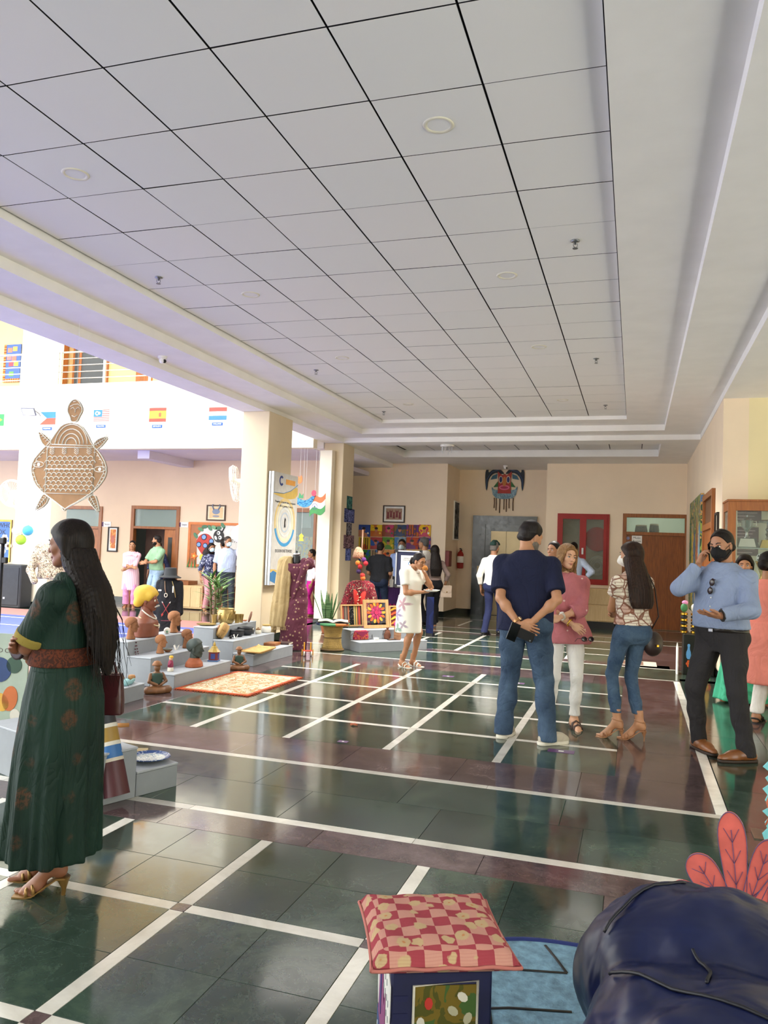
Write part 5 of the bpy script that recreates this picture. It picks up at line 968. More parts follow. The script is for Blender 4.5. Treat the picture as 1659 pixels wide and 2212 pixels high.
# prints on the second column
for i, (x0, y0, x1, y1, c) in enumerate(((749, 1072, 760.5, 1101, ('1d3a44', '3f7a70')), (743.5, 1099, 765, 1129, ('22264a', '6a70a8')), (748, 1130, 759, 1156, ('26242c', '77747c')), (742, 1156, 764, 1185, ('33242c', '8a6a70')), (746, 1185, 757.5, 1211, ('20264e', '6672b0')))):
    o, w, h = pxX(-5.54, x0, y0, x1, y1); P = panel('linocut_print', ('teal linocut print at the top of the column', 'wide indigo linocut print on the column', 'black and white linocut print in the middle of the column', 'wide maroon linocut print on the column', 'lowest navy linocut print on the column')[i], 'print', o, EXC, .0, 'linocut prints on the second column'); P.rect('paper', -w/2, -h/2, w/2, h/2, 0, .006, blotch([c[0], c[1], c[0], c[1], c[0]], 9))
    P.ring('mark', 0, .02, .06, .085, .006, .008, C(c[1]), .3, 5.6, n=14); P.poly('mark', [(-.05, -.12), (.06, -.1), (.0, -.04)], .006, .008, C(c[1]))
# ================================================================== BANNER ON THE FIRST COLUMN
XC = -5.44; o, w, h = pxX(XC+.1, 588, 1035, 640, 1250); ya = onX(588, 1140, XC+.1)[1]; P = panel('banner_board', 'tall white printed banner board fixed to the side of the first column', 'banner', (XC, o[1], o[2]), EXC, .012); h = h+.18; m_bn = M('c2c0ba', .45)
P.rect('board', -w/2, -h/2, w/2, h/2, 0, .085, m_bn); P.rect('side_trim', -w/2-.012, -h/2, -w/2, h/2, 0, .03, STEEL); P.rect('side_trim', -w/2-.012, -h/2, -w/2, h/2, .055, .085, STEEL); z = .085; BL, GO = C('3f78a8'), C('c8aa5a'); cv = .06*h
P.poly('swoosh', chaikin([(-w/2, h*.31), (0, h*.32), (w/2, h*.42), (w/2, h*.3), (.1*w, h*.27), (-w/2, h*.3)], 1), z, z+.002, GO); P.tube('swoosh_line', [(-w/2+.01, h*.315), (-.1*w, h*.32), (.2*w, h*.355), (w/2-.01, h*.42)], .012, BL, z, flat=.4); P.poly('foot_swoosh', chaikin([(-w/2, -h/2+.01), (-w/2, -h*.36), (-.1*w, -h*.41), (w/2, -h*.47), (w/2, -h/2+.01)], 1), z, z+.002, BL); P.poly('foot_swoosh', chaikin([(-w/2, -h*.35), (.1*w, -h*.4), (w/2, -h*.2), (w/2, -h*.45), (0, -h*.44), (-w/2, -h*.39)], 1), z, z+.001, GO)
P.ring('logo_ring', -.2*w, h*.43, .045, .08, z, z+.002, C('2c3e78'), .8, 5.6); P.rect('logo_bar', -.02*w, h*.405, .38*w, h*.452, z, z+.002, C('d89a4a'))
P.text('slogan', 'Preparing students for active participation', 0, h*.24, .05, BK, z+.002, width=w*.84); P.text('slogan', 'in a lifelong journey of learning', 0, h*.205, .05, BK, z+.002, width=w*.62); P.text('slogan', 'EDUCATION FOR BETTER WORLD', 0, -h*.2, .07, C('3a3c44'), z+.002, width=w*.7); P.text('slogan', 'www.school.edu', 0, -h*.245, .03, C('77787c'), z+.002, width=w*.28) if False else None
for r0, r1, c, a0, a1 in ((.37, .43, 'c9b27a', -.3, PI+.3), (.37, .43, '3f8ab8', PI+.3, 2*PI-.3), (.29, .34, 'd8cfae', 0, 2*PI), (.22, .26, 'c4c8c4', 0, 2*PI), (.15, .18, 'a8b4c0', 0, 2*PI), (.07, .1, 'b8bcc0', 0, 2*PI)): P.ring('emblem_ring', 0, cv, r0*w, r1*w, z, z+.002, C(c), a0, a1)
P.poly('emblem_figure', [(-.025, cv-.08), (.03, cv-.08), (.015, cv), (.03, cv+.05), (-.01, cv+.08), (-.02, cv)], z, z+.003, BK)
# ================================================================== RIGHT WALL
o, w, h = pxX(1.05, 1497, 1130, 1522, 1130); a_, b_ = onX(1522, 1065, 1.05), onX(1497, 1095, 1.05); yy0, yy1 = a_[1], b_[1]; zt = a_[2]; P = panel('abstract_painting', 'tall colourful abstract painting on the right-hand wall', 'painting', (1.05, (yy0+yy1)/2, zt-1.0), EXR, .014); w = yy1-yy0; P.rect('canvas', -w/2, -1., w/2, 1., 0, .04, blotch(['4a6a8a', '8a9a4a', '2a4a3a', 'c8a05a', '5a7aa0', 'a05a4a'], 2.2, .5, 2))
for i in range(5): u = -w*.4+w*.2*i; P.poly('brush_shape', chaikin([(u-.1, -.9), (u+.1, -.8+.2*(i % 2)), (u+.16, .3), (u, .8-.15*(i % 3)), (u-.12, 0)], 1), .04, .042, C(('2f5a3a', 'c8a83a', '3a5a8a', 'a84a3a', '7aa0b8')[i]))
ya, yb = onX(1545, 1120, 1.05)[1], onX(1524, 1120, 1.05)[1]; zt = onX(1545, 1055, 1.05)[2]; r = struct(MB().b2((1.0, ya, 0), (1.06, ya+.09, zt), .003).build('door_2', WOODD))
for nm, lo, hi, mt in (('door_jamb', (1.0, yb-.09, 0), (1.06, yb, zt), WOODD), ('door_head', (1.0, ya+.09, zt-.09), (1.06, yb-.09, zt), WOODD), ('transom_rail', (1.0, ya+.09, zt-.55), (1.06, yb-.09, zt-.46), WOODD), ('door_leaf', (1.03, ya+.09, .01), (1.055, yb-.09, zt-.55), WOODD), ('pane', (1.04, ya+.09, zt-.46), (1.05, yb-.09, zt-.09), C('6a4a30'))): MB().b2(lo, hi, .002).build(nm, mt, r)
ya, yb = onX(1553, 1180, 1.05)[1], onX(1547, 1180, 1.05)[1]; zt, zb = onX(1550, 1108, 1.05)[2], onX(1550, 1190, 1.05)[2]; P = panel('framed_notice', 'narrow dark-framed notice on the right-hand wall by the door', 'picture', (1.05, (ya+yb)/2, (zt+zb)/2), EXR, 0); P.frame(max(.3, yb-ya), zt-zb, .03, .03, C('241812')); P.rect('sheet', -.13, -(zt-zb)/2+.03, .13, (zt-zb)/2-.03, 0, .01, C('b8b09c'))
# ================================================================== COURTYARD SIDE: DOORS, BOARDS, FLAGS
def corridor_door(n, a, b, z, leaf, lab=None):
    r = struct(MB().b2((a, YW-.03, 0), (a+.09, YW+.1, z), .003).build('door_%d' % n, WOODD)); zr = z-.5
    for nm, lo, hi, mt in (('door_jamb', (b-.09, YW-.03, 0), (b, YW+.1, z), WOODD), ('door_head', (a+.09, YW-.03, z-.08), (b-.09, YW+.1, z), WOODD), ('transom_rail', (a+.09, YW-.03, zr-.06), (b-.09, YW+.1, zr), WOODD), ('pane', (a+.09, YW+.02, zr), (b-.09, YW+.03, z-.08), glass('b8c8c0', .35))): MB().b2(lo, hi, .002).build(nm, mt, r)
    if leaf == 'open':
        MB().b2((b-.42, YW+.02, .01), (b-.09, YW+.06, zr-.06), .003).build('door_leaf', wood('8c4f22', 'b06c34', .4), r); MB().b2((b-.31, YW+.012, .75), (b-.2, YW+.02, zr-.25)).build('vision_panel', C('3a3a38', .2), r); MB().b2((a+.09, YW+.5, .01), (b-.42, YW+.54, zr-.06)).build('inner_screen', C('4a3226'), r)
    else: MB().b2((a+.09, YW+.02, .01), (b-.09, YW+.06, zr-.06), .003).build('door_leaf', wood('8c4f22', 'b06c34', .4), r); MB().b2((a+.3, YW+.012, .9), (b-.3, YW+.02, zr-.2)).build('vision_panel', C('5a6a66', .2), r)
corridor_door(3, *cw[0], 'shut'); corridor_door(4, *cw[1], 'open')
# glazed office between the columns
a, b, z = cw[2]; r = struct(MB().b2((a, YW-.03, z-.09), (b, YW+.1, z), .003).build('window_1', WOODD))
for nm, lo, hi, mt in (('frame', (a, YW-.03, 0), (a+.06, YW+.1, z-.09), WOODD), ('frame', (b-.06, YW-.03, 0), (b, YW+.1, z-.09), WOODD), ('pane', (a+.06, YW+.02, 0), (b-.06, YW+.03, z-.09), glass('a8b8b4', .3)), ('poster', (a+.1, YW+.04, .9), (b-.1, YW+.05, 1.75), blotch(['8a9ab0', 'c8b060', 'a06a5a', '5a7a8a'], 8)), ('notice', (a+.35, YW+.04, 1.95), (b-.15, YW+.05, 2.3), C('9aa49c'))): MB().b2(lo, hi).build(nm, mt, r)
def plate(x0, y0, x1, y1, lb, tx):
    o, w, h = pxY(YW, x0, y0, x1, y1); P = panel('name_plate', lb, 'sign', o, EXY, .0); P.rect('plate', -w/2, -h/2, w/2, h/2, 0, .012, WH); P.rect('emblem', -w*.48, -h*.45, -w*.25, h*.45, .012, .015, C('5a3a5a')); P.text('plate_lettering', tx, w*.12, 0, h*.6, C('4a4a68'), .014, width=w*.5)
plate(219, 1127, 240, 1138, 'small white name plate beside the first classroom door', 'Nursery'); plate(386, 1128, 407, 1139, 'small white name plate between the second door and the ladybird board', 'Kindergarten')
o, w, h = pxY(YW, 233.5, 1138, 255.5, 1192); P = panel('framed_scroll', 'tall framed orange scroll painting between the classroom doors', 'picture', o, EXY); P.frame(w, h, .03, .03, C('241a16')); P.rect('mount', -w/2+.03, -h/2+.03, w/2-.03, h/2-.03, 0, .012, WH); P.rect('print', -w*.27, -h*.36, w*.27, h*.4, .012, .015, blotch(['d8a060', 'c87a50', 'e0c090', 'b88a6a'], 6)); P.disc('figure', 0, 0, w*.18, h*.16, .015, .018, C('b86a5a'))
o, w, h = pxY(YW, 447, 1091, 488, 1125); P = panel('framed_crab_picture', 'framed drawing of a grey crab-like basket above the ladybird board', 'picture', o, EXY); P.frame(w, h, .03, .03, C('4a3222')); P.rect('mount', -w/2+.03, -h/2+.03, w/2-.03, h/2-.03, 0, .012, C('e4d8b8')); P.rect('print', -w*.36, -h*.34, w*.36, h*.36, .012, .015, C('d8b888')); P.disc('crab', 0, .03, w*.2, h*.17, .015, .018, C('77849a')); P.disc('shadow_shape', 0, -.08, w*.18, h*.07, .015, .017, C('8a8a90'))
for g in (-1, 1): P.tube('claw', [(g*w*.12, .08), (g*w*.2, .15), (g*w*.17, .2)], .018, C('77849a'), .016)
# ladybird board
o, w, h = pxY(YW, 407, 1129, 524, 1226); P = panel('ladybird_board', 'orange-framed display board with a paper ladybird, leaves and flowers', 'board', o, EXY); P.rect('backing', -w/2, -h/2, w/2, h/2, 0, .02, C('d6d2cc')); P.frame(w, h, .06, .035, C('c8743a')); P.poly('tree', [(-w*.46, -h*.45), (-w*.32, -h*.45), (-w*.34, .2*h), (-w*.2, .38*h), (.1*w, .42*h), (.1*w, .48*h), (-w*.46, .48*h)], .02, .024, C('a8683e'))
P.poly('ladybird_body', chaikin([(-.34*w, .1*h), (-.26*w, .24*h), (-.12*w, .25*h), (-.02*w, .1*h), (-.05*w, -.12*h), (-.16*w, -.3*h), (-.24*w, -.2*h), (-.34*w, -.02*h)], 2), .024, .032, C('b8382e')); P.poly('ladybird_tail', chaikin([(-.24*w, -.14*h), (-.02*w, .02*h), (-.08*w, -.2*h), (-.16*w, -.32*h)], 1), .026, .036, C('2a1c1a')); P.disc('ladybird_head', .07*w, .2*h, .095*w, .14*h, .03, .04, C('201a1a'))
for u, v, q in ((-.2, .17, .05), (-.29, .0, .045), (-.17, -.02, .045), (-.06, .08, .045)): P.disc('spot', u*w, v*h, q*w, q*w, .032, .038, C('1c2038')); P.disc('photo', u*w, v*h, q*w*.75, q*w*.72, .038, .042, C('7aa0d8'))
for u, v in ((.07, .27), (.1, .17)): P.disc('eye_white', u*w, v*h, .03*w, .032*w, .04, .044, WH); P.disc('pupil', (u-.008)*w, v*h, .013*w, .014*w, .044, .047, BK)
P.disc('smile', .02*w, .16*h, .02*w, .05*h, .04, .043, WH, rot=.5)
for a_, b_ in (((.13, .3), (.17, .4)), ((.15, .17), (.22, .17))): P.tube('antenna', [(a_[0]*w, a_[1]*h), (b_[0]*w, b_[1]*h)], .012, BK, .035)
for i, (u, v, c) in enumerate(((-.36, .2, '4a7a5a'), (-.27, .34, '5a8a62'), (-.2, .4, '3f6e50'), (-.1, .38, '4a7a5a'), (-.02, .39, '6a9a70'), (.06, .38, '3f6e50'), (.14, .44, '4a7a5a'))): P.disc('leaf', u*w, v*h, .055*w, .03*w, .03, .036, C(c), rot=-.9+.5*(i % 3), n=10)
P.poly('orange_flower', [((-.37+.075*(1 if i % 2 == 0 else .55)*math.cos(i*PI/5))*w, (-.26)*h+.075*(1 if i % 2 == 0 else .55)*math.sin(i*PI/5)*w) for i in range(10)], .03, .04, C('d8752c')); P.disc('flower_centre', -.37*w, -.26*h, .02*w, .02*w, .04, .045, C('e8c060')); P.disc('yellow_flower', -.23*w, -.28*h, .035*w, .05*w, .03, .038, C('d8d04a'))
for i in range(9): u = -.5+.07*i; P.poly('grass_leaf', [(u*w, -.52*h), ((u+.03)*w, -.52*h), ((u+.05-.02*(i % 3))*w, (-.3-.06*(i % 2))*h)], .036, .042, C(('4a8a4a', '6aa860', '3a7a44')[i % 3]))
P.text('board_lettering', 'WITH', .34*w, .1*h, .12, BK, .024)
# paper lanterns
def lantern(x, y, Y, rad, c, lb, sq=1.):
    q = onY(x, y, Y); r = thing('paper_lantern', lb, 'lantern', q, 0, 'paper lanterns'); prof = []; n = 14
    for i in range(n*2+1): t = PI*i/(2*n); prof.append((max(1e-5, rad*math.sin(t)*(1 if i % 2 == 0 else .965)), -rad*sq*math.cos(t)))
    MB().lathe(prof, 26).build('shade', M(c, .7, var=.03), r, True); MB().lathe([(.05*rad/.2, rad*sq), (.05*rad/.2, rad*sq+.015), (.03, rad*sq+.015)], 12).build('top_ring', STEEL, r)
    if x > 500: MB().tube([(0, 0, rad*sq), (0, 0, 2.9-q[2] if y < 1170 else rad*sq+.06)], .003, 4).build('string', WH, r)
    else: MB().tube([(0, 0, 0), (0, 13.9-Y, .02)], .006, 5).build('hook', WH, r)
lantern(519, 1153, 13.4, .17*1.0, 'f4f4f0', 'large white round paper lantern beside the first column'); lantern(524, 1193, 13.4, .125, 'dcb8dc', 'pale pink ribbed paper lantern under the white one', 1.15)
lantern(60, 1146, 13.75, .11, '4aa8d8', 'blue round paper lantern on the courtyard column'); lantern(45, 1166, 13.68, .11, '9ad03a', 'lime green round paper lantern on the courtyard column'); lantern(36, 1146, 13.78, .1, 'eceae0', 'white round paper lantern behind the blue and green ones')
# wall fans
def fan(q, rz, tilt, lb, rad=.3):
    r = thing('wall_fan', lb, 'fan', q, rz); F = M('e8e6de', .5); R = eul(tilt, 0, 0); mb = MB()
    for k in range(5): f = k/4; mb.tube([R @ np.array((rad*math.sin(PI/2*(1-.12*k))*math.cos(t) if False else rad*(1-.1*abs(k-2)/2)*math.cos(t), -.05+.025*k, rad*(1-.1*abs(k-2)/2)*math.sin(t))) for t in np.linspace(0, 2*PI, 30)], .005, 5)
    for k in range(36): t = k*PI/18; mb.tube([R @ np.array((.05*math.cos(t), -.075, .05*math.sin(t))), R @ np.array((rad*.92*math.cos(t), -.055, rad*.92*math.sin(t))), R @ np.array((rad*math.cos(t), 0, rad*math.sin(t))), R @ np.array((rad*.85*math.cos(t), .06, rad*.85*math.sin(t)))], .0022, 4)
    g = mb.build('guard', F, r, True); g['kind'] = 'stuff'
    for k in range(3): t = k*2*PI/3; MB().add([R @ np.array(p) for p in ((.04*math.cos(t), -.02, .04*math.sin(t)), (rad*.85*math.cos(t-.1), -.03, rad*.85*math.sin(t-.1)), (rad*.88*math.cos(t+.5), .01, rad*.88*math.sin(t+.5)), (.05*math.cos(t+1), .01, .05*math.sin(t+1)))], [(0, 1, 2, 3)]).build('blade', M('d4d8d4', .4), r)
    MB().lathe([(.06, -.03), (.075, .03), (.06, .13), (.02, .16)], 18, (0, 0, 0), R @ eul(-PI/2, 0, 0)).build('motor', F, r, True); MB().tube([R @ np.array((0, .14, 0)), (0, .2, -.12), (0, .24, -.24)], [.03, .026, .03], 10).build('arm', F, r, True); MB().box((0, .25, -.25), (.1, .04, .16), None, .01).build('wall_bracket', F, r)
q = onY(47, 1068, 13.9); fan((q[0], 13.63, q[2]), .3, .15, 'white wall fan on the courtyard column'); q = onX(522, 1042, -5.92); fan((-6.17, q[1]+.25, q[2]), -1.2, .15, 'white wall fan sticking out behind the first column')
# flags with name labels and the floodlight on the front
def flag(x0, y0, x1, y1, lb, name, draw):
    o, w, h = pxY(YF, x0, y0, x1, y1); P = panel('painted_flag', lb, 'flag', o, EXY, 0, 'national flags along the courtyard front'); draw(P, w, h); P.rect('name_label', -w*.3, -h*.95, w*.3, -h*.72, 0, .012, C('1f4f9c')); P.text('label_lettering', name, 0, -h*.835, h*.15, WH, .0135, width=w*.45)
def f_hol(P, w, h): P.rect('stripe', -w/2, h/6, w/2, h/2, 0, .012, C('c83c30')); P.rect('stripe', -w/2, -h/6, w/2, h/6, 0, .012, WH); P.rect('stripe', -w/2, -h/2, w/2, -h/6, 0, .012, C('2c6ab8'))
def f_spa(P, w, h): P.rect('stripe', -w/2, .27*h, w/2, h/2, 0, .012, C('c83c2c')); P.rect('stripe', -w/2, -.27*h, w/2, .27*h, 0, .012, C('e8c02c')); P.rect('stripe', -w/2, -h/2, w/2, -.27*h, 0, .012, C('c83c2c')); P.poly('crest', [(w*.08, -.16*h), (w*.22, -.16*h), (w*.24, .08*h), (w*.15, .18*h), (w*.06, .08*h)], .012, .014, C('a8542c'))
def f_mal(P, w, h):
    for i in range(7): P.rect('stripe', -w/2, h/2-h*(2*i+1)/14, w/2, h/2-h*(2*i)/14, 0, .012, C('c8483c')); P.rect('stripe', -w/2, h/2-h*(2*i+2)/14, w/2, h/2-h*(2*i+1)/14, 0, .012, WH)
    P.rect('canton', -w/2, -.06*h, .06*w, h/2, .012, .015, C('1c6ac0')); P.ring('crescent', -.27*w, .22*h, .1*h, .18*h, .015, .017, C('e8e4d8'), .9, 5.4, n=16); P.disc('star', -.13*w, .22*h, .12*h, .12*h, .015, .017, C('e8e4d8'), n=14)
def f_phi(P, w, h): P.poly('field', [(-w/2, h/2), (w/2, h/2), (w/2, 0), (-.05*w, 0)], 0, .012, C('2c72c8')); P.poly('field', [(-w/2, -h/2), (-.05*w, 0), (w/2, 0), (w/2, -h/2)], 0, .012, C('d84a34')); P.poly('triangle', [(-w/2, -h/2), (-.05*w, 0), (-w/2, h/2)], 0, .012, WH)
def f_bra(P, w, h): P.rect('field', -w/2, -h/2, w/2, h/2, 0, .012, C('2c9a4a')); P.poly('rhombus', [(-.42*w, 0), (0, -.4*h), (.42*w, 0), (0, .4*h)], .012, .014, C('e8d03c')); P.disc('disc', 0, 0, .17*w, .17*w, .014, .016, C('2c4a98'))
flag(452, 880, 490, 907, 'red, white and blue striped flag with HOLLAND label', 'HOLLAND', f_hol); flag(323, 881, 359, 911, 'red and yellow flag with SPAIN label', 'SPAIN', f_spa); flag(203, 885.5, 236, 912, 'striped flag with blue canton and MALAYSIA label', 'MALAYSIA', f_mal); flag(87, 890, 120, 917, 'blue and red flag with white triangle and PHILIPPINES label', 'PHILIPPINES', f_phi); flag(-26, 895, 8.5, 920, 'green flag with yellow rhombus cut by the left edge', 'BRAZIL', f_bra)
q = onY(62, 889, YF-.3); r = thing('floodlight', 'slim grey floodlight tilted out from the courtyard front', 'light', q, .25); R = eul(-.9, 0, 0); MB().box((0, 0, 0), (.3, .19, .035), R, .008).build('housing', M('77787c', .4, .6), r); MB().box(R @ np.array((0, 0, -.019)), (.26, .15, .004), R).build('lens', M('e0e2e8', .15), r); MB().tube([(.12, .03, .03), (.17, .12, -.02), (.14, .24, -.05)], .012, 6).build('bracket', M('8a8a8c', .4, .6), r)
# upper storey: railing, door, posters
RL = M('d8dadc', .25, .9)
for i, (x0, x1) in enumerate(((-17.4, u0), (u1, -6.3))):
    r = thing('balcony_railing', ('steel balcony railing left of the white pier', 'steel balcony railing right of the white pier')[i], 'railing', (0, 0, 0), 0, 'balcony railings')
    for k in range(5): MB().tube([(x0, YF+.08, zf1+.14+.145*k), (x1, YF+.08, zf1+.14+.145*k)], .012 if k < 4 else .022, 8).build('rail', RL, r, True)
    n = max(2, round((x1-x0)/1.1))
    for k in range(n+1): x = x0+.05+(x1-x0-.1)*k/n; MB().b2((x-.02, YF+.06, zf1), (x+.02, YF+.1, zf1+.74)).build('post', RL, r)
a, b = onY(138, 800, YU)[0], onY(235, 800, YU)[0]; r = struct(MB().b2((a, YU-.06, zf1), (a+.12, YU, zf1+2.2), .004).build('door_5', WOODD))
for nm, lo, hi, mt in (('door_jamb', (b-.1, YU-.06, zf1), (b, YU, zf1+2.2), WOODD), ('door_leaf', (a+.12, YU-.5, zf1), (a+.16, YU-.06, zf1+2.1), wood('8c4f22', 'b06c34', .4)), ('side_panel', (a+.3, YU-.05, zf1), (a+.55, YU-.01, zf1+2.1), wood('8c4f22', 'b06c34', .4)), ('dark_pane', (a+.55, YU-.04, zf1), (b-.1, YU-.01, zf1+2.1), C('23272a', .2)), ('glass_strip', (a+.36, YU-.055, zf1+.2), (a+.48, YU-.05, zf1+1.9), C('4a5458', .2))): MB().b2(lo, hi, .002).build(nm, mt, r)
a, b = onY(296, 810, YU)[0], onY(330, 810, YU)[0]; r = struct(MB().b2((a, YU-.05, zf1), (b, YU, zf1+2.0), .004).build('door_6', WOODD))
o, w, h = pxY(YU, 10, 745, 46, 826); P = panel('upper_notice_board', 'blue notice board with paper squares on the upper floor', 'board', (o[0], YU-.014, o[2]), EXY); P.rect('backing', -w/2, -h/2, w/2, h/2, 0, .02, C('3a5a98')); P.rect('edging', -w/2, -h/2, -w/2+.07, h/2, .02, .026, stripes('c8834a', '8a4a2a', 14, 'Z')); P.rect('edging', -w/2+.07, -h/2, w/2, -h/2+.09, .02, .026, stripes('c8834a', '8a4a2a', 14, 'X'))
for i, (u, v, c) in enumerate(((-.15, .35, 'c8705a'), (.15, .38, 'd89a4a'), (-.18, .15, 'c86a6a'), (.12, .12, 'c86a5a'), (.25, -.02, 'd8c03a'), (.0, -.28, '5a9a4a'), (-.05, -.02, 'a83a4a'))): P.rect('paper', (u-.13)*w, (v-.06)*h, (u+.13)*w, (v+.06)*h, .02, .024, C(c))
# hanging paper decorations between the columns
ST = M('d8d8d8', .6)
def hang(nm, lb, cat, q, ztop): r = thing(nm, lb, cat, q); MB().tube([(0, 0, .0), (0, 0, ztop-q[2])], .0025, 4).build('string', ST, r); return r
Yh = 14.0; q = onY(686, 1096, Yh); o, w, h = pxY(Yh, 669, 1068, 702, 1125); r = hang('hanging_flag', 'wavy saffron, white and green paper flag hanging on strings', 'flag', q, zf0); P = Pan((0, 0, 0), EXY, EZ, r); n = 12; wav = lambda u: .1*math.sin(u*2*PI*.9+.4)
for k, (c, v0, v1) in enumerate((('c86a38', .2, .42), ('e4e0d6', -.02, .2), ('3f8a48', -.26, -.02))):
    top = [((i/n-.5)*w, (v1+wav(i/n)+.28*(i/n-.5))*h) for i in range(n+1)]; bot = [((i/n-.5)*w, (v0+wav(i/n)+.28*(i/n-.5))*h) for i in range(n+1)]; P.poly('band', top+bot[::-1], 0, .012, C(c))
P.ring('wheel', -.18*w, .03*h, .05, .058, .012, .014, C('3a4a88'), n=24); P.disc('hub', -.18*w, .03*h, .015, .015, .012, .014, C('3a4a88')); MB().tube([(-.2*w, 0, .3*h), (-.2*w, 0, zf0-q[2])], .0025, 4).build('string', ST, r)
q = onY(660, 1080, 13.99); o, w, h = pxY(13.99, 638, 1062, 681, 1097); r = hang('hanging_wave', 'blue painted paper wave with a green leaf hanging on strings', 'decoration', q, zf0); P = Pan((0, 0, 0), EXY, EZ, r); P.poly('wave', chaikin([(-.55*w, .3*h), (-.3*w, .05*h), (0, -.05*h), (.25*w, .12*h), (.45*w, .45*h), (.5*w, .3*h), (.3*w, -.3*h), (0, -.5*h), (-.35*w, -.35*h), (-.55*w, -.05*h)], 2), 0, .012, blotch(['2c6a98', '5a9ac0', '1f4a7a', '88b8d0'], 10, stretch=(1, 1, 3))); P.poly('leaf', [(-.35*w, .1*h), (-.3*w, .45*h), (-.18*w, .25*h), (-.1*w, .4*h), (-.1*w, .1*h)], .012, .018, C('3f8a58')); P.disc('red_tip', .42*w, .42*h, .05, .06, .012, .018, C('c8405a'))
q = onY(648, 1036, 14.0); r = hang('hanging_leaf', 'small orange paper leaf hanging on a string', 'decoration', q, zf0); Pan((0, 0, 0), EXY, EZ, r).poly('leaf', chaikin([(-.03, -.09), (.05, -.06), (.05, .05), (.02, .09), (0, .03), (-.03, .08), (-.05, 0)], 1), 0, .01, C('e0743a'))
q = onY(651, 1161, 14.0); r = hang('hanging_star', 'small yellow paper bell hanging on a string between the columns', 'decoration', q, zf0); Pan((0, 0, 0), EXY, EZ, r).poly('bell', [(-.05, -.07), (.05, -.07), (.03, .0), (.05, .03), (0, .08), (-.05, .03), (-.03, 0)], 0, .01, C('d8c83a'))
# courtyard furniture
a, b = onY(388, 1285, 15.7)[0], onY(435, 1285, 15.7)[0]; zc = onY(410, 1265, 15.7)[2]; r = thing('storage_cabinet', 'pale wood storage cabinet under the ladybird board', 'cabinet', (0, 0, 0)); MB().b2((a, 15.72, .02), (b, 16.35, zc), .006).build('body', PLY, r); MB().b2((a+.03, 15.7, .06), ((a+b)/2-.005, 15.72, zc-.04)).build('door', PLY, r); MB().b2(((a+b)/2+.005, 15.7, .06), (b-.03, 15.72, zc-.04)).build('door', PLY, r); MB().b2((b, 15.72, .02), (b+.03, 16.35, zc)).build('end_panel', wood('8a5230', 'a86a40'), r)
q = onY(398, 1260, 15.95); r = thing('wooden_tray', 'brown wooden tray on the pale storage cabinet', 'tray', (q[0]-.1, 16.0, zc+.002)); MB().b2((-.3, -.2, 0), (.3, .2, .02)).build('base', WOODD, r)
for lo, hi in (((-.3, -.2, .02), (.3, -.17, .09)), ((-.3, .17, .02), (.3, .2, .09)), ((-.3, -.17, .02), (-.27, .17, .09)), ((.27, -.17, .02), (.3, .17, .09))): MB().b2(lo, hi).build('rim', WOODD, r)
a, b = onY(462, 1285, 16.)[0], onY(505, 1285, 16.)[0]; r = thing('brown_cabinet', 'low brown cabinet behind the masked man in the courtyard corridor', 'cabinet', (0, 0, 0)); MB().b2((a, 16.1, .02), (b, 16.36, zc), .006).build('body', wood('7a4828', '9a6238'), r); MB().b2((a+.02, 16.08, .05), (b-.02, 16.1, zc-.03)).build('door', wood('7a4828', '9a6238'), r)
q0, q1 = onY(-12, 1300, 13.5)[0], onY(42, 1300, 13.5)[0]; zs = onY(20, 1219, 13.5)[2]; r = thing('loudspeaker', 'large black loudspeaker standing in the courtyard at the left edge', 'speaker', (0, 0, 0)); MB().b2((q0, 13.5, .0), (q1, 13.85, zs), .02).build('cabinet', M('24272c', .6), r); MB().b2((q0+.05, 13.485, .06), (q1-.05, 13.5, zs-.06), .005).build('grille', M('2c3036', .8, bump=.4, bscale=300), r); MB().box((q1-.4, 13.482, .2), (.05, .006, .04)).build('badge', STEEL, r)
o, w, h = pxY(YW, -60, 1122, 25, 1212); P = panel('blue_notice_board', 'blue notice board with paper daisies at the far left', 'board', o, EXY); P.rect('backing', -w/2, -h/2, w/2, h/2, 0, .02, C('4a74b8')); P.frame(w, h, .05, .03, C('c8b050')); P.text('board_lettering', 'LOOK', .16*w, .2*h, .19, BK, .022); P.text('board_lettering', 'WHO', .33*w, .36*h, .17, BK, .022)
for u, v in ((.34, .05), (.44, -.12), (.3, -.25), (.2, -.05)):
    for k in range(6): P.disc('petal', u*w+.07*math.cos(k*PI/3), v*h+.07*math.sin(k*PI/3), .045, .045, .02, .024, WH, n=10)
    P.disc('daisy_centre', u*w, v*h, .04, .04, .024, .028, C('4a2a1a'), n=10)
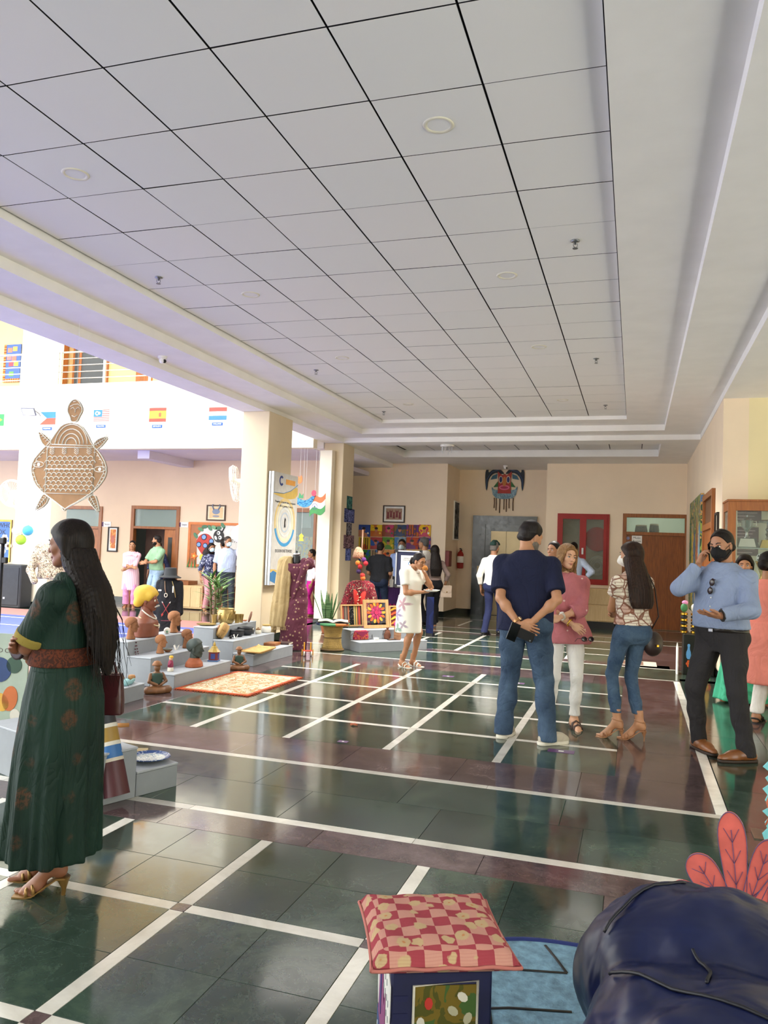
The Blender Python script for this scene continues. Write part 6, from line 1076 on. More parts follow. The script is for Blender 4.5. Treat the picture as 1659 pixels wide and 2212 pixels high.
# ================================================================== TURTLE CUT-OUT
Yt = 6.4; o = onY(152, 985, Yt); sc = (onY(152, 985, Yt)[2]-onY(152, 1085, Yt)[2])/100.; r = thing('turtle_cutout', 'big brown cardboard turtle cut-out painted with white line patterns, hanging up', 'cut-out', (0, 0, 0)); P = Pan(o, EXY, EZ, r); CB = M('93714f', .85, var=.05, scale=14); WP = C('dad8ce', .8)
T = lambda pts: [((x-152)*sc, (985-y)*sc) for x, y in pts]; tp = lambda x, y: ((x-152)*sc, (985-y)*sc)
def outl(nm, pts, z0, z1, k=1, rim=True):
    c = chaikin(T(pts), k); P.poly(nm, c, z0, z1, CB)
    if rim: P.tube('painted_rim', c+[c[0]], 2.2*sc, WP, z1, flat=.5)
outl('shell', [(152, 913), (178, 918), (196, 938), (210, 962), (232, 980), (248, 1004), (250, 1024), (240, 1042), (220, 1062), (180, 1084), (154, 1096), (147, 1106), (140, 1094), (106, 1074), (90, 1066), (66, 1046), (54, 1018), (58, 996), (76, 976), (100, 956), (116, 934), (130, 918)], 0, .02); outl('head', [(160, 861), (172, 868), (182, 886), (172, 902), (168, 912), (153, 912), (151, 902), (141, 888), (146, 870)], 0, .02, 2)
for f in ([(66, 928), (92, 942), (106, 956), (92, 968), (76, 954)], [(250, 944), (226, 948), (212, 960), (220, 974), (236, 962)], [(92, 1066), (106, 1074), (96, 1094), (70, 1106), (80, 1084)], [(204, 1076), (222, 1066), (232, 1086), (237, 1108), (218, 1092)]): outl('flipper', f, -.004, .016)
def ln(nm, pts, w=1.5): P.tube(nm, T(pts), 1.45*w*sc, WP, .021, flat=.5)
for s_ in ([(95, 966), (95, 1066), (218, 1068), (218, 968), (95, 966)], [(95, 1014), (218, 1014)], [(90, 1066), (150, 1100), (218, 1068)], [(106, 960), (212, 964)]): ln('pattern_line', s_)
for j in range(9):
    for i in range(9+(j % 2)):
        x, y = 103+13.2*i-(6.6 if j % 2 else 0), 992+8.8*j
        if 94 < x < 219: ln('scale_arc', [(x+6.4*math.cos(a), y-6.*math.sin(a)) for a in np.linspace(0, PI, 7)], 1.2)
for rr in (14, 22, 31, 40): ln('arch_line', [(156+rr*math.cos(a)*1.05, 962-rr*1.12*math.sin(a)) for a in np.linspace(.05, PI-.05, 14)], 1.5)
for i, x in enumerate((108, 140, 172, 204)):
    for k in range(4):
        for g in (-1, 1): ln('sprig', [(x, 970+4*k), (x+g*6, 966+4*k)], 1.)
for x, y in ((74, 1004), (233, 1014)): ln('eye_line', [(x+14*math.cos(a), y+6*math.sin(a)) for a in np.linspace(0, 2*PI, 14)], 1.1); P.disc('eye_dot', *tp(x, y), 4*sc, 4*sc, .02, .024, WP, n=10)
ln('side_line', [(88, 972), (68, 992), (60, 1018), (72, 1044), (90, 1062)], 1.2); ln('side_line', [(224, 980), (240, 1000), (243, 1022), (232, 1042), (222, 1058)], 1.2)
for k in range(12): t_ = k/11; a_ = np.array((88-34*math.sin(PI*t_)+4, 970+96*t_)); ln('side_tick', [tuple(a_), tuple(a_+(7, 0))], 1.); b_ = np.array((222+26*math.sin(PI*t_), 978+84*t_)); ln('side_tick', [tuple(b_), tuple(b_-(6, 0))], 1.)
for f, g in (((66, 928), (106, 960)), ((250, 944), (214, 964)), ((72, 1104), (102, 1070)), ((236, 1106), (212, 1072))):
    a_, b_ = np.array(f, float), np.array(g, float); ln('flipper_vein', [f, g], .9); d_ = (b_-a_)/np.linalg.norm(b_-a_); n_ = np.array((-d_[1], d_[0]))
    for k in range(1, 7): c_ = a_+(b_-a_)*k/7; ln('flipper_vein', [tuple(c_), tuple(c_+n_*5.5-d_*3.5)], .7); ln('flipper_vein', [tuple(c_), tuple(c_-n_*5.5-d_*3.5)], .7)
for s_ in ([(150, 884), (156, 880), (160, 884)], [(164, 884), (170, 880), (174, 884)], [(162, 884), (162, 892)], [(154, 898), (161, 901), (168, 897)], [(148, 878), (158, 874), (168, 873), (176, 879)], [(156, 868), (164, 867)]): ln('face_line', s_, 1.)
ztop = 3.69; MB().tube([P.pt(*tp(160, 862)), (o[0]+.02, Yt, ztop)], .002, 4).build('string', ST, r)
# ================================================================== DISPLAY STEPS
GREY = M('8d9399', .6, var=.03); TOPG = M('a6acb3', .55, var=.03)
def steps(lb, A, dl, L, du, n, th=.29, rs=.147):
    A = np.array([*A, 0.]); dl = np.array([*dl, 0.]); du = np.array([*du, 0.]); dl /= np.linalg.norm(dl); du /= np.linalg.norm(du); r = thing('display_steps', lb, 'display stand', (0, 0, 0), 0, 'grey display steps'); R = np.stack([du, dl, np.cross(du, dl)], 1); sg = np.sign(R[2, 2]); R[:, 2] = (0, 0, 1)
    for k in range(n):
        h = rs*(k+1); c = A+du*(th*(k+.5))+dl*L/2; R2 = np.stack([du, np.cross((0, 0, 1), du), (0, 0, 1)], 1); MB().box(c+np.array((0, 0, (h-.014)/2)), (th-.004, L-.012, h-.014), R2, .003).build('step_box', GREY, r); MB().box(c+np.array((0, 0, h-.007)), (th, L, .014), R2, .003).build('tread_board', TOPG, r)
    return r
steps('grey three-step display stand holding clay heads behind the rug', (-4.48, 7.1), (0, 1), 1.19, (-1, 0), 3); steps('grey three-step display stand holding brass and black pots', (-4.49, 8.88), (0, 1), 1.19, (-1, 0), 3); steps('grey display steps with turquoise slippers beside the woman in green', (-4.45, 5.36), (0, 1), 1.19, (-1, 0), 2)
steps('grey two-step display stand below the leaning picture frames', (-3.78, 10.85), (.655, .756), 1.19, (-.756, .655), 2); FA, FU, FL_ = np.array((-2.66, 4.31)), np.array((-.33, -.94)), np.array((-.94, .33)); steps('nearest grey display steps holding a painted plate', FA, FL_, 1.19, FU, 2, .3)
Z1, Z2, Z3 = .147, .294, .441
def Q(cx, cy, z): return G(200+cx*.2893, 1240+cy*.2893, z)
CLAY = M('9c6a46', .85, var=.15, bump=.3, bscale=40); CLAY2 = M('8c5c3c', .85, var=.15, bump=.3, bscale=40)
def bust(lb, q, hgt, rz, mt, kind='head', nm='clay_head', cat='sculpture', grp='clay heads'):
    r = thing(nm, lb, cat, q, rz, grp); V, F = head_mesh('m', .0075); k = hgt/.34; d = SDF((-.12, -.13, -.0), (.12, .14, .3), .009); d.cone((0, -.01, .0), (0, -.005, .14), .06, .05, .02).cone((0, 0, 0), (0, 0, .01), .075, .07, .02).cut((0, 0, -1), (0, 0, 0)); Vn, Fn = d.mesh(); V2, F2 = joinVF([(V+np.array((0, .01, .225)), F), (Vn, Fn)]); smooth_obj('head', V2*k, F2, mt, r); h = SDF((-.12, -.14, -.05), (.12, .14, .16), .0075); h.ell((0, -.014, .032), (.084, .104, .096), .01).folds(.003, 60, 4, [(1, .2, .1), (.9, .3, -.2), (.8, -.3, .1)]).cut((0, .62, -.78), (0, 0, .012)); Vh, Fh = h.mesh(); smooth_obj('hair', (Vh+np.array((0, .01, .225)))*k, Fh, mt, r); return r, k
bust('small clay head with curled hair wearing bead necklaces on the top step', Q(285, 488, Z3), .235, -1.2, CLAY2); bust('tall pale clay head with swept hair beside the white ball on the top step', Q(605, 438, Z3), .25, -1.4, CLAY); bust('smooth clay head with long parted hair on the middle step', Q(505, 593, Z2), .2, -1.0, CLAY); bust('clay head in profile on the middle step beside the maroon cloth', Q(700, 553, Z2), .215, -1.5, CLAY2)
GS = M('39433f', .6, var=.15, bump=.4, bscale=30); r, k = bust('dark grey stone-look bust with a rust shoulder base on the lowest step', Q(757, 690, Z1), .3, -1.3, GS, grp='clay heads'); d = SDF((-.16, -.14, -.01), (.16, .16, .14), .009); d.loft([(0, .14, .11, 0), (.05, .125, .1, 0), (.11, .06, .06, 0)], .02); V, F = d.mesh(); smooth_obj('shoulder_base', V*k, F, M('9a5230', .7, var=.12), r)
# turbaned bust
q = Q(395, 462, Z3); r = thing('turbaned_bust', 'brown painted bust of a moustached man in a yellow turban and necklaces', 'sculpture', q, -1.25); BRN = M('7c4530', .5, var=.1); k = .56/.52; d = SDF((-.25, -.16, -.01), (.25, .18, .36), .009); d.loft([(0, .2, .12, 0), (.08, .205, .125, .0), (.15, .19, .11, 0), (.2, .11, .08, 0), (.24, .06, .06, 0)], .02).cone((0, -.01, .18), (0, 0, .3), .065, .058, .03).cut((0, 0, -1), (0, 0, 0)); V, F = head_mesh('m', .0075); V2, F2 = joinVF([d.mesh(), (V+np.array((0, .01, .375)), F)]); smooth_obj('figure', V2*k, F2, BRN, r)
d = SDF((-.16, -.18, -.12), (.16, .16, .2), .008); d.ell((0, -.03, .06), (.108, .125, .1), .02).cone((-.07, .05, .05), (.07, .05, .05), .035, .035, .04).cone((-.05, -.09, -.02), (.05, -.09, -.02), .05, .05, .04).folds(.003, 40, 7, [(.2, .6, 1), (-.3, .5, .9), (.3, .2, 1)]).cut((0, .75, -.6), (0, .055, .02)); V, F = d.mesh(); smooth_obj('turban', (V+np.array((0, .01, .375)))*k, F, M('d8b13c', .6, var=.08), r)
MB().tube([np.array(p)*k for p in ((-.045, .095, .305), (-.02, .118, .318), (0, .122, .32), (.02, .118, .318), (.045, .095, .305))], [.005, .012, .012, .012, .005], 8).build('moustache', C('b8b4ac'), r, True)
for g in (-1, 1): mb = MB(); mb.ell(np.array((g*.031, .086, .374))*k, .014*k, 10, 7); mb.k = 1; mb.ell(np.array((g*.031, .097, .374))*k, .006*k, 8, 6); mb.build('eye', [C('e8e4d8'), BK], r, True)
for i, (rr, zz, c) in enumerate(((.085, .2, 'd8d4c8'), (.12, .13, 'c8b890'))): MB().tube([np.array((rr*math.sin(a), .02+rr*.95*math.cos(a), zz+.04-.06*math.cos(a)))*k for a in np.linspace(-2.2, 2.2, 22)], .007*k, 6).build('necklace', C(c), r, True)
MB().ell(np.array((0, .135, .11))*k, (.018, .01, .026), 10, 7).build('pendant', C('e4e0d4'), r, True)
r = thing('white_ball', 'white painted ball on the top step beside the pale clay head', 'ball', Q(555, 447, Z3)); MB().ell((0, 0, .038), .038, 20, 14).build('ball', C('e4e0d4'), r, True); MB().ell((.02, -.03, .03), (.014, .01, .014), 8, 6).build('stamp', C('6a9a7a'), r, True)
r = thing('bead_necklace', 'maroon bead necklace hanging over the front of the top step', 'necklace', (0, 0, 0)); P0 = Q(320, 495, Z3)
for i in range(16): t_ = i/15; x = -.0; MB().ell((-5.052, P0[1]+.055*math.sin(t_*2*PI-.8)*.6, Z3-.02-.17*math.sin(t_*PI)), .008, 8, 6).build('bead', C('5a2a34'), r, True)
r = thing('maroon_cloth', 'strip of maroon cloth hanging over the end of the top step', 'cloth', (0, 0, 0)); q = Q(665, 440, Z3); MB().box((-5.05+.006, 8.2, Z3-.1), (.006, .05, .22)).build('hanging_strip', C('6a2228', .9), r); MB().box((-5.13, 8.2, Z3+.003), (.17, .05, .006)).build('top_strip', C('6a2228', .9), r)
r = thing('small_clay_dish', 'small clay dish with patterned rim on the middle step', 'dish', Q(560, 583, Z2)); MB().lathe([(.02, 0), (.045, .02), (.05, .03), (.044, .03), (.02, .012), (1e-6, .01)], 18).build('dish', CLAY2, r, True); MB().lathe([(.045, .026), (.052, .028), (.052, .034), (.045, .034)], 18).build('rim_pattern', C('4a4a3a'), r, True)
def card(lb, q, rz=.3, s_=.06):
    r = thing('label_card', lb, 'card', q, rz, 'folded white label cards'); MB().box((0, -.012, s_*.42), (s_*1.5, .002, s_), eul(.35, 0, 0)).build('front_leaf', WH, r); MB().box((0, .02, s_*.42), (s_*1.5, .002, s_), eul(-.35, 0, 0)).build('back_leaf', WH, r)
card('white label card on the middle step between the clay heads', Q(622, 566, Z2), -1.2); card('white label card on the step beside the black pots', Q(1065, 482, Z2), -1.2); card('white label card on the floor beside the nearer seated figure', Q(540, 878, 0), -1.)
# little painted shrine, doll, seated figures
r = thing('painted_shrine', 'small red and blue painted shrine box with a gold finial', 'ornament', Q(905, 650, Z1), .25); MB().box((0, 0, .06), (.1, .1, .1), None, .004).build('box', C('7a2c2c'), r); MB().box((0, 0, .008), (.12, .12, .016), None, .003).build('base', C('4a6a98'), r)
for g, (x, y, rz) in enumerate(((0, -.051, 0), (.051, 0, PI/2))): MB().box((x, y, .06), (.05, .003, .06), eul(0, 0, rz)).build('panel', C('3a4a8a'), r)
MB().lathe([(.075, .11), (.06, .125), (.04, .15), (.03, .17), (.012, .175), (.018, .19), (.012, .205), (1e-6, .23)], 8).build('roof', C('b89a4a', .4), r)
r = thing('wooden_doll', 'small wooden doll with yellow turban and magenta coat on the lowest step', 'doll', Q(580, 727, Z1), -.8); MB().lathe([(.03, 0), (.034, .01), (.028, .05), (.02, .06)], 16).build('skirt', C('e0d8c8'), r, True); MB().lathe([(.03, .045), (.03, .07), (.024, .11), (.01, .12)], 16).build('coat', C('8a2a4a'), r, True); MB().ell((0, 0, .135), (.02, .02, .022), 12, 9).build('face', C('d8a888'), r, True); MB().ell((0, .004, .15), (.023, .023, .016), 12, 8).build('turban', C('e0b030'), r, True); MB().tube([(.025, 0, .1), (.035, -.015, .075), (.02, -.03, .07)], .007, 6).build('arm', C('8a2a4a'), r, True)
def seated(lb, q, k, rz):
    r = thing('seated_figurine', lb, 'figurine', q, rz, 'seated terracotta figurines'); BZ = M('7a5232', .45, var=.15); d = SDF((-.16, -.12, -.01), (.16, .16, .36), .008); d.cone((-.1, .05, .03), (.1, .05, .03), .035, .035, .02).cone((-.1, .05, .03), (.03, .09, .025), .035, .025, .02).cone((.1, .05, .03), (-.03, .09, .025), .035, .025, .02).loft([(.0, .07, .06, 0), (.08, .055, .045, 0), (.17, .06, .04, 0), (.2, .03, .03, 0)], .02).ell((0, .01, .24), (.03, .034, .04), .015)
    for g in (-1, 1): d.cone((g*.06, 0, .175), (g*.085, .03, .11), .018, .016, .01).cone((g*.085, .03, .11), (g*.02, .08, .085), .016, .013, .01)
    d.cut((0, 0, -1), (0, 0, 0)); V, F = d.mesh(); smooth_obj('figure', V*k, F, BZ, r); d = SDF((-.1, -.1, .05), (.1, .1, .22), .008); d.loft([(.08, .06, .05, 0), (.17, .064, .045, 0), (.19, .05, .04, 0)], .01); V, F = d.mesh(); smooth_obj('tunic', V*k, F, C('2f4a40'), r); MB().lathe([(.05*k, .262*k), (.045*k, .275*k), (.03*k, .3*k), (1e-6, .31*k)], 14).build('cap', C('8a5a34'), r, True)
seated('terracotta seated figurine in green tunic on the floor near the lowest clay step', Q(472, 882, 0), 1.02, -2.2); seated('terracotta seated figurine on the floor between the two display stands', Q(1088, 712, 0), .9, -2.4)
# second stand: brass, pots, trays
BRASS = M('a8905a', .35, .75, .12, 12); BLKP = M('1f2126', .5, var=.1)
def lat(nm, lb, cat, q, prof, mt, part='body', n=26, grp=None, rz=0., sm=50): r = thing(nm, lb, cat, q, rz, grp); MB().lathe(prof, n).build(part, mt, r, True, auto=sm); return r
lat('brass_tray', 'flat round brass plate on the top step', 'plate', Q(850, 382, Z3), [(1e-6, .004), (.1, .004), (.125, .012), (.13, .02), (.122, .018), (.098, .01), (1e-6, .01)], BRASS)
cup = [(.03, 0), (.034, .05), (.044, .125), (.04, .125), (.03, .05), (.026, .008), (1e-6, .008)]
for x, y, s_, lb in ((905, 374, 1., 'tall brass tumbler left of the big brass pot'), (1076, 365, .95, 'brass tumbler just right of the big brass pot'), (1106, 361, .9, 'rightmost brass tumbler near the potted plant')): lat('brass_tumbler', lb, 'tumbler', Q(x, y, Z3), [(a*s_, b*s_) for a, b in cup], BRASS, grp='brass tumblers')
r = lat('brass_pot', 'big round embossed brass pot on the top step', 'pot', Q(995, 370, Z3), [(.07, 0), (.1, .02), (.12, .08), (.118, .15), (.1, .19), (.108, .205), (.1, .205), (.092, .19), (.1, .1), (1e-6, .03)], BRASS)
for k in range(6): a = k*PI/3+.2; MB().tube([(.118*math.cos(a+t), .118*math.sin(a+t), .1+.05*math.sin(t*9)) for t in np.linspace(-.25, .25, 8)], .006, 6).build('embossing', BRASS, r, True)
for g in (-1, 1): MB().tube([(g*.1, 0, .18), (g*.135, 0, .17), (g*.12, 0, .14)], .008, 6).build('handle', BRASS, r, True)
r = thing('wooden_disc', 'round dark wooden board leaning on the top step', 'board', Q(1175, 362, Z3)); MB().lathe([(1e-6, -.008), (.075, -.008), (.078, 0), (.075, .008), (1e-6, .008)], 24, (0, 0, .078), eul(1.3, 0, -1.)).build('disc', wood('5a3420', '7a4a2c'), r, True, auto=40)
r = thing('small_clay_saucer', 'small terracotta saucer beside the wooden board', 'saucer', Q(1135, 352, Z3)); MB().lathe([(.02, 0), (.04, .015), (.036, .018), (1e-6, .006)], 16).build('saucer', C('a8623c'), r, True)
r = thing('woven_basket', 'lidded woven cane basket tipped on its side on the middle step', 'basket', Q(965, 482, Z2)); mb = MB(); R_ = eul(1.05, 0, -.9)
for i in range(9): z = -.05+.0125*i; rr = .1-.0*abs(i-4)*.006-.00045*(i-4)**2*4; mb.tube([R_ @ np.array((rr*math.cos(t), rr*math.sin(t), z)) for t in np.linspace(0, 2*PI, 24)], .0075, 5)
mb.xf(None); o = mb.build('weave', M('a8844e', .7, var=.12, bump=.4, bscale=120), r, True); o.location = (0, 0, .105); o['kind'] = 'stuff'; o = MB().lathe([(1e-6, .062), (.04, .062), (.085, .052), (.098, .04), (.098, -.05), (1e-6, -.055)], 24, (0, 0, .105), R_).build('lid', M('b8945c', .7, var=.1), r, True); MB().lathe([(.03, .06), (.045, .066), (.045, .07), (.03, .07)], 20, (0, 0, .105), R_).build('lid_ring', C('8a5a34'), r, True)
pot = [(.06, 0), (.085, .02), (.092, .05), (.08, .075), (.088, .085), (.094, .088), (.09, .094), (.076, .085), (.07, .05), (1e-6, .02)]
lat('black_pot', 'black clay cooking pot on the middle step, nearer one', 'pot', Q(1078, 467, Z2), pot, BLKP, grp='black clay cooking pots'); lat('black_pot', 'larger black clay cooking pot on the middle step, farther one', 'pot', Q(1142, 455, Z2), [(a*1.12, b*1.12) for a, b in pot], BLKP, grp='black clay cooking pots')
r = thing('black_ladle', 'short black ladle lying in front of the black pots', 'ladle', Q(1030, 482, Z2)); MB().tube([(0, 0, .012), (-.03, .09, .03)], [.016, .01], 8).build('handle', BLKP, r, True)
r = lat('small_black_jar', 'small black jar with white cap beside the black pots', 'jar', Q(1190, 445, Z2), [(.025, 0), (.028, .04), (.02, .05)], BLKP); MB().lathe([(.02, .05), (.022, .07), (.014, .085), (1e-6, .088)], 14).build('cap', C('d8d4c8'), r, True)
r = lat('pickle_jar', 'small cream jar with brown lid on the middle step', 'jar', Q(1235, 447, Z2), [(.03, 0), (.042, .02), (.04, .045), (.028, .055)], C('d8d0bc', .3)); MB().lathe([(.032, .055), (.03, .07), (.01, .075), (.012, .088), (1e-6, .09)], 16).build('lid', C('8a6238'), r, True)
r = lat('ceramic_jar', 'white ceramic jar with gold rim at the end of the middle step', 'jar', Q(1296, 437, Z2), [(.055, 0), (.068, .015), (.07, .055), (.06, .085), (.05, .095)], C('e4e0d6', .25)); MB().lathe([(.05, .095), (.058, .1), (.058, .112), (.05, .115), (1e-6, .115)], 22).build('rim', C('b89a5a', .4), r, True, auto=40)
r = thing('winnowing_tray', 'flat woven bamboo winnowing tray on the lowest step', 'tray', Q(1238, 583, Z1), .1); nx = 9; P_ = [[(-.12+.24*i/12, -.3+.6*j/20, .012+.05*max(0, abs(j-10)/10-.75)*4*.5+.05*max(0, (6-i)/6-.6)) for j in range(21)] for i in range(13)]; o = MB().grid(P_).build('woven_sheet', M('c09a5c', .75, var=.15, scale=30, bump=.6, bscale=90), r, True); sm = o.modifiers.new('s', 'SOLIDIFY'); sm.thickness = .008; MB().tube([(-.12, -.3, .04), (-.13, 0, .035), (-.12, .3, .04), (.12, .3, .03), (.12, -.3, .03), (-.12, -.3, .04)], .01, 6).build('rim', M('b08a4c', .7), r, True)
r = thing('wooden_game_box', 'flat brown wooden box on the lowest step behind the bamboo tray', 'box', Q(1330, 533, Z1), .1); MB().box((0, .05, .018), (.18, .24, .036), None, .004).build('box', WOODD, r); MB().box((0, .05, .037), (.15, .2, .004)).build('inlay', wood('8a5a34', 'a8744a'), r)
r = thing('dark_book', 'thin dark book lying at the far end of the lowest step', 'book', Q(1438, 522, Z1), .15); MB().box((0, 0, .013), (.16, .2, .026), None, .003).build('cover', C('3a2420'), r); MB().box((.004, 0, .013), (.158, .19, .018)).build('pages', C('c8c0a8'), r)
# slippers and jar by the green woman
for i, (x, y) in enumerate(((182, 830), (268, 822))):
    r = thing('embroidered_slipper', ('left turquoise slipper with tan lining on the grey step', 'right turquoise slipper with tan lining on the grey step')[i], 'slipper', Q(x, y, Z1), .35, 'pair of turquoise slippers'); d = SDF((-.07, -.15, -.01), (.07, .17, .1), .007); d.cone((0, -.09, .03), (0, .0, .03), .036, .036, .02).cone((0, 0, .03), (0, .1, .025), .038, .03, .02).cut((0, 0, -1), (0, 0, 0)); d.cone((0, -.09, .055), (0, .02, .055), .028, .03, .006, neg=True); V, F = d.mesh(); V = V @ eul(0, 0, PI).T; smooth_obj('upper', V, F, C('8ab8bc'), r); MB().box((0, .03, .008), (.05, .15, .006), None, .002).build('insole', C('a87848'), r); MB().lathe([(.03, 0), (.036, .03), (.03, .05)], 14, (0, .1, .02)).build('heel_lining', C('a87848'), r, True)
r = lat('teal_jar', 'small pale green glazed jar on the grey step', 'jar', Q(105, 682, Z2), [(.04, 0), (.055, .015), (.058, .05), (.045, .075)], C('7a9a88', .3)); MB().lathe([(.045, .075), (.055, .085), (.055, .095), (.04, .1), (1e-6, .1)], 20).build('lid', C('6a8a78', .3), r, True, auto=40); MB().ell((-.035, -.035, .03), (.03, .03, .03), 12, 9).build('spout', C('7a9a88', .3), r, True)
# nearest steps: plate, card, knife, beads, striped drum
def FQ(x, y, z): return G(x, y, z)
t = NT('painted_plate', .25); sp = t.co('Object'); f = t.noise(sp, 38, 3, .6, 1.5); g_ = t.n('VectorMath'); g_.operation = 'LENGTH'; t.l(sp, g_.inputs[0]); inner = t.ramp(f, [(.4, 'c8ccc4'), (.5, '6a86a0'), (.58, 'd8dcd8'), (.68, '9aa06a')], 'CONSTANT'); t.col(t.mix(t.ramp(g_.outputs[1], [(.096, (0, 0, 0, 1)), (.1, (1, 1, 1, 1))]), inner, t.ramp(t.noise(sp, 60, 2), [(.45, '2c4a80'), (.6, 'b8c4d0')], 'CONSTANT')))
q = FQ(322, 1642, .148); lat('painted_plate', 'blue and white flower-painted ceramic plate on the nearest grey step', 'plate', (q[0], q[1], .148), [(1e-6, .004), (.07, .004), (.115, .018), (.13, .026), (.126, .029), (.11, .022), (.07, .009), (1e-6, .009)], t.m, n=36)
q = FQ(300, 1622, .148); r = thing('brown_card', 'small brown card lying behind the painted plate', 'card', (q[0], q[1], .149), .5); MB().box((0, 0, .004), (.11, .075, .008)).build('card', C('a89468'), r)
q = FQ(240, 1572, .295); r = thing('carved_dagger', 'dark dagger with wooden handle lying on the nearest tall step', 'dagger', (q[0], q[1], .297), .5); MB().tube([(-.12, .06, .012), (-.05, .02, .014), (.02, 0, .014)], [.004, .014, .016], 8, flat=.5).build('blade', M('3a3c40', .4, .6), r, True); MB().tube([(.02, 0, .014), (.06, -.005, .014), (.11, .005, .014)], [.012, .015, .013], 8).build('handle', C('a8743c'), r, True)
q0 = FQ(218, 1720, 0); r = thing('striped_drum_tube', 'leaning striped wooden tube drum in maroon, blue, ochre and black', 'drum', (q0[0], q0[1], 0)); b0 = np.array(FQ(252, 1738, 0))-np.array((q0[0], q0[1], 0)); b0[2] = .05; top = b0+np.array((-.2, .06, .6)); ax = (top-b0); Lx = np.linalg.norm(ax)
for a, b, c, ra in ((0, .3, '4a1c24', 0), (.3, .33, 'c8c0b0', .002), (.33, .44, '2f6aa8', 0), (.44, .475, 'd8d4c8', .002), (.475, .6, '9a7a34', 0), (.6, .635, 'd8d4c8', .002), (.635, 1., '20242c', 0)): MB().tube([b0+ax*a, b0+ax*b], [.072-.02*a+ra, .072-.02*b+ra], 24).build('band', C(c, .45), r, True, auto=60)
# ================================================================== HALL FLOOR THINGS
# embroidered rug
t = NT('embroidered_rug', .95, 0, .1); v = t.co('Object'); f = t.noise(v, 6, 4, .6, 1.5); sp = t.n('SeparateXYZ'); t.l(v, sp.inputs[0]); fine = t.noise(v, 90, 3); pat = t.ramp(f, [(.3, 'cfc0a4'), (.46, 'a8502c'), (.49, 'c8a050'), (.52, '7a6a3c'), (.55, 'd4c8b0'), (.68, 'b86a48')], 'CONSTANT'); t.col(t.mix(t.ramp(fine, [(.45, (0, 0, 0, 1)), (.6, (.5, .5, .5, 1))]), pat, 'd8ccb4')); t.bump(fine, .6, .006)
cs = [G(200+a*.2893, 1240+b*.2893)[:2] for a, b in ((640, 862), (1180, 908), (1545, 770), (1060, 742))]; cx, cy = sum(c[0] for c in cs)/4, sum(c[1] for c in cs)/4; r = thing('embroidered_rug', 'cream embroidered rug with orange border lying before the clay heads', 'rug', (cx, cy, .001), -.01); MB().box((0, 0, .005), (.76, 1.2, .01), None, .002).build('field', t.m, r); OR = M('b04a20', .95, var=.15, bump=.5, bscale=150)
for lo, hi in (((-.42, -.65, 0), (.42, -.6, .011)), ((-.42, .6, 0), (.42, .65, .011)), ((-.42, -.6, 0), (-.38, .6, .011)), ((.38, -.6, 0), (.42, .6, .011))): MB().b2(lo, hi, .002).build('border', OR, r)
mb = MB()
for i in range(110):
    s_ = i/110*4; e = int(s_); u = s_-e; x, y = ((-.42+.84*u, -.65), (.42, -.65+1.3*u), (.42-.84*u, .65), (-.42, .65-1.3*u))[e]; dx, dy = ((0, -1), (1, 0), (0, 1), (-1, 0))[e]; mb.tube([(x, y, .006), (x+dx*.03+.008*random.uniform(-1, 1), y+dy*.03+.008*random.uniform(-1, 1), .003)], .003, 4)
mb.build('fringe', OR, r)['kind'] = 'stuff'
# cane stool table with an open book
q = G(712, 1406); r = thing('cane_stool', 'hourglass cane stool with colourful woven top holding an open book', 'stool', (q[0], q[1]+.1, 0)); mb = MB()
for i in range(48):
    a = i*2*PI/48
    for g in (-1, 1): mb.tube([((.155-.035*math.sin(PI*t_))*math.cos(a+g*.9*t_), (.155-.035*math.sin(PI*t_))*math.sin(a+g*.9*t_), .012+.36*t_) for t_ in np.linspace(0, 1, 7)], .0048, 4)
mb.build('cane_body', M('b89a5a', .7, var=.15), r, True)['kind'] = 'stuff'; MB().lathe([(.115, .03), (.11, .19), (.115, .36)], 24).build('inner_core', C('8a6e3c'), r, True)
for z, rr in ((.015, .165), (.19, .128)): MB().tube([(rr*math.cos(a), rr*math.sin(a), z) for a in np.linspace(0, 2*PI, 28)], .014 if z < .1 else .006, 6).build('binding', C('6a5230'), r, True)
for i, c in enumerate(('3a6a3a', '7a9a3a', 'c87a2c', '2c3e68', '4a8a5a', 'b8682c')): a0, a1 = i*PI/3, (i+1)*PI/3; T = np.linspace(a0, a1, 9); mb = MB(); mb.prism([(.0, .0)]+[(.235*math.cos(a), .235*math.sin(a)) for a in T], .03, (0, 0, .375), (1, 0, 0), (0, 1, 0)); mb.build('seat_wedge', C(c, .7), r); MB().tube([(.235*math.cos(a), .235*math.sin(a), .388) for a in T], .018, 8).build('seat_edge', C(c, .7), r, True)
CS = (q[0], q[1]+.1); r = thing('open_book', 'open book with cream pages on the cane stool', 'book', (CS[0], CS[1], .408), .35)
for g in (-1, 1): P_ = [[(g*.22*u, y, .012+.035*math.sin(min(1, u*1.3)*PI*.75)*(1-.3*u)) for u in np.linspace(0, 1, 9)] for y in (-.14, .14)]; o = MB().grid(P_ if g > 0 else P_[::-1]).build('page_block', M('dcd6c8', .8), r, True); sm = o.modifiers.new('s', 'SOLIDIFY'); sm.thickness = .012; sm.offset = -1
MB().box((0, 0, .003), (.46, .3, .006), None, .002).build('cover', C('3a3a40'), r)
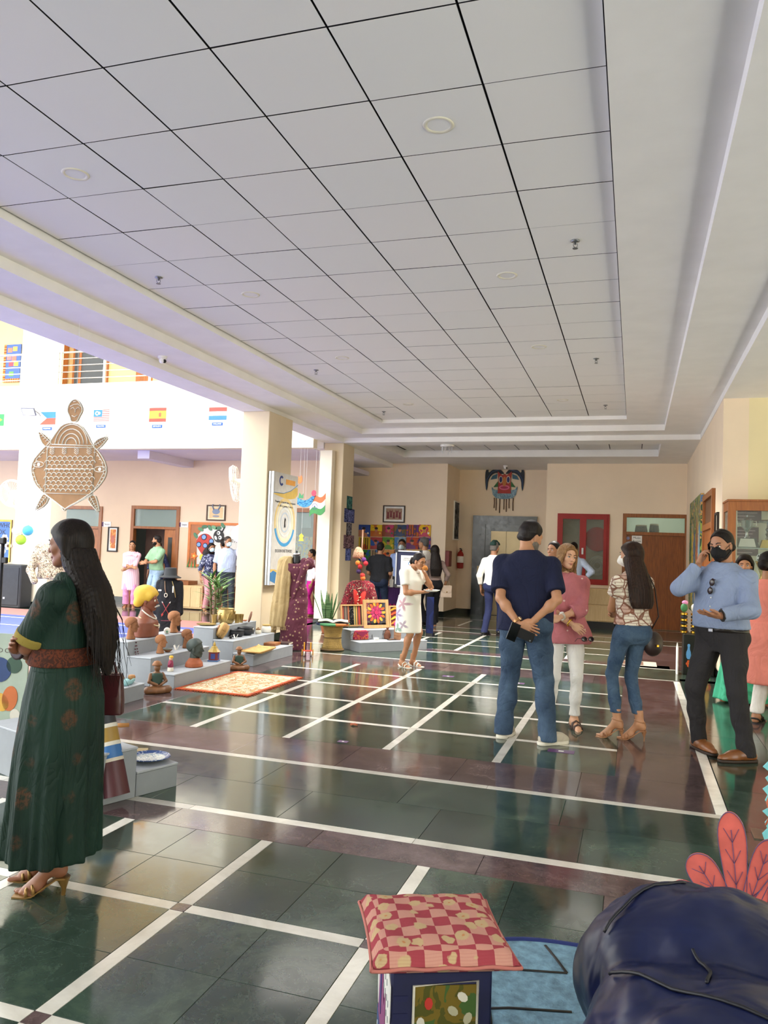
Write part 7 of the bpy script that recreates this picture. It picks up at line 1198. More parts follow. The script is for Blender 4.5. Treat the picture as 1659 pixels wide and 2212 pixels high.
# plants
def leafy(nm, lb, q, potprof, potm, build):
    r = thing(nm, lb, 'plant', q); MB().lathe(potprof, 24).build('pot', potm, r, True, auto=40); build(r); r.scale = (1.45,)*3; return r
def snake(r):
    R_ = random.Random(4); m_ = NT('snake_leaf', .4); m_.col(m_.ramp(m_.noise(m_.co('Object', (2, 2, 40)), 3, 3), [(.4, '3a5c3a'), (.6, '6a8a5c')])); mt = m_.m
    for i in range(15): a = i*2.4; L = R_.uniform(.22, .4)*(1.25 if i == 3 else 1); ln_ = R_.uniform(.1, .5) if i % 4 else .85; b = np.array((.05*math.cos(a), .05*math.sin(a), .13)); tp_ = b+np.array((L*ln_*.5*math.cos(a), L*ln_*.5*math.sin(a), L)); sd = np.array((-math.sin(a), math.cos(a), 0)); rows = [[b+(tp_-b)*t_-sd*w_, b+(tp_-b)*t_+np.array((math.cos(a), math.sin(a), 0))*-.006, b+(tp_-b)*t_+sd*w_] for t_, w_ in ((0, .014), (.3, .022), (.65, .02), (.9, .008), (1, .001))]; MB().grid(rows).build('leaf', mt, r, True)
def drac(r):
    R_ = random.Random(9); mts = [M(c, .5) for c in ('3f6230', '5a8244', '77a05c')]
    for st in range(4):
        a = st*1.7; MB().tube([(.03*math.cos(a), .03*math.sin(a), .18), (.06*math.cos(a), .06*math.sin(a), .62)], .012, 6).build('stem', C('6a5a3a'), r, True)
        for i in range(26):
            z = .3+.34*i/26+.03*st; b = np.array((.05*math.cos(a), .05*math.sin(a), z)); th = i*2.4+st; L = R_.uniform(.15, .24); up = .25+.6*i/26; d1 = np.array((math.cos(th), math.sin(th), up)); sd = np.array((-math.sin(th), math.cos(th), 0)); rows = [[b+d1*L*t_+np.array((0, 0, -.28*L*t_*t_))-sd*w_, b+d1*L*t_+np.array((0, 0, -.28*L*t_*t_))+sd*w_] for t_, w_ in ((0, .005), (.3, .013), (.7, .01), (1, .001))]; MB().grid(rows).build('leaf', mts[(i+st) % 3], r, True)
leafy('snake_plant', 'snake plant with upright leaves in a terracotta pot', (*G(706, 1366)[:2], 0), [(.06, 0), (.065, .01), (.085, .1), (.098, .105), (.098, .135), (.085, .135), (.078, .115), (1e-6, .115)], M('a85a34', .7, var=.08), snake)
leafy('dracaena_plant', 'bushy green potted plant with narrow leaves beside the first column', (-5.75, 10.1, 0), [(.09, 0), (.1, .02), (.13, .17), (.14, .18), (.14, .2), (.12, .2), (1e-6, .18)], M('e0ddd4', .5), drac)
# toy cart
q = G(664, 1417); r = thing('wooden_toy_cart', 'small yellow and red wooden toy cart on the floor before the sari mannequin', 'toy', (q[0], q[1], 0), .5); YL_, RD_ = C('d8a030', .4), C('b8382c', .4); MB().box((0, 0, .07), (.13, .08, .015), None, .004).build('deck', RD_, r)
for g in (-1, 1): MB().box((g*.045, .03, .13), (.018, .012, .11), None, .004).build('post', YL_, r); MB().lathe([(.006, -.008), (.035, -.008), (.035, .008), (.006, .008)], 16, (g*.05, -.03, .036), eul(0, PI/2, 0)).build('wheel', C('e0d8c8'), r, True, auto=40); MB().box((g*.075, 0, .05), (.012, .02, .09), None, .003).build('leg', YL_, r); MB().lathe([(.006, -.008), (.035, -.008), (.035, .008), (.006, .008)], 16, (g*.05, .04, .036), eul(0, PI/2, 0)).build('wheel', C('4a2a1c'), r, True, auto=40)
# floor stickers
for i, (x, y, w, h, lb) in enumerate(((1212, 1623, .2, .1, 'purple floor sticker in front of the sneakers'), (741, 1602, .08, .06, 'small purple floor sticker near the middle of the hall'), (968, 1461, .14, .1, 'purple floor sticker beyond the white-dress woman'), (1120, 1476, .14, .1, 'purple floor sticker behind the navy T-shirt man'))):
    q = G(x, y); r = thing('floor_sticker', lb, 'sticker', (q[0], q[1], .0005), 0, 'purple floor stickers'); MB().box((0, 0, .0006), (w, h, .0012)).build('sheet', C('5a3468', .4), r); MB().box((0, 0, .0014), (w*.2, h*.3, .0006)).build('arrow', WH, r)
q = G(765, 1567); r = thing('dry_leaf', 'small crumpled orange leaf lying on the floor', 'leaf', (q[0], q[1], .001)); MB().grid([[(-.03, -.02, .002), (0, -.03, .012), (.03, -.015, .004)], [(-.035, .0, .014), (0, 0, .004), (.035, .0, .016)], [(-.02, .02, .003), (0, .03, .014), (.025, .015, .004)]]).build('leaf', C('a8542c'), r)
q = G(1395, 1440); r = thing('floor_mat', 'white and brown paper sheet on the floor beyond the handbag', 'paper', (q[0]-.1, q[1]+.3, .001)); MB().box((0, 0, .001), (.5, .5, .002)).build('sheet', C('c8c0b0'), r); MB().box((-.08, 0, .0025), (.3, .4, .001)).build('print', C('7a5a4a'), r)
# ================================================================== MANNEQUINS
def mann(nm, lb, at, rz, neck=True, pole=True, k=1., off=0.):
    r = thing(nm, lb, 'mannequin', (*at, 0), rz); 
    if pole: MB().tube([(0, 0, .03), (0, 0, .9*k)], .018, 10).build('pole', STEEL, r, True); MB().lathe([(.2, 0), (.2, .012), (.04, .035), (.02, .06)], 24).build('base', BK, r, True, auto=40)
    return r
def put(r, nm, d, mt, k=1., rel=1): V, F = d.mesh(); V = relax(V, F, rel) if len(V) else V; return smooth_obj(nm, V*k, F, mt, r)
# sari
r = mann('sari_mannequin', 'headless mannequin in a plum printed sari with a beige shawl over one shoulder', G(632, 1404)[:2], PI+.25, k=1.); FT = [(z-.1, a, b, y) for z, a, b, y in TORSO['f']]; SARI = dots('5f3140', 'a88a70', 17, .2, rnd=.9)
d = SDF((-.3, -.25, 0), (.3, .25, 1.5), .013); d.loft([(0.0, .19, .15, 0), (.4, .18, .145, 0), (.7, .18, .14, 0)]+FT[1:8], .02, .012).cone((-.12, 0, 1.29), (-.21, .0, 1.24), .06, .055, .04).cone((.12, 0, 1.29), (.19, 0, 1.25), .06, .05, .04).folds(.003, 26, 3); put(r, 'sari', d, SARI)
d = SDF((-.35, -.05, .6), (.1, .25, 1.4), .011); d.cone((.02, .12, .72), (-.14, .12, 1.2), .02, .05, .02).cone((-.14, .1, 1.2), (-.2, .02, 1.3), .05, .06, .03).cone((-.2, 0, 1.3), (-.27, -.02, 1.22), .05, .02, .03).folds(.003, 40, 8); put(r, 'sari_drape', d, SARI)
d = SDF((-.1, -.1, 1.25), (.1, .1, 1.5), .01); d.cone((0, -.01, 1.28), (0, -.01, 1.39), .062, .055, .02).cut((0, 0, 1), (0, 0, 1.385)); put(r, 'neck', d, M('1c1e22', .4)); MB().lathe([(.056, 1.385), (.05, 1.41), (.03, 1.42), (1e-6, 1.42)], 20, (0, -.01, 0)).build('neck_cap', STEEL, r, True); MB().lathe([(.01, 1.42), (.018, 1.435), (1e-6, 1.455)], 12, (0, -.01, 0)).build('finial', BK, r, True)
SHW = cloth('b8a278', .95, .5, 'a08a60', (90, 90, 260)); rp = lambda th, z: .1*np.sin(th*7+z*3)+.06*np.sin(th*13+1); d = SDF((-.05, -.3, .2), (.45, .35, 1.45), .012); d.loft([(.34, .12, .07, .09, .2), (.6, .125, .075, .1, .18), (1.0, .115, .08, .09, .15), (1.2, .1, .09, .05, .14), (1.3, .08, .1, .0, .13), (1.345, .05, .07, -.02, .11)], .02, ripple=rp).cone((.22, .02, 1.27), (.3, .0, .25), .05, .05, .03).cone((.1, .03, 1.335), (.2, -.02, 1.3), .04, .05, .04).folds(.004, 30, 5, [(1, .3, .1), (.8, -.5, .1), (.5, .9, .05)]); put(r, 'shawl', d, SHW); mb = MB()
for i in range(26): x = .09+.22*i/26; mb.tube([(x, .15+.02*math.sin(i), .36), (x+random.uniform(-.01, .01), .17, .3)], .003, 4)
mb.build('fringe', SHW, r)['kind'] = 'stuff'
# black coat and hat
q = G(361, 1386); r = mann('coat_mannequin', 'black robe on a stand with a black bucket hat and embroidered arrows', q[:2], PI+.3, True); k = 1.; CT = cloth('17181c', .8, .1); d = SDF((-.3, -.22, 0), (.3, .25, 1.15), .013); d.loft([(.04, .185, .14, 0), (.4, .18, .135, 0), (.7, .175, .13, 0), (.85, .17, .115, 0), (.93, .12, .09, 0), (.97, .06, .06, 0)], .02); d.cone((.15, 0, .88), (.185, .03, .45), .055, .05, .02).cone((-.15, 0, .88), (-.185, .03, .45), .055, .05, .02).folds(.003, 26, 2); put(r, 'robe', d, CT); MB().lathe([(.03, .95), (.16, .965), (.165, .975), (.11, 1.0), (.098, 1.01), (.088, 1.11), (.08, 1.12), (1e-6, 1.12)], 28).build('bucket_hat', M('26282c', .8), r, True, auto=60); P = Pan((0, .155, .5), (-1, 0, 0), EZ, r)
for g in (-1, 1): P.tube('arrow_shaft', [(-g*.055, .1), (g*.055, -.09)], .0055, C('8a2a2c'), .0); P.poly('arrow_head', [(-g*.066, .12), (-g*.045, .1), (-g*.06, .09)], -.004, .004, C('d8d4cc')); P.poly('arrow_fletch', [(g*.04, -.05), (g*.065, -.075), (g*.06, -.11), (g*.035, -.085)], -.004, .004, C('a8342c'))
for i in range(9): P.disc('stitch', -.06+.015*i, -.17, .005, .006, -.002, .004, C('8a3a4c'), n=8)
for x in (.1, .125): MB().lathe([(1e-6, 0), (.014, 0), (.014, .006), (1e-6, .008)], 12, (x+.0, .125, .78), eul(-PI/2, 0, 0)).build('button', WH, r)
MB().tube([(.05, .1, .92), (.03, .14, .8), (.01, .15, .73)], .006, 6).build('cord', C('8a6a50'), r, True); MB().tube([(.01+.022*math.cos(a), .155, .71+.028*math.sin(a)) for a in np.linspace(0, 2*PI, 16)], .006, 6).build('ring_pendant', C('d0c8b8'), r, True); MB().box((-.09, .14, .8), (.02, .01, .1), None, .003).build('whistle', C('d8d4cc'), r); MB().tube([(-.06, .1, .92), (-.1, .12, .82), (-.13, .13, .68)], .005, 6).build('cord', C('a8925a'), r, True)
# red jacket with hanging pom-poms and cap
q = onY(778, 1290, 12.5); zs = onY(778, 1266, 12.5)[2]; r = mann('jacket_mannequin', 'maroon patterned jacket with red scarf on a stand behind the picture frames', (q[0], 12.5), PI+.25); JK = blotch(['5a1a24', '8a2a34', '3a1420', 'b89a80', '6a1c28'], 22); dz = zs-1.36; d = SDF((-.35, -.25, .4), (.35, .3, 1.7), .014); T = [(z+dz, a*1.1, b, y) for z, a, b, y in TORSO['m'][3:9]]; T = [(.45, .21, .15, 0)]+T; d.loft(T, .02, .015).cone((.17, 0, zs-.02), (.27, .06, zs-.38), .07, .07, .03).cone((-.17, 0, zs-.02), (-.27, .06, zs-.38), .07, .07, .03).folds(.003, 24, 3); put(r, 'jacket', d, JK)
for g in (-1, 1): MB().tube([(g*.07, -.05, zs+.08), (g*.085, .08, zs+.02), (g*.05, .15, zs-.2), (g*.03, .16, zs-.42)], [.03, .04, .045, .04], 10, flat=.5).build('scarf', C('b82a22', .85), r, True)
for i in range(6): MB().tube([(-.03+.03*(i % 3), .17, zs-.02-.05*i), (.03-.02*(i % 2), .18, zs-.04-.05*i)], .008, 6).build('bead_row', C('c8b090'), r, True)
MB().tube([(0, -.02, zs), (0, -.02, zs+.95)], .014, 8).build('hanger_pole', wood('5a3a24', '7a5234'), r, True)
zc_ = onY(775, 1195, 12.5)[2]; q2 = onY(774, 1200, 12.5); r2 = thing('beaded_cap', 'pale embroidered cloth cap hanging above the maroon jacket', 'cap', (q2[0], 12.5-.0, 0)); d = SDF((-.12, -.12, zc_-.15), (.12, .12, zc_+.15), .009); d.loft([(zc_-.06, .095, .085, 0), (zc_+.02, .085, .08, 0), (zc_+.09, .05, .05, 0), (zc_+.11, .02, .02, 0)], .03).folds(.003, 50, 3); put(r2, 'cap', d, blotch(['b89a7c', '9a6a58', 'd0b898'], 40)); MB().lathe([(.09, zc_-.09), (.1, zc_-.06), (.095, zc_-.055)], 22).build('brim', C('7a4a34'), r2, True)
r2 = thing('pompom_garland', 'hanging garland of red, purple and orange pom-poms above the jacket', 'garland', (0, 0, 0)); prev = onY(782, 1210, 12.35)
for i, (x, y, c) in enumerate(((786, 1209, '5a2a6a'), (790, 1217, 'b82a34'), (773, 1216, 'd8702c'), (778, 1224, 'a8242c'), (775, 1234, '3a2450'), (783, 1243, 'b8302c'), (784, 1249, 'd86a30'))): qq = onY(x, y, 12.35); MB().ell(qq, .042, 12, 9).build('pompom', M(c, .95, var=.2, scale=60, bump=1., bscale=90), r2, True); MB().tube([prev, qq], .005, 5).build('cord', C('8a5a3a'), r2); prev = qq
MB().tube([onY(782, 1210, 12.35), np.array((q2[0], 12.45, zc_-.05))], .005, 5).build('cord', C('8a5a3a'), r2)
# patterned shirt on a stand, behind the green woman's head
q = onY(112, 1225, 9.2); r = mann('shirt_mannequin', 'cream printed long-sleeved shirt on a stand behind the woman in green', (q[0], 9.2), PI+.5); zs = onY(112, 1178, 9.2)[2]; dz = zs-1.42; d = SDF((-.4, -.25, .5), (.4, .3, 1.7), .014); T = [(z+dz, a*1.06, b, y) for z, a, b, y in TORSO['m'][2:9]]; d.loft(T, .02, .015).cone((.17, 0, zs-.03), (.27, .08, zs-.36), .065, .055, .03).cone((.27, .08, zs-.36), (.17, .22, zs-.5), .055, .045, .02).cone((-.17, 0, zs-.03), (-.25, .03, zs-.5), .065, .05, .03).folds(.003, 22, 3); put(r, 'shirt', d, blotch(['d8cbb0', 'd0c0a0', '5a4436', 'd8ceb8', '9a6a4a', 'd4c6a8'], 26)); MB().lathe([(.06, zs), (.06, zs+.08), (.045, zs+.1), (1e-6, zs+.1)], 20).build('neck_cap', M('d8dade', .2, .7), r, True, auto=40)
# ================================================================== LEANING FRAMES, BAGS ON THE RIGHT STEPS
DL = np.array((.655, .756, 0)); DU = np.array((-.756, .655, 0)); SA = np.array((-3.78, 10.85, 0.))
def sp_(px, py, z): return G(px, py, z)
def lean(nm, lb, cat, px, py, w, h, fr, fw=.035):
    q = sp_(px, py, .296); r = thing(nm, lb, cat, (0, 0, 0)); ey = np.array((*(DU[:2]*.16), 1.)); ey /= np.linalg.norm(ey); P = Pan(q+ey*h/2, DL, ey, r); P.frame(w, h, fw, .025, fr); return P
FRM = wood('b08a58', 'c8a270', .5)
P = lean('textile_frame', 'wood-framed panel of striped textiles with a black dotted strip', 'picture', 760, 1353, .39, .34, FRM, .022); w, h = .39, .34
for i, (c, ww) in enumerate((('8a3a2c', 1), ('4a4038', .6), ('77685c', .8), ('3a322c', .6), ('9a5a3c', .8), ('101012', 2.4), ('b8a06a', .6), ('3a5a3a', .5), ('c89a4a', .6), ('5a3a34', .7), ('a83a2c', 1), ('3a2a28', .6))):
    u0 = -w/2+.022+sum((1, .6, .8, .6, .8, 2.4, .6, .5, .6, .7, 1, .6)[:i])*(w-.044)/10.2; P.rect('textile_strip', u0, -h/2+.022, u0+ww*(w-.044)/10.2, h/2-.022, 0, .012, dots('101012', 'd8d4cc', 60, .16) if i == 5 else C(c, .9))
P = lean('flower_frame', 'tall wooden frame with a felt flower strung on threads', 'picture', 813, 1357, .45, .44, FRM, .05)
for i in range(16): v = -.13+.3*i/16; P.tube('thread', [(-.175, v), (.175, v)], .0012, C('c8c4c0'), .01)
for ring_, n_, c in ((.13, 14, ('e0a83a', 'd8602c')), (.075, 10, ('c83a6a', 'a82a5a'))):
    for i in range(n_): a = i*2*PI/n_; P.disc('felt_petal', ring_*math.cos(a), .02+ring_*math.sin(a), .038, .02, .012, .02, C(c[i % 2], .95), rot=a, n=10)
P.disc('felt_centre', 0, .02, .035, .035, .018, .028, C('b8305a', .95))
P = lean('flame_frame', 'small framed fabric picture of orange and yellow flames', 'picture', 862, 1355, .36, .34, FRM, .022); P.rect('ground', -.16, -.15, .16, .15, 0, .01, C('5a1a1c', .9))
for i in range(4): v = -.1+.07*i; P.poly('flame_shape', chaikin([(-.15, v), (-.05, v+.05), (.05, v), (.15, v+.05), (.14, v+.02), (.05, v-.03), (-.05, v+.015), (-.15, v-.03)], 2), .01, .014, C(('d8782c', 'e0b03a', 'c84a24', 'e0a030')[i], .9))
def stp(cx, cy, z): return G(730+cx*.13864, 1320+cy*.13864, z)
q = stp(350, 448, .148); r = thing('embroidered_clutch', 'magenta embroidered clutch bag with a cord on the lower right-hand step', 'bag', q, .86); d = SDF((-.2, -.06, -.01), (.2, .06, .18), .008); d.loft([(0, .13, .035, 0), (.05, .135, .04, 0), (.12, .12, .03, 0), (.145, .1, .02, 0)], .02, p=3); put(r, 'body', d, blotch(['7a1c3c', 'a83050', 'c86a3c', '5a1838', 'b8344a'], 30)); MB().prism([(-.125, .13), (.125, .13), (.0, .05)], .01, (0, -.042, 0)).build('flap', C('8a2448', .9), r); MB().tube([(-.13, 0, .1), (-.2, -.03, .06), (-.19, -.04, .01), (-.1, -.06, .006), (.1, -.06, .006), (.19, -.03, .02), (.2, 0, .08), (.13, 0, .11)], .005, 6).build('cord', C('2a2428'), r, True)
q = stp(765, 437, .148); r = thing('drawstring_pouch', 'small brown drawstring pouch on the lower right-hand step', 'pouch', q); d = SDF((-.08, -.08, -.01), (.08, .08, .24), .008); d.loft([(0, .045, .04, 0), (.06, .055, .05, 0), (.12, .04, .035, 0), (.15, .018, .018, 0), (.18, .03, .025, 0)], .02).folds(.003, 60, 2); put(r, 'pouch', d, M('7a4c38', .85, var=.15)); MB().tube([(-.02, -.02, .15), (-.05, -.04, .12), (-.055, -.045, .06)], .004, 5).build('drawstring', C('4a2a20'), r, True)
q = stp(925, 445, .148); r = thing('brocade_bottle_bag', 'tall brown lattice-pattern bag with magenta top on the lower right-hand step', 'bag', q); MB().lathe([(.05, 0), (.056, .02), (.056, .2), (.05, .22)], 22).build('body', stripes('6a3428', 'c8a07a', 55, 'Z'), r, True, auto=50); d = SDF((-.08, -.08, .2), (.08, .08, .32), .008); d.ell((0, 0, .235), (.06, .06, .05), .01).folds(.003, 60, 2); put(r, 'gathered_top', d, C('c02a7a', .8))
card('white folded card on the lower right-hand step', stp(600, 455, .148), .8, .045); card('white folded card on the upper right-hand step in front of the frames', stp(490, 262, .295), .8, .045)
q = stp(840, 452, .148); r = thing('pen_tray', 'flat dark pen tray lying on the lower right-hand step', 'tray', q, .86); MB().box((0, 0, .005), (.14, .05, .01)).build('tray', C('2a2422'), r); MB().tube([(-.06, 0, .013), (.06, .01, .013)], .005, 6).build('pen', C('9a6a4a'), r, True)
# ================================================================== STALL, NOTICE STAND
q = onY(850, 1300, 15.75); zt_ = onY(850, 1268, 15.75)[2]; r = thing('stall_table', 'stall table with a purple cloth and magenta pleated skirt', 'table', (q[0]-.12, 15.75, 0)); MB().box((0, .1, zt_-.02), (1.0, .5, .04), None, .005).build('table_top', C('4a2a5a', .8), r); n_ = 40
for nm, z0, z1, c in (('cloth_drop', zt_-.34, zt_-.02, '4a2a62'), ('pleated_skirt', .02, zt_-.34, 'a8246a')): rows = [[(-.5+1.0*j/n_, -.155-.012*(j % 2)-(.0 if nm == 'cloth_drop' else .0), z) for j in range(n_+1)] for z in (z0, z1)]; o = MB().grid(rows).build(nm, cloth(c, .7) if nm == 'cloth_drop' else stripes('a8246a', '5a1a4a', 12, 'X'), r)
for x in (-.45, .45): MB().box((x, .3, zt_/2-.02), (.05, .05, zt_-.04)).build('leg', BK, r)
for i, (dx, lb) in enumerate(((-.02, 'stack of white cups on the purple stall table'), (.12, 'white paper tray on the purple stall table'))):
    r2 = thing('paper_cup_stack' if i == 0 else 'paper_tray', lb, 'tableware', (q[0]+dx, 15.62, zt_+.001)); MB().lathe([(.035, 0), (.045, .16), (.04, .16), (1e-6, .1)] if i == 0 else [(.06, 0), (.09, .03), (.085, .03), (1e-6, .01)], 18).build('body', WH, r2, True, auto=40)
qa, qb = onY(856, 1230, 14.6), onY(909, 1230, 14.6); zt_, zb_ = onY(882, 1191, 14.6)[2], onY(882, 1266, 14.6)[2]; w, h = qb[0]-qa[0], zt_-zb_; r = thing('notice_stand', 'navy framed notice stand with a printed white sheet', 'notice stand', ((qa[0]+qb[0])/2, 14.6, 0)); P = Pan((0, 0, (zt_+zb_)/2), EXY, EZ, r); P.rect('backing', -w/2, -h/2, w/2, h/2, -.015, 0, C('1c2244')); P.frame(w+.03, h+.03, .025, .02, STEEL)
P.rect('sheet', -w*.32, -h*.36, w*.42, h*.38, 0, .004, WH); P.text('notice_heading', 'International Day of the', .05*w, h*.3, .04, C('3a3c44'), .005, width=w*.5); P.text('notice_heading', 'School Indigenous People', .05*w, h*.25, .04, C('3a3c44'), .005, width=w*.56); P.ring('emblem', .05*w, h*.15, .02, .035, .004, .006, C('5a8ab8'))
for i in range(5): P.rect('text_line', -w*.2, (.03-.065*i)*h, w*(.3-.06*(i % 2)), (.045-.065*i)*h, .004, .005, C('9a9ca0'))
for x in (-w/2, w/2):
    for z in (-h/2, h/2): P.rect('corner_clip', x-.03, z-.03, x+.03, z+.03, .02, .03, BK)
MB().tube([(0, .03, .02), (0, .03, zb_+.1)], .02, 8).build('pole', STEEL, r, True); MB().box((0, .03, .012), (.5, .35, .024), None, .006).build('foot', M('3a3c40', .5), r); MB().box((0, .02, zb_-.01), (w*.6, .03, .05)).build('crossbar', STEEL, r)
r = thing('pull_up_screen', 'low blue and red standing panel behind the white-dress woman', 'panel', (onY(929, 1330, 13.6)[0], 13.6, 0)); MB().box((0, 0, .35), (.13, .03, .7), None, .004).build('panel', blotch(['0e1638', '131d48', '3a1420'], 3), r); MB().box((0, .06, .03), (.12, .2, .06)).build('foot', BK, r)
# ================================================================== RIGHT SIDE
YC = 10.25; z1_ = onY(1600, 1083, YC)[2]; x0 = onY(1572, 1150, YC)[0]; r = thing('trophy_cabinet', 'tall wooden glass-fronted trophy cabinet against the yellow wall', 'cabinet', (0, 0, 0)); x1 = x0+1.6; WD = wood('8a4a1e', 'a8642c', .35); yb_ = 10.78
for nm, lo, hi, mt in (('corner_post', (x0, YC, 0), (x0+.09, YC+.06, z1_), WD), ('corner_post', (x1-.09, YC, 0), (x1, YC+.06, z1_), WD), ('top_rail', (x0+.09, YC, z1_-.11), (x1-.09, YC+.06, z1_), WD), ('side_post', (x0, yb_-.06, 0), (x0+.05, yb_, z1_), WD), ('side_rail', (x0, YC+.06, z1_-.11), (x0+.05, yb_-.06, z1_), WD), ('base', (x0, YC+.0, 0), (x1, yb_, .45), WD), ('top_board', (x0-.01, YC-.01, z1_), (x1+.01, yb_, z1_+.025), WD), ('back_board', (x0+.05, yb_-.02, .45), (x1-.05, yb_, z1_-.02), C('ddd8c0')), ('front_pane', (x0+.09, YC+.02, .45), (x1-.09, YC+.028, z1_-.11), glass('e4eeea', .07)), ('side_pane', (x0+.012, YC+.06, .45), (x0+.02, yb_-.06, z1_-.11), glass('c8d4c8', .25)), ('inner_channel', (x0+.09, YC+.04, .45), (x0+.11, YC+.06, z1_-.11), C('d8d6cc'))): MB().b2(lo, hi, .002).build(nm, mt, r)
sh = [onY(1600, 1183, YC+.25)[2], onY(1600, 1252, YC+.25)[2]-.05, .6]
for z in sh: MB().b2((x0+.06, YC+.07, z-.012), (x1-.06, yb_-.03, z), .002).build('shelf', glass('c8d8d0', .5), r)
PM = C('5a3238', .7); PP = Pan((0, yb_-.022, 0), EXY, EZ, r)
for i, (a, b, c_, d_) in enumerate(((1583, 1100, 1644, 1130), (1583, 1138, 1638, 1172), (1583, 1178, 1637, 1201))):
    A_, B_ = onY(a, b, yb_), onY(c_, d_, yb_); PP.rect('citation_sheet', A_[0], B_[2], B_[0], A_[2], 0, .004, PM)
    for k in range(3): PP.rect('citation_text', A_[0]+.02, A_[2]-.05-.04*k, A_[0]+.02+(B_[0]-A_[0])*(.8-.1*k), A_[2]-.04-.04*k, .004, .005, C('b89a98'))
GOLD = M('c8a03c', .22, .95, .05); SILV = M('b8b8b4', .22, .95, .05); YT = YC+.3
def trophy(lb, q, parts): 
    t_ = thing('trophy', lb, 'trophy', q, 0, 'trophies in the cabinet')
    for nm, prof, mt in parts: MB().lathe(prof, 20).build(nm, mt, t_, True, auto=50)
    return t_
zz = sh[0]+.002; t_ = trophy('silver cup trophy with two handles on a dark plinth', (onY(1613, 1160, YT)[0], YT, zz), [('cup', [(.03, .12), (.02, .14), (.015, .19), (.03, .21), (.06, .26), (.07, .33), (.075, .335), (.065, .33), (1e-6, .25)], SILV), ('lid', [(.05, .335), (.03, .36), (.008, .38), (.012, .4), (1e-6, .41)], SILV)]); MB().prism([(-.14, 0), (.14, 0), (.1, .12), (-.1, .12)], .1, (0, .05, 0)).build('plinth', C('2c1c18', .3), t_); MB().prism([(-.1, .01), (.1, .01), (.075, .11), (-.075, .11)], .004, (0, -.052, 0)).build('plaque', C('d8d4c8'), t_)
for g in (-1, 1): MB().tube([(g*.06, 0, .25), (g*.11, 0, .28), (g*.105, 0, .33), (g*.07, 0, .32)], .006, 6).build('handle', SILV, t_, True)
t_ = trophy('column trophy on a gold base beside the silver cup', (onY(1650, 1160, YT)[0]+.06, YT, zz), [('column', [(.03, .1), (.045, .11), (.03, .14), (.045, .17), (.03, .2), (.045, .23), (.03, .25), (.03, .3)], SILV), ('rings', [(.05, .3), (.11, .31), (.12, .33), (.1, .345), (1e-6, .345)], SILV)]); MB().prism([(-.11, 0), (.11, 0), (.08, .1), (-.08, .1)], .09, (0, .045, 0)).build('base', M('a88c3c', .35, .5), t_)
zz = sh[1]+.002
for i, (x, lb) in enumerate(((1588, 'small gold star trophy on the lower shelf'), (1610, 'small gold figure trophy on the lower shelf'))):
    t_ = trophy(lb, (onY(x, 1200, YT)[0], YT, zz), [('stem', [(.04, 0), (.042, .06), (.012, .07), (.012, .14)], BK)]); MB().prism([((.07 if k % 2 == 0 else .03)*math.sin(k*PI/5), .2+(.07 if k % 2 == 0 else .03)*math.cos(k*PI/5)) for k in range(10)], .02, (0, .01, 0)).build('star', GOLD, t_)
t_ = trophy('gold trophy topped with a black and white football', (onY(1647, 1210, YT)[0], YT, zz), [('stem', [(.06, 0), (.06, .05), (.03, .06), (.025, .12), (.06, .22), (.085, .28), (.07, .28), (1e-6, .2)], GOLD)]); vo = NT('football', .4); vv = vo.n('TexVoronoi'); vv.inputs['Scale'].default_value = 22; vo.l(vo.co('Object'), vv.inputs['Vector']); vo.col(vo.ramp(vv.outputs['Distance'], [(.28, '101012'), (.3, 'e8e6e0')], 'CONSTANT')); MB().ell((0, 0, .32), .07, 20, 14).build('football', vo.m, t_, True)
# black painted box with gold ornaments
q = G(1474, 1457); bx = q[0]+.2; r = thing('painted_box', 'black box painted with vases and orange flowers near the right wall', 'box', (bx, q[1]+.2, 0)); MB().box((0, 0, .265), (.38, .36, .53), None, .005).build('box', M('121412', .4), r); P = Pan((0, -.18, .265), EXY, EZ, r)
for u, v, c in ((-.13, .06, '5a9ad0'), (-.03, .1, '4a9a5a'), (.1, .06, 'c8a040')): P.poly('painted_vase', chaikin([(u-.02, v-.12), (u+.03, v-.12), (u+.035, v-.04), (u+.015, v+.02), (u+.025, v+.08), (u-.015, v+.08), (u-.005, v+.02), (u-.03, v-.04)], 1), 0, .003, C(c))
for u, v, c in ((-.11, -.12, 'd85a24'), (.0, -.09, 'e08a2c'), (.11, -.12, 'd85a24')):
    for k in range(6): P.disc('painted_petal', u+.03*math.cos(k*PI/3), v+.03*math.sin(k*PI/3), .02, .02, 0, .003, C(c), n=10)
    P.disc('painted_centre', u, v, .016, .016, .003, .005, C('e0c040'), n=10); P.poly('painted_leaf', [(u-.01, v-.03), (u+.01, v-.03), (u+.04, v-.12), (u-.03, v-.12)], 0, .002, C('3f8a44'))
r2 = thing('gold_ornament_stack', 'stack of gold and black ornamental bangles with coloured tops on the black box', 'ornament', (bx-.12, q[1]+.2, .531))
for j in range(2):
    for k in range(7): MB().lathe([(.03, 0), (.045, .006), (.045, .03), (.03, .036)], 14, (-.06+.13*j, 0, .04*k)).build('bangle', GOLD if k % 2 == 0 else BK, r2, True, auto=40)
    MB().ell((-.06+.13*j, 0, .34), (.045, .035, .06), 12, 9).build('top_figure', C(('3a7a4a', 'd8d4c8')[j]), r2, True)
MB().ell((-.05, 0, .41), (.04, .02, .03), 10, 7).build('pink_flower', C('d88ab8'), r2, True)
r = thing('white_picket', 'small white cut-out fence standing beside the black painted box', 'fence', (bx-.26, q[1]+.0, 0))
for i in range(3): MB().prism([(-.02, 0), (.02, 0), (.02, .34), (0, .38+.03*(i % 2)), (-.02, .34)], .012, (.0, .06*i, 0), (.3, -.95, 0)).build('picket', WH, r)
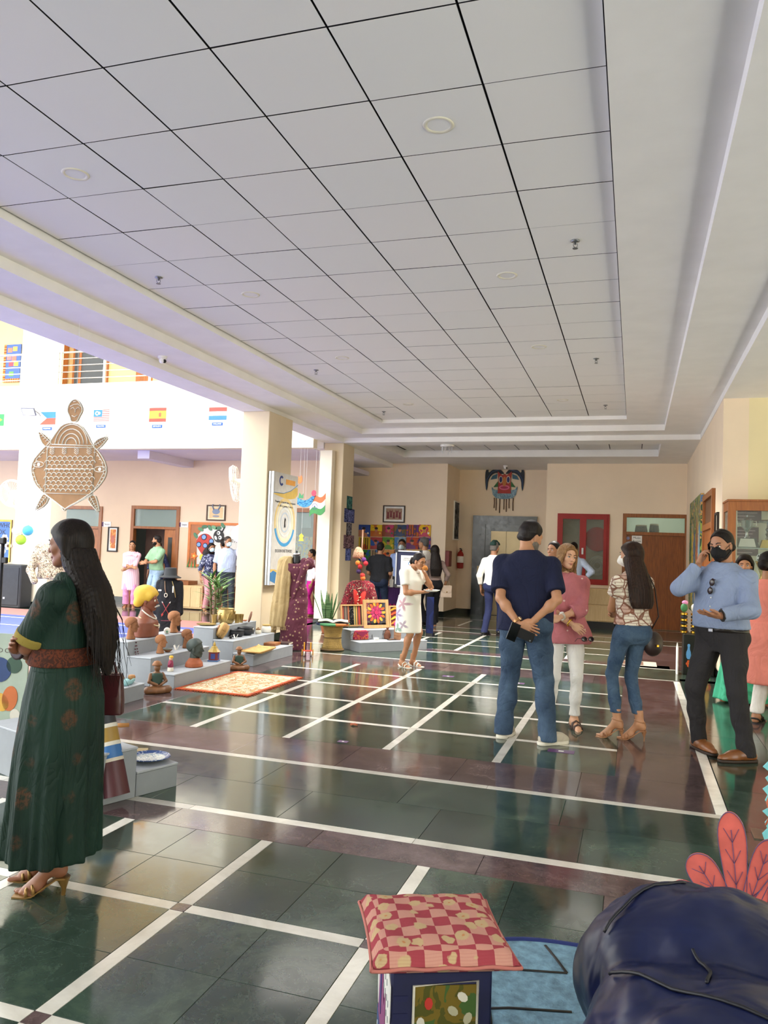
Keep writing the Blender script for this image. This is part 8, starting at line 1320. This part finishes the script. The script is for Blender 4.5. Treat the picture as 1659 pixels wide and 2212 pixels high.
MB().box((0, .05, .12), (.012, .16, .03)).build('rail', WH, r)
# ================================================================== FOREGROUND
# stool with cushion
RZ = .42; cx_, cy_ = -.515, 2.2; r = thing('painted_stool', 'square stool with hand-painted sides under the pink bear-print cushion', 'stool', (cx_, cy_, 0), RZ); MB().box((0, 0, .207), (.27, .27, .386), None, .006).build('body', M('11153f', .6, var=.15), r); P = Pan((0, -.135, .2), EXY, EZ, r); P.rect('painted_panel', -.075, -.2, .095, .165, 0, .003, blotch(['4a4a1c', '6a5a20', '3f5a2c', '5a4c1c'], 9)); P.tube('panel_outline', [(-.075, -.2), (-.075, .165), (.095, .175), (.095, -.2)], .004, C('c8c4b8'), .003)
for i, (u, v, c) in enumerate(((-.035, .12, 'b02a20'), (.055, .135, 'c8c4b8'), (-.05, .02, '8a9a5a'), (.02, .05, 'c8c4b8'), (.06, .02, 'b02a20'), (-.02, -.04, '101010'), (.07, -.03, '101010'), (-.055, .07, 'c8c4b8'), (.03, .1, 'a8a48a'), (-.01, .01, 'c8c4b8'), (.07, .08, 'a8a48a'))): P.disc('painted_mark', u, v, .011, .016, .003, .005, C(c), rot=i*.9, n=9)
for k in range(8): P.rect('painted_dash', -.128, -.19+.045*k, -.09, -.175+.045*k, 0, .002, C('0e1240'))
P2 = Pan((-.135, 0, .2), EXR, EZ, r); P2.poly('painted_snow', chaikin([(-.135, .2), (.135, .2), (.135, .05), (.1, -.12), (.06, .02), (0, .1), (-.06, .0), (-.135, -.02)], 1), 0, .002, C('c8c8c4')); P2.poly('painted_peak', [(-.09, -.02), (-.07, .17), (-.04, .1), (-.01, .15), (.02, .05), (.05, .1), (.06, -.08)], .002, .004, C('7a3a6a')); P2.rect('painted_sea', -.135, -.2, .1, -.03, 0, .0015, C('1f3a68')); P2.poly('painted_peak_line', [(-.05, .02), (-.035, .16), (-.025, .1), (-.03, 0)], .004, .006, C('3a3a7a'))
for i in range(24): P2.rect('painted_fleck', -.12+.035*(i % 6), -.19+.035*(i//6), -.112+.035*(i % 6), -.172+.035*(i//6), .0015, .003, C('c8d0d8'))
for i in range(14): P2.disc('painted_dot', .0+.03*(i % 5)-.02, .06+.04*(i//5), .005, .009, .002, .0035, C('8a9298'), n=8)
t = NT('bear_print', .9, 0, .15); v = t.co('Object'); ch = t.n('TexChecker'); ch.inputs['Scale'].default_value = 1/.046; ch.inputs['Color1'].default_value = lin('96404a'); ch.inputs['Color2'].default_value = lin('bd8c7e'); mpv = t.co('Object', (1, 1, 1), (0, 0, 0), (.01, .012, .023)); t.l(mpv, ch.inputs['Vector']); wv = t.n('TexChecker'); wv.inputs['Scale'].default_value = 1/.0035; t.l(v, wv.inputs['Vector']); c = t.mix(t.math('MULTIPLY', t.math('MULTIPLY', wv.outputs['Fac'], ch.outputs['Fac']), .0), ch.outputs['Color'], 'b85a5c')
vo = t.n('TexVoronoi'); vo.inputs['Scale'].default_value = 15.5; vo.inputs['Randomness'].default_value = .55; nz = t.n('TexNoise'); nz.inputs['Scale'].default_value = 45; t.l(v, nz.inputs['Vector']); ad = t.n('VectorMath'); ad.operation = 'MULTIPLY_ADD'; t.l(nz.outputs['Color'], ad.inputs[0]); ad.inputs[1].default_value = (.02, .02, .02); t.l(v, ad.inputs[2]); t.l(ad.outputs[0], vo.inputs['Vector']); c = t.mix(t.ramp(vo.outputs['Distance'], [(.29, (1, 1, 1, 1)), (.33, (0, 0, 0, 1))]), c, 'b9a27c'); c = t.mix(t.ramp(vo.outputs['Distance'], [(.06, (.7, .7, .7, 1)), (.1, (0, 0, 0, 1))]), c, 'b8703c'); sp3 = t.n('SeparateXYZ'); t.l(v, sp3.inputs[0])
for ax in ('X', 'Y'):
    f = t.math('GREATER_THAN', t.math('FRACT', t.math('MULTIPLY', sp3.outputs[ax], 250)), .6); c = t.mix(t.math('MULTIPLY', f, .12), c, '8a3038')
t.col(c); t.bump(t.noise(v, 12, 4), .5, .01)
r = thing('cushion', 'square pink checked cushion printed with teddy bears on the painted stool', 'cushion', (cx_, cy_, .4), RZ); n_ = 22; P_ = []; hw = .19
def cz(u, v): e = max(0, 1-max(abs(u), abs(v))**6); return .012+.03*(1-abs(u)**3)*(1-abs(v)**3)+.03*e+.0025*math.sin(9*u+4*v)*e
top_ = [[((u*hw)*(1+.03*abs(v)**4-.012*(1-v*v)), (v_*hw)*(1+.03*abs(u)**4-.012*(1-u*u)) if False else v*hw*(1+.03*abs(u)**4), .035+.04*(max(0, 1-max(abs(u), abs(v))**8))**.5+.008*(1-u*u)*(1-v*v)+.002*math.sin(11*u+5*v)) for v in np.linspace(-1, 1, n_)] for u in np.linspace(-1, 1, n_)]; bot_ = [[(p[0], p[1], .04-(.035*(max(0, 1-max(abs(p[0]/hw), abs(p[1]/hw))**6 if max(abs(p[0]/hw), abs(p[1]/hw)) < 1 else 0))**.5)) for p in row] for row in top_]; mb = MB(); mb.grid(top_[::-1]); mb.grid(bot_); mb.build('cover', t.m, r, True)
mb = MB(); ed = [top_[i][0] for i in range(n_)]+[top_[-1][j] for j in range(n_)]+[top_[i][-1] for i in range(n_-1, -1, -1)]+[top_[0][j] for j in range(n_-1, -1, -1)]; mb.tube(ed, .005, 6); mb.build('piping', C('b06a62', .9), r, True)
# round blue rug
rc = (-.05, 2.45); out = []
for a in np.linspace(0, 2*PI, 72, endpoint=False): ca, sa = math.cos(a), math.sin(a); s_ = (abs(ca)**3.4+abs(sa)**3.4)**(-1/3.4); out.append((.6*s_*ca, .73*s_*sa))
r = thing('blue_rug', 'pale blue pile rug with navy edge and black stitched lines under the beanbag', 'rug', (*rc, .001)); PL = M('6f93a8', .95, var=.2, scale=25, bump=1., bscale=70); MB().prism([(x*.985, y*.985) for x, y in out], .012, (0, 0, 0), (1, 0, 0), (0, 1, 0)).build('pile', PL, r); MB().tube([(x, y, .009) for x, y in out]+[(*out[0], .009)], .012, 6).build('edge_binding', C('23306a', .9), r, True)
def rl(pts): MB().tube([np.array((*(G(x, y, .013)[:2]-np.array(rc)), .0135)) for x, y in pts], .006, 6, flat=.5).build('stitched_line', BK, r, True)
rl([(1018, 2098), (1100, 2094), (1225, 2103)]); rl([(1050, 2094), (1053, 2150), (1060, 2212)]); rl([(1016, 2180), (1100, 2178), (1235, 2187)]); rl([(1178, 2043), (1200, 2070), (1224, 2102)])
# beanbag
VIN = NT('navy_vinyl', .34, 0, .38); fz = VIN.noise(VIN.co('Object'), 5, 4); VIN.col(VIN.ramp(fz, [(.3, '0c1333'), (.7, '141e48')])); VIN.bump(VIN.noise(VIN.co('Object', (1, 1.4, .8)), 6, 2, .4, .8), .5, .04); r = thing('beanbag', 'big glossy navy vinyl beanbag in the bottom right corner', 'beanbag', (.26, 2.1, 0)); d = SDF((-.6, -.6, -.02), (.65, .75, .75), .014); d.ell((.0, .3, .29), (.4, .3, .29), .02, eul(0, .12, 0)).ell((.3, .12, .26), (.34, .42, .27), .05); d.folds(.006, 14, 4); d2 = SDF((-.6, -.6, -.02), (.65, .75, .75), .014); d2.ell((.04, -.1, .25), (.38, .36, .27), .02, eul(.12, .15, .3)).ell((-.2, .03, .27), (.16, .2, .2), .08).ell((.25, -.25, .2), (.4, .4, .22), .08); d2.folds(.006, 16, 9); d.d = smin(d.d, d2.d, .012); d.folds(.004, 30, 12)
d.folds(.0035, 46, 5, [(1, .4, .5), (.6, -.8, .6), (.9, .9, -.2)])
d.cut((0, 0, -1), (0, 0, .014)); put(r, 'bag', d, VIN.m, 1., 2)
_bv = np.array([v.co[:] for v in r.children[0].data.vertices])
def topz(x, y): m_ = (np.abs(_bv[:, 0]-x) < .016) & (np.abs(_bv[:, 1]-y) < .016); return _bv[m_, 2].max()+.001 if m_.any() else .02
for pts in ([(-.3, .02), (-.22, -.05), (-.12, -.12), (.05, -.2), (.3, -.28)], [(-.1, .1), (-.06, .02), (-.08, -.06)], [(.12, .5), (.16, .35), (.2, .2), (.22, .1)], [(-.32, .2), (-.24, .3), (-.1, .42)]):
    pp = chaikin(pts, 2, False); MB().tube([(x, y, topz(x, y)) for x, y in pp], .0045, 6).build('seam', M('070a18', .5), r, True)
# painted coral cut-outs
def coral(nm, lb, at, sc_, c, rz, mirror=1):
    r = thing(nm, lb, 'cut-out', (*at, 0), rz); P = Pan((0, 0, .17), EXY, EZ, r); RC = M(c, .7, var=.12)
    for i, (a, L, w_) in enumerate(((1.1, .32, .05), (.62, .36, .075), (.1, .52, .065), (-.28, .44, .055), (-.68, .46, .085), (-1.15, .44, .1))):
        L *= sc_; w_ *= sc_; da, db = math.sin(a), math.cos(a); f = lambda t_, s_: (-da*t_*L*mirror+db*s_*w_*mirror*1., db*t_*L+da*s_*w_+.0); ol = chaikin([f(0, -.35), f(.5, -.8), f(.85, -1.), f(1., -.4), f(1., .4), f(.85, 1.), f(.5, .8), f(0, .35)], 2); P.poly('lobe', ol, .002*i, .012+.002*i, RC); z_ = .0125+.002*i; P.tube('lobe_rim', ol+[ol[0]], .004*sc_, C('4a4a78'), z_, flat=.4); P.tube('vein', [f(.1, 0), f(.85, 0)], .004*sc_, C('5a4a78'), z_, flat=.4)
        for k in range(1, 4):
            for g in (-1, 1): P.tube('vein', [f(.2+.18*k, 0), f(.32+.18*k, g*.5)], .0028*sc_, C('5a4a78'), z_, flat=.4)
    P.poly('foot', [(-.1*sc_, -.17), (.1*sc_, -.17), (.05*sc_, .1*sc_), (-.05*sc_, .1*sc_)], 0, .014, RC); MB().box((0, .06, .006), (.16*sc_, .14, .012)).build('base_plate', C('7a5a48'), r); return r
q = onY(1600, 1990, 3.2); coral('coral_cutout', 'red painted coral cut-out with blue veins standing behind the beanbag', (q[0], 3.2), .8, 'cc5f55', -.15)
q = G(1672, 1815); r = thing('turquoise_cutout', 'turquoise painted seaweed cut-out at the right edge', 'cut-out', (q[0], q[1], 0)); P = Pan((0, 0, 0), EXY, EZ, r); ol = []
for i in range(7): ol += [(-.06+.012*(i % 2), .03+.06*i), (-.035+.008*(i % 3), .06+.06*i)]
P.poly('frond', [(-.05, 0)]+ol+[(.02, .5), (.1, .3), (.1, 0)], 0, .014, C('7ac8d0')); P.tube('frond_line', [(-.045, .08), (-.02, .14), (-.04, .2), (-.015, .28)], .005, C('c86a4a'), .015); MB().box((0, .06, .006), (.2, .14, .012)).build('base_plate', C('7a5a48'), r)
# ================================================================== CARRIED AND SMALL THINGS
def PW(p, v): 
    c_, s_ = math.cos(p.o.rotation_euler[2]), math.sin(p.o.rotation_euler[2]); v = np.asarray(v, float)*p.k; l = p.o.location; return np.array((l[0]+c_*v[0]-s_*v[1], l[1]+s_*v[0]+c_*v[1], l[2]+v[2]))
def handbag(nm, lb, at, rz, w, h, d_, mt, strap, shape='sat'):
    r = thing(nm, lb, 'handbag', at, rz); d = SDF((-w, -d_-.03, -h), (w, d_+.03, h), .006); 
    if shape == 'sat': d.loft([(-h/2, w/2, d_/2, 0), (-h*.2, w/2, d_/2, 0), (h/2, w*.44, d_*.35, 0)], .01, p=6)
    else: d.ell((0, 0, 0), (w/2, d_/2, h/2), .01)
    V, F = d.mesh(); smooth_obj('bag_body', V, F, mt, r)
    if shape == 'sat': MB().prism([(-w*.45, h*.48), (w*.45, h*.48), (w*.4, -h*.05), (0, -h*.12), (-w*.4, -h*.05)], .006, (0, -d_/2-.001, 0)).build('flap', mt, r)
    MB().box((0, -d_/2-.01, -h*.05), (.025, .008, .02), None, .002).build('clasp', GOLD, r); MB().tube([np.asarray(p_, float) for p_ in strap], .006, 6).build('strap', mt, r, True); return r
q = onY(221, 1497, 3.12); handbag('maroon_handbag', 'dark maroon satchel handbag hanging at the side of the woman in green', q, .35, .2, .19, .07, M('3c1218', .35, var=.1), [(-.06, 0, .09), (-.05, 0, .14), (.0, 0, .155), (.05, 0, .14), (.06, 0, .09)]); r = bpy.data.objects['maroon_handbag']; mb = MB(); top = PW(GW, (.17, -.03, 1.43))-q
mb.tube([(-.02, 0, .1), np.array((-.035, .0, .25)), top*.9, top], .005, 6); mb.build('chain_strap', M('b89a4a', .35, .8), r, True)
hb = PW(MAPW, (.24, -.03, .8)); tp_ = PW(MAPW, (.12, 0, 1.46))-hb; handbag('brown_crossbody_bag', 'dark brown panelled crossbody bag at the hip of the map-print woman', hb, .7, .2, .21, .09, M('2a1a18', .4, var=.15), [(-.05, 0, .08), tp_*.4+np.array((.05, -.03, 0)), tp_*.8+np.array((.03, -.03, 0)), tp_], 'round')
hb = PW(BAGW, (.27, .0, .78)); handbag('pale_handbag', 'pale beige handbag on the arm of the woman in black', hb, .6, .24, .24, .1, M('b8a594', .5), [(-.08, 0, .1), (-.06, 0, .2), (.0, 0, .24), (.06, 0, .2), (.08, 0, .1)])
r = thing('paper_plate', 'white paper plate held by the woman in the white dress', 'plate', PW(EAT, (.02, .42, 1.125)), 0); MB().lathe([(1e-6, 0), (.07, 0), (.105, .02), (.108, .022), (.07, .006), (1e-6, .004)], 24).build('plate', WH, r, True); r2 = thing('fried_snack', 'golden fried snack at the mouth of the woman in the white dress', 'food', EAT.o.matrix_basis @ Vector(EAT.hpt((-.005, .125, -.06)))); d = SDF((-.06, -.06, -.06), (.06, .06, .06), .006); d.ell((0, 0, 0), (.035, .03, .035), .01).ell((.02, .01, -.02), .022, .01).folds(.003, 90, 3); put(r2, 'crust', d, M('c07a34', .7, var=.2, scale=40))
def hold(p, q, v, s, lb, nm, cat, mt, R=None):
    r = thing(nm, lb, cat, PW(p, v), p.o.rotation_euler[2]); MB().box((0, 0, 0), s, R, .004).build('body', mt, r); return r
r = hold(NAVY, 'R', (.02, -.295, .86), (.16, .016, .08), 'black phone wallet held behind his back by the navy T-shirt man', 'phone_wallet', 'wallet', M('121214', .45), eul(.2, .35, 0)); MB().box(eul(.2, .35, 0) @ np.array((.06, -.009, -.025)), (.01, .004, .01), eul(.2, .35, 0)).build('stud', STEEL, r)
r = hold(NAVY, 'L', (-.06, -.3, .875), (.075, .01, .15), 'black smartphone held behind his back beside the wallet', 'smartphone', 'phone', M('0e0e10', .2), eul(.2, .35, 0)); MB().box(eul(.2, .35, 0) @ np.array((0, -.006, 0)), (.068, .003, .14), eul(.2, .35, 0)).build('screen', M('050507', .05), r)
hp = np.array(PHM.hpt((.092, .03, -.035))); r = thing('smartphone', 'black smartphone held to the ear by the man in the blue shirt', 'phone', PHM.o.matrix_basis @ Vector(hp), PHM.o.rotation_euler[2]); MB().box((0, 0, 0), (.01, .075, .15), eul(-.35, 0, .25), .004).build('body', M('0e0e10', .2), r); MB().box((-.006, 0, 0), (.002, .068, .14), eul(-.35, 0, .25)).build('screen', M('050507', .05), r)
def shades(p, v, lb, fc, rx, rz, ry=0., tl=1.):
    r = thing('sunglasses', lb, 'sunglasses', PW(p, v), p.o.rotation_euler[2]+rz); R = eul(rx, ry, 0)
    for g in (-1, 1): mb = MB(); mb.ell(R @ np.array((g*.033, 0, 0)), (.028, .006, .022), 14, 8, R); mb.build('lens', M('2a1c1c', .1), r, True); MB().tube([R @ np.array((g*.06, 0, .005)), R @ np.array((g*.062, -.06*tl, .01)), R @ np.array((g*.055, -.12*tl, -.01))], .003, 5).build('temple', fc, r, True)
    MB().tube([R @ np.array((-.008, 0, .006)), R @ np.array((.008, 0, .006))], .003, 5).build('bridge', fc, r); return r
shades(PINK, (-.14, .36, .88), 'dark sunglasses held by the woman in pink', C('5a2428'), .2, .3); shades(PHM, (.0, .175, 1.31), 'sunglasses hooked on the shirt front of the man on the phone', C('3a1c20'), 0., 0, 1.35, .2)
# left edge: poster stand and table
q = onY(14, 1478, 4.6); w, h = .55, .72; zc_ = onY(14, 1478, 4.6)[2]; r = thing('art_poster_stand', 'leaning art poster with painted shapes at the left edge', 'poster', (q[0]-.12, 4.6, 0), .15); P = Pan((0, 0, zc_), EXY, EZ, r); P.rect('board', -w/2, -h/2, w/2, h/2, 0, .015, C('9aa89a')); P.text('poster_lettering', 'POTS AND CRAFTS', .05, h*.33, .045, C('4a3a34'), .016)
for i, (u, v, a, b, c) in enumerate(((.05, .1, .1, .09, '1f3a6a'), (.17, .14, .06, .06, '2c4a3a'), (.0, .18, .06, .05, '24402c'), (.15, -.1, .06, .09, 'b8622c'), (.08, -.13, .06, .07, 'c89a3a'), (.2, -.22, .05, .04, 'c8c4b8'))): P.disc('painted_shape', u, v, a, b, .015, .019, C(c), rot=i)
for x in (-.2, .2): MB().tube([(x, .02, zc_-h/2), (x, .06, 0)], .015, 6).build('leg', WOODL, r)
q = onY(4, 1280, 5.2); r = thing('black_stand_pole', 'tall black stand pole with a clamp at the left edge', 'stand', (q[0]-.02, 5.2, 0)); zt_ = onY(4, 1168, 5.2)[2]; MB().tube([(0, 0, .02), (0, 0, zt_)], .016, 8).build('pole', M('2c2c30', .4, .5), r, True); MB().box((0, 0, zt_), (.05, .04, .05), None, .006).build('clamp', BK, r); MB().box((.03, 0, zt_-.16), (.05, .03, .05), None, .006).build('knob', BK, r); MB().lathe([(.16, 0), (.16, .015), (.03, .03)], 20).build('foot', BK, r, True, auto=40)
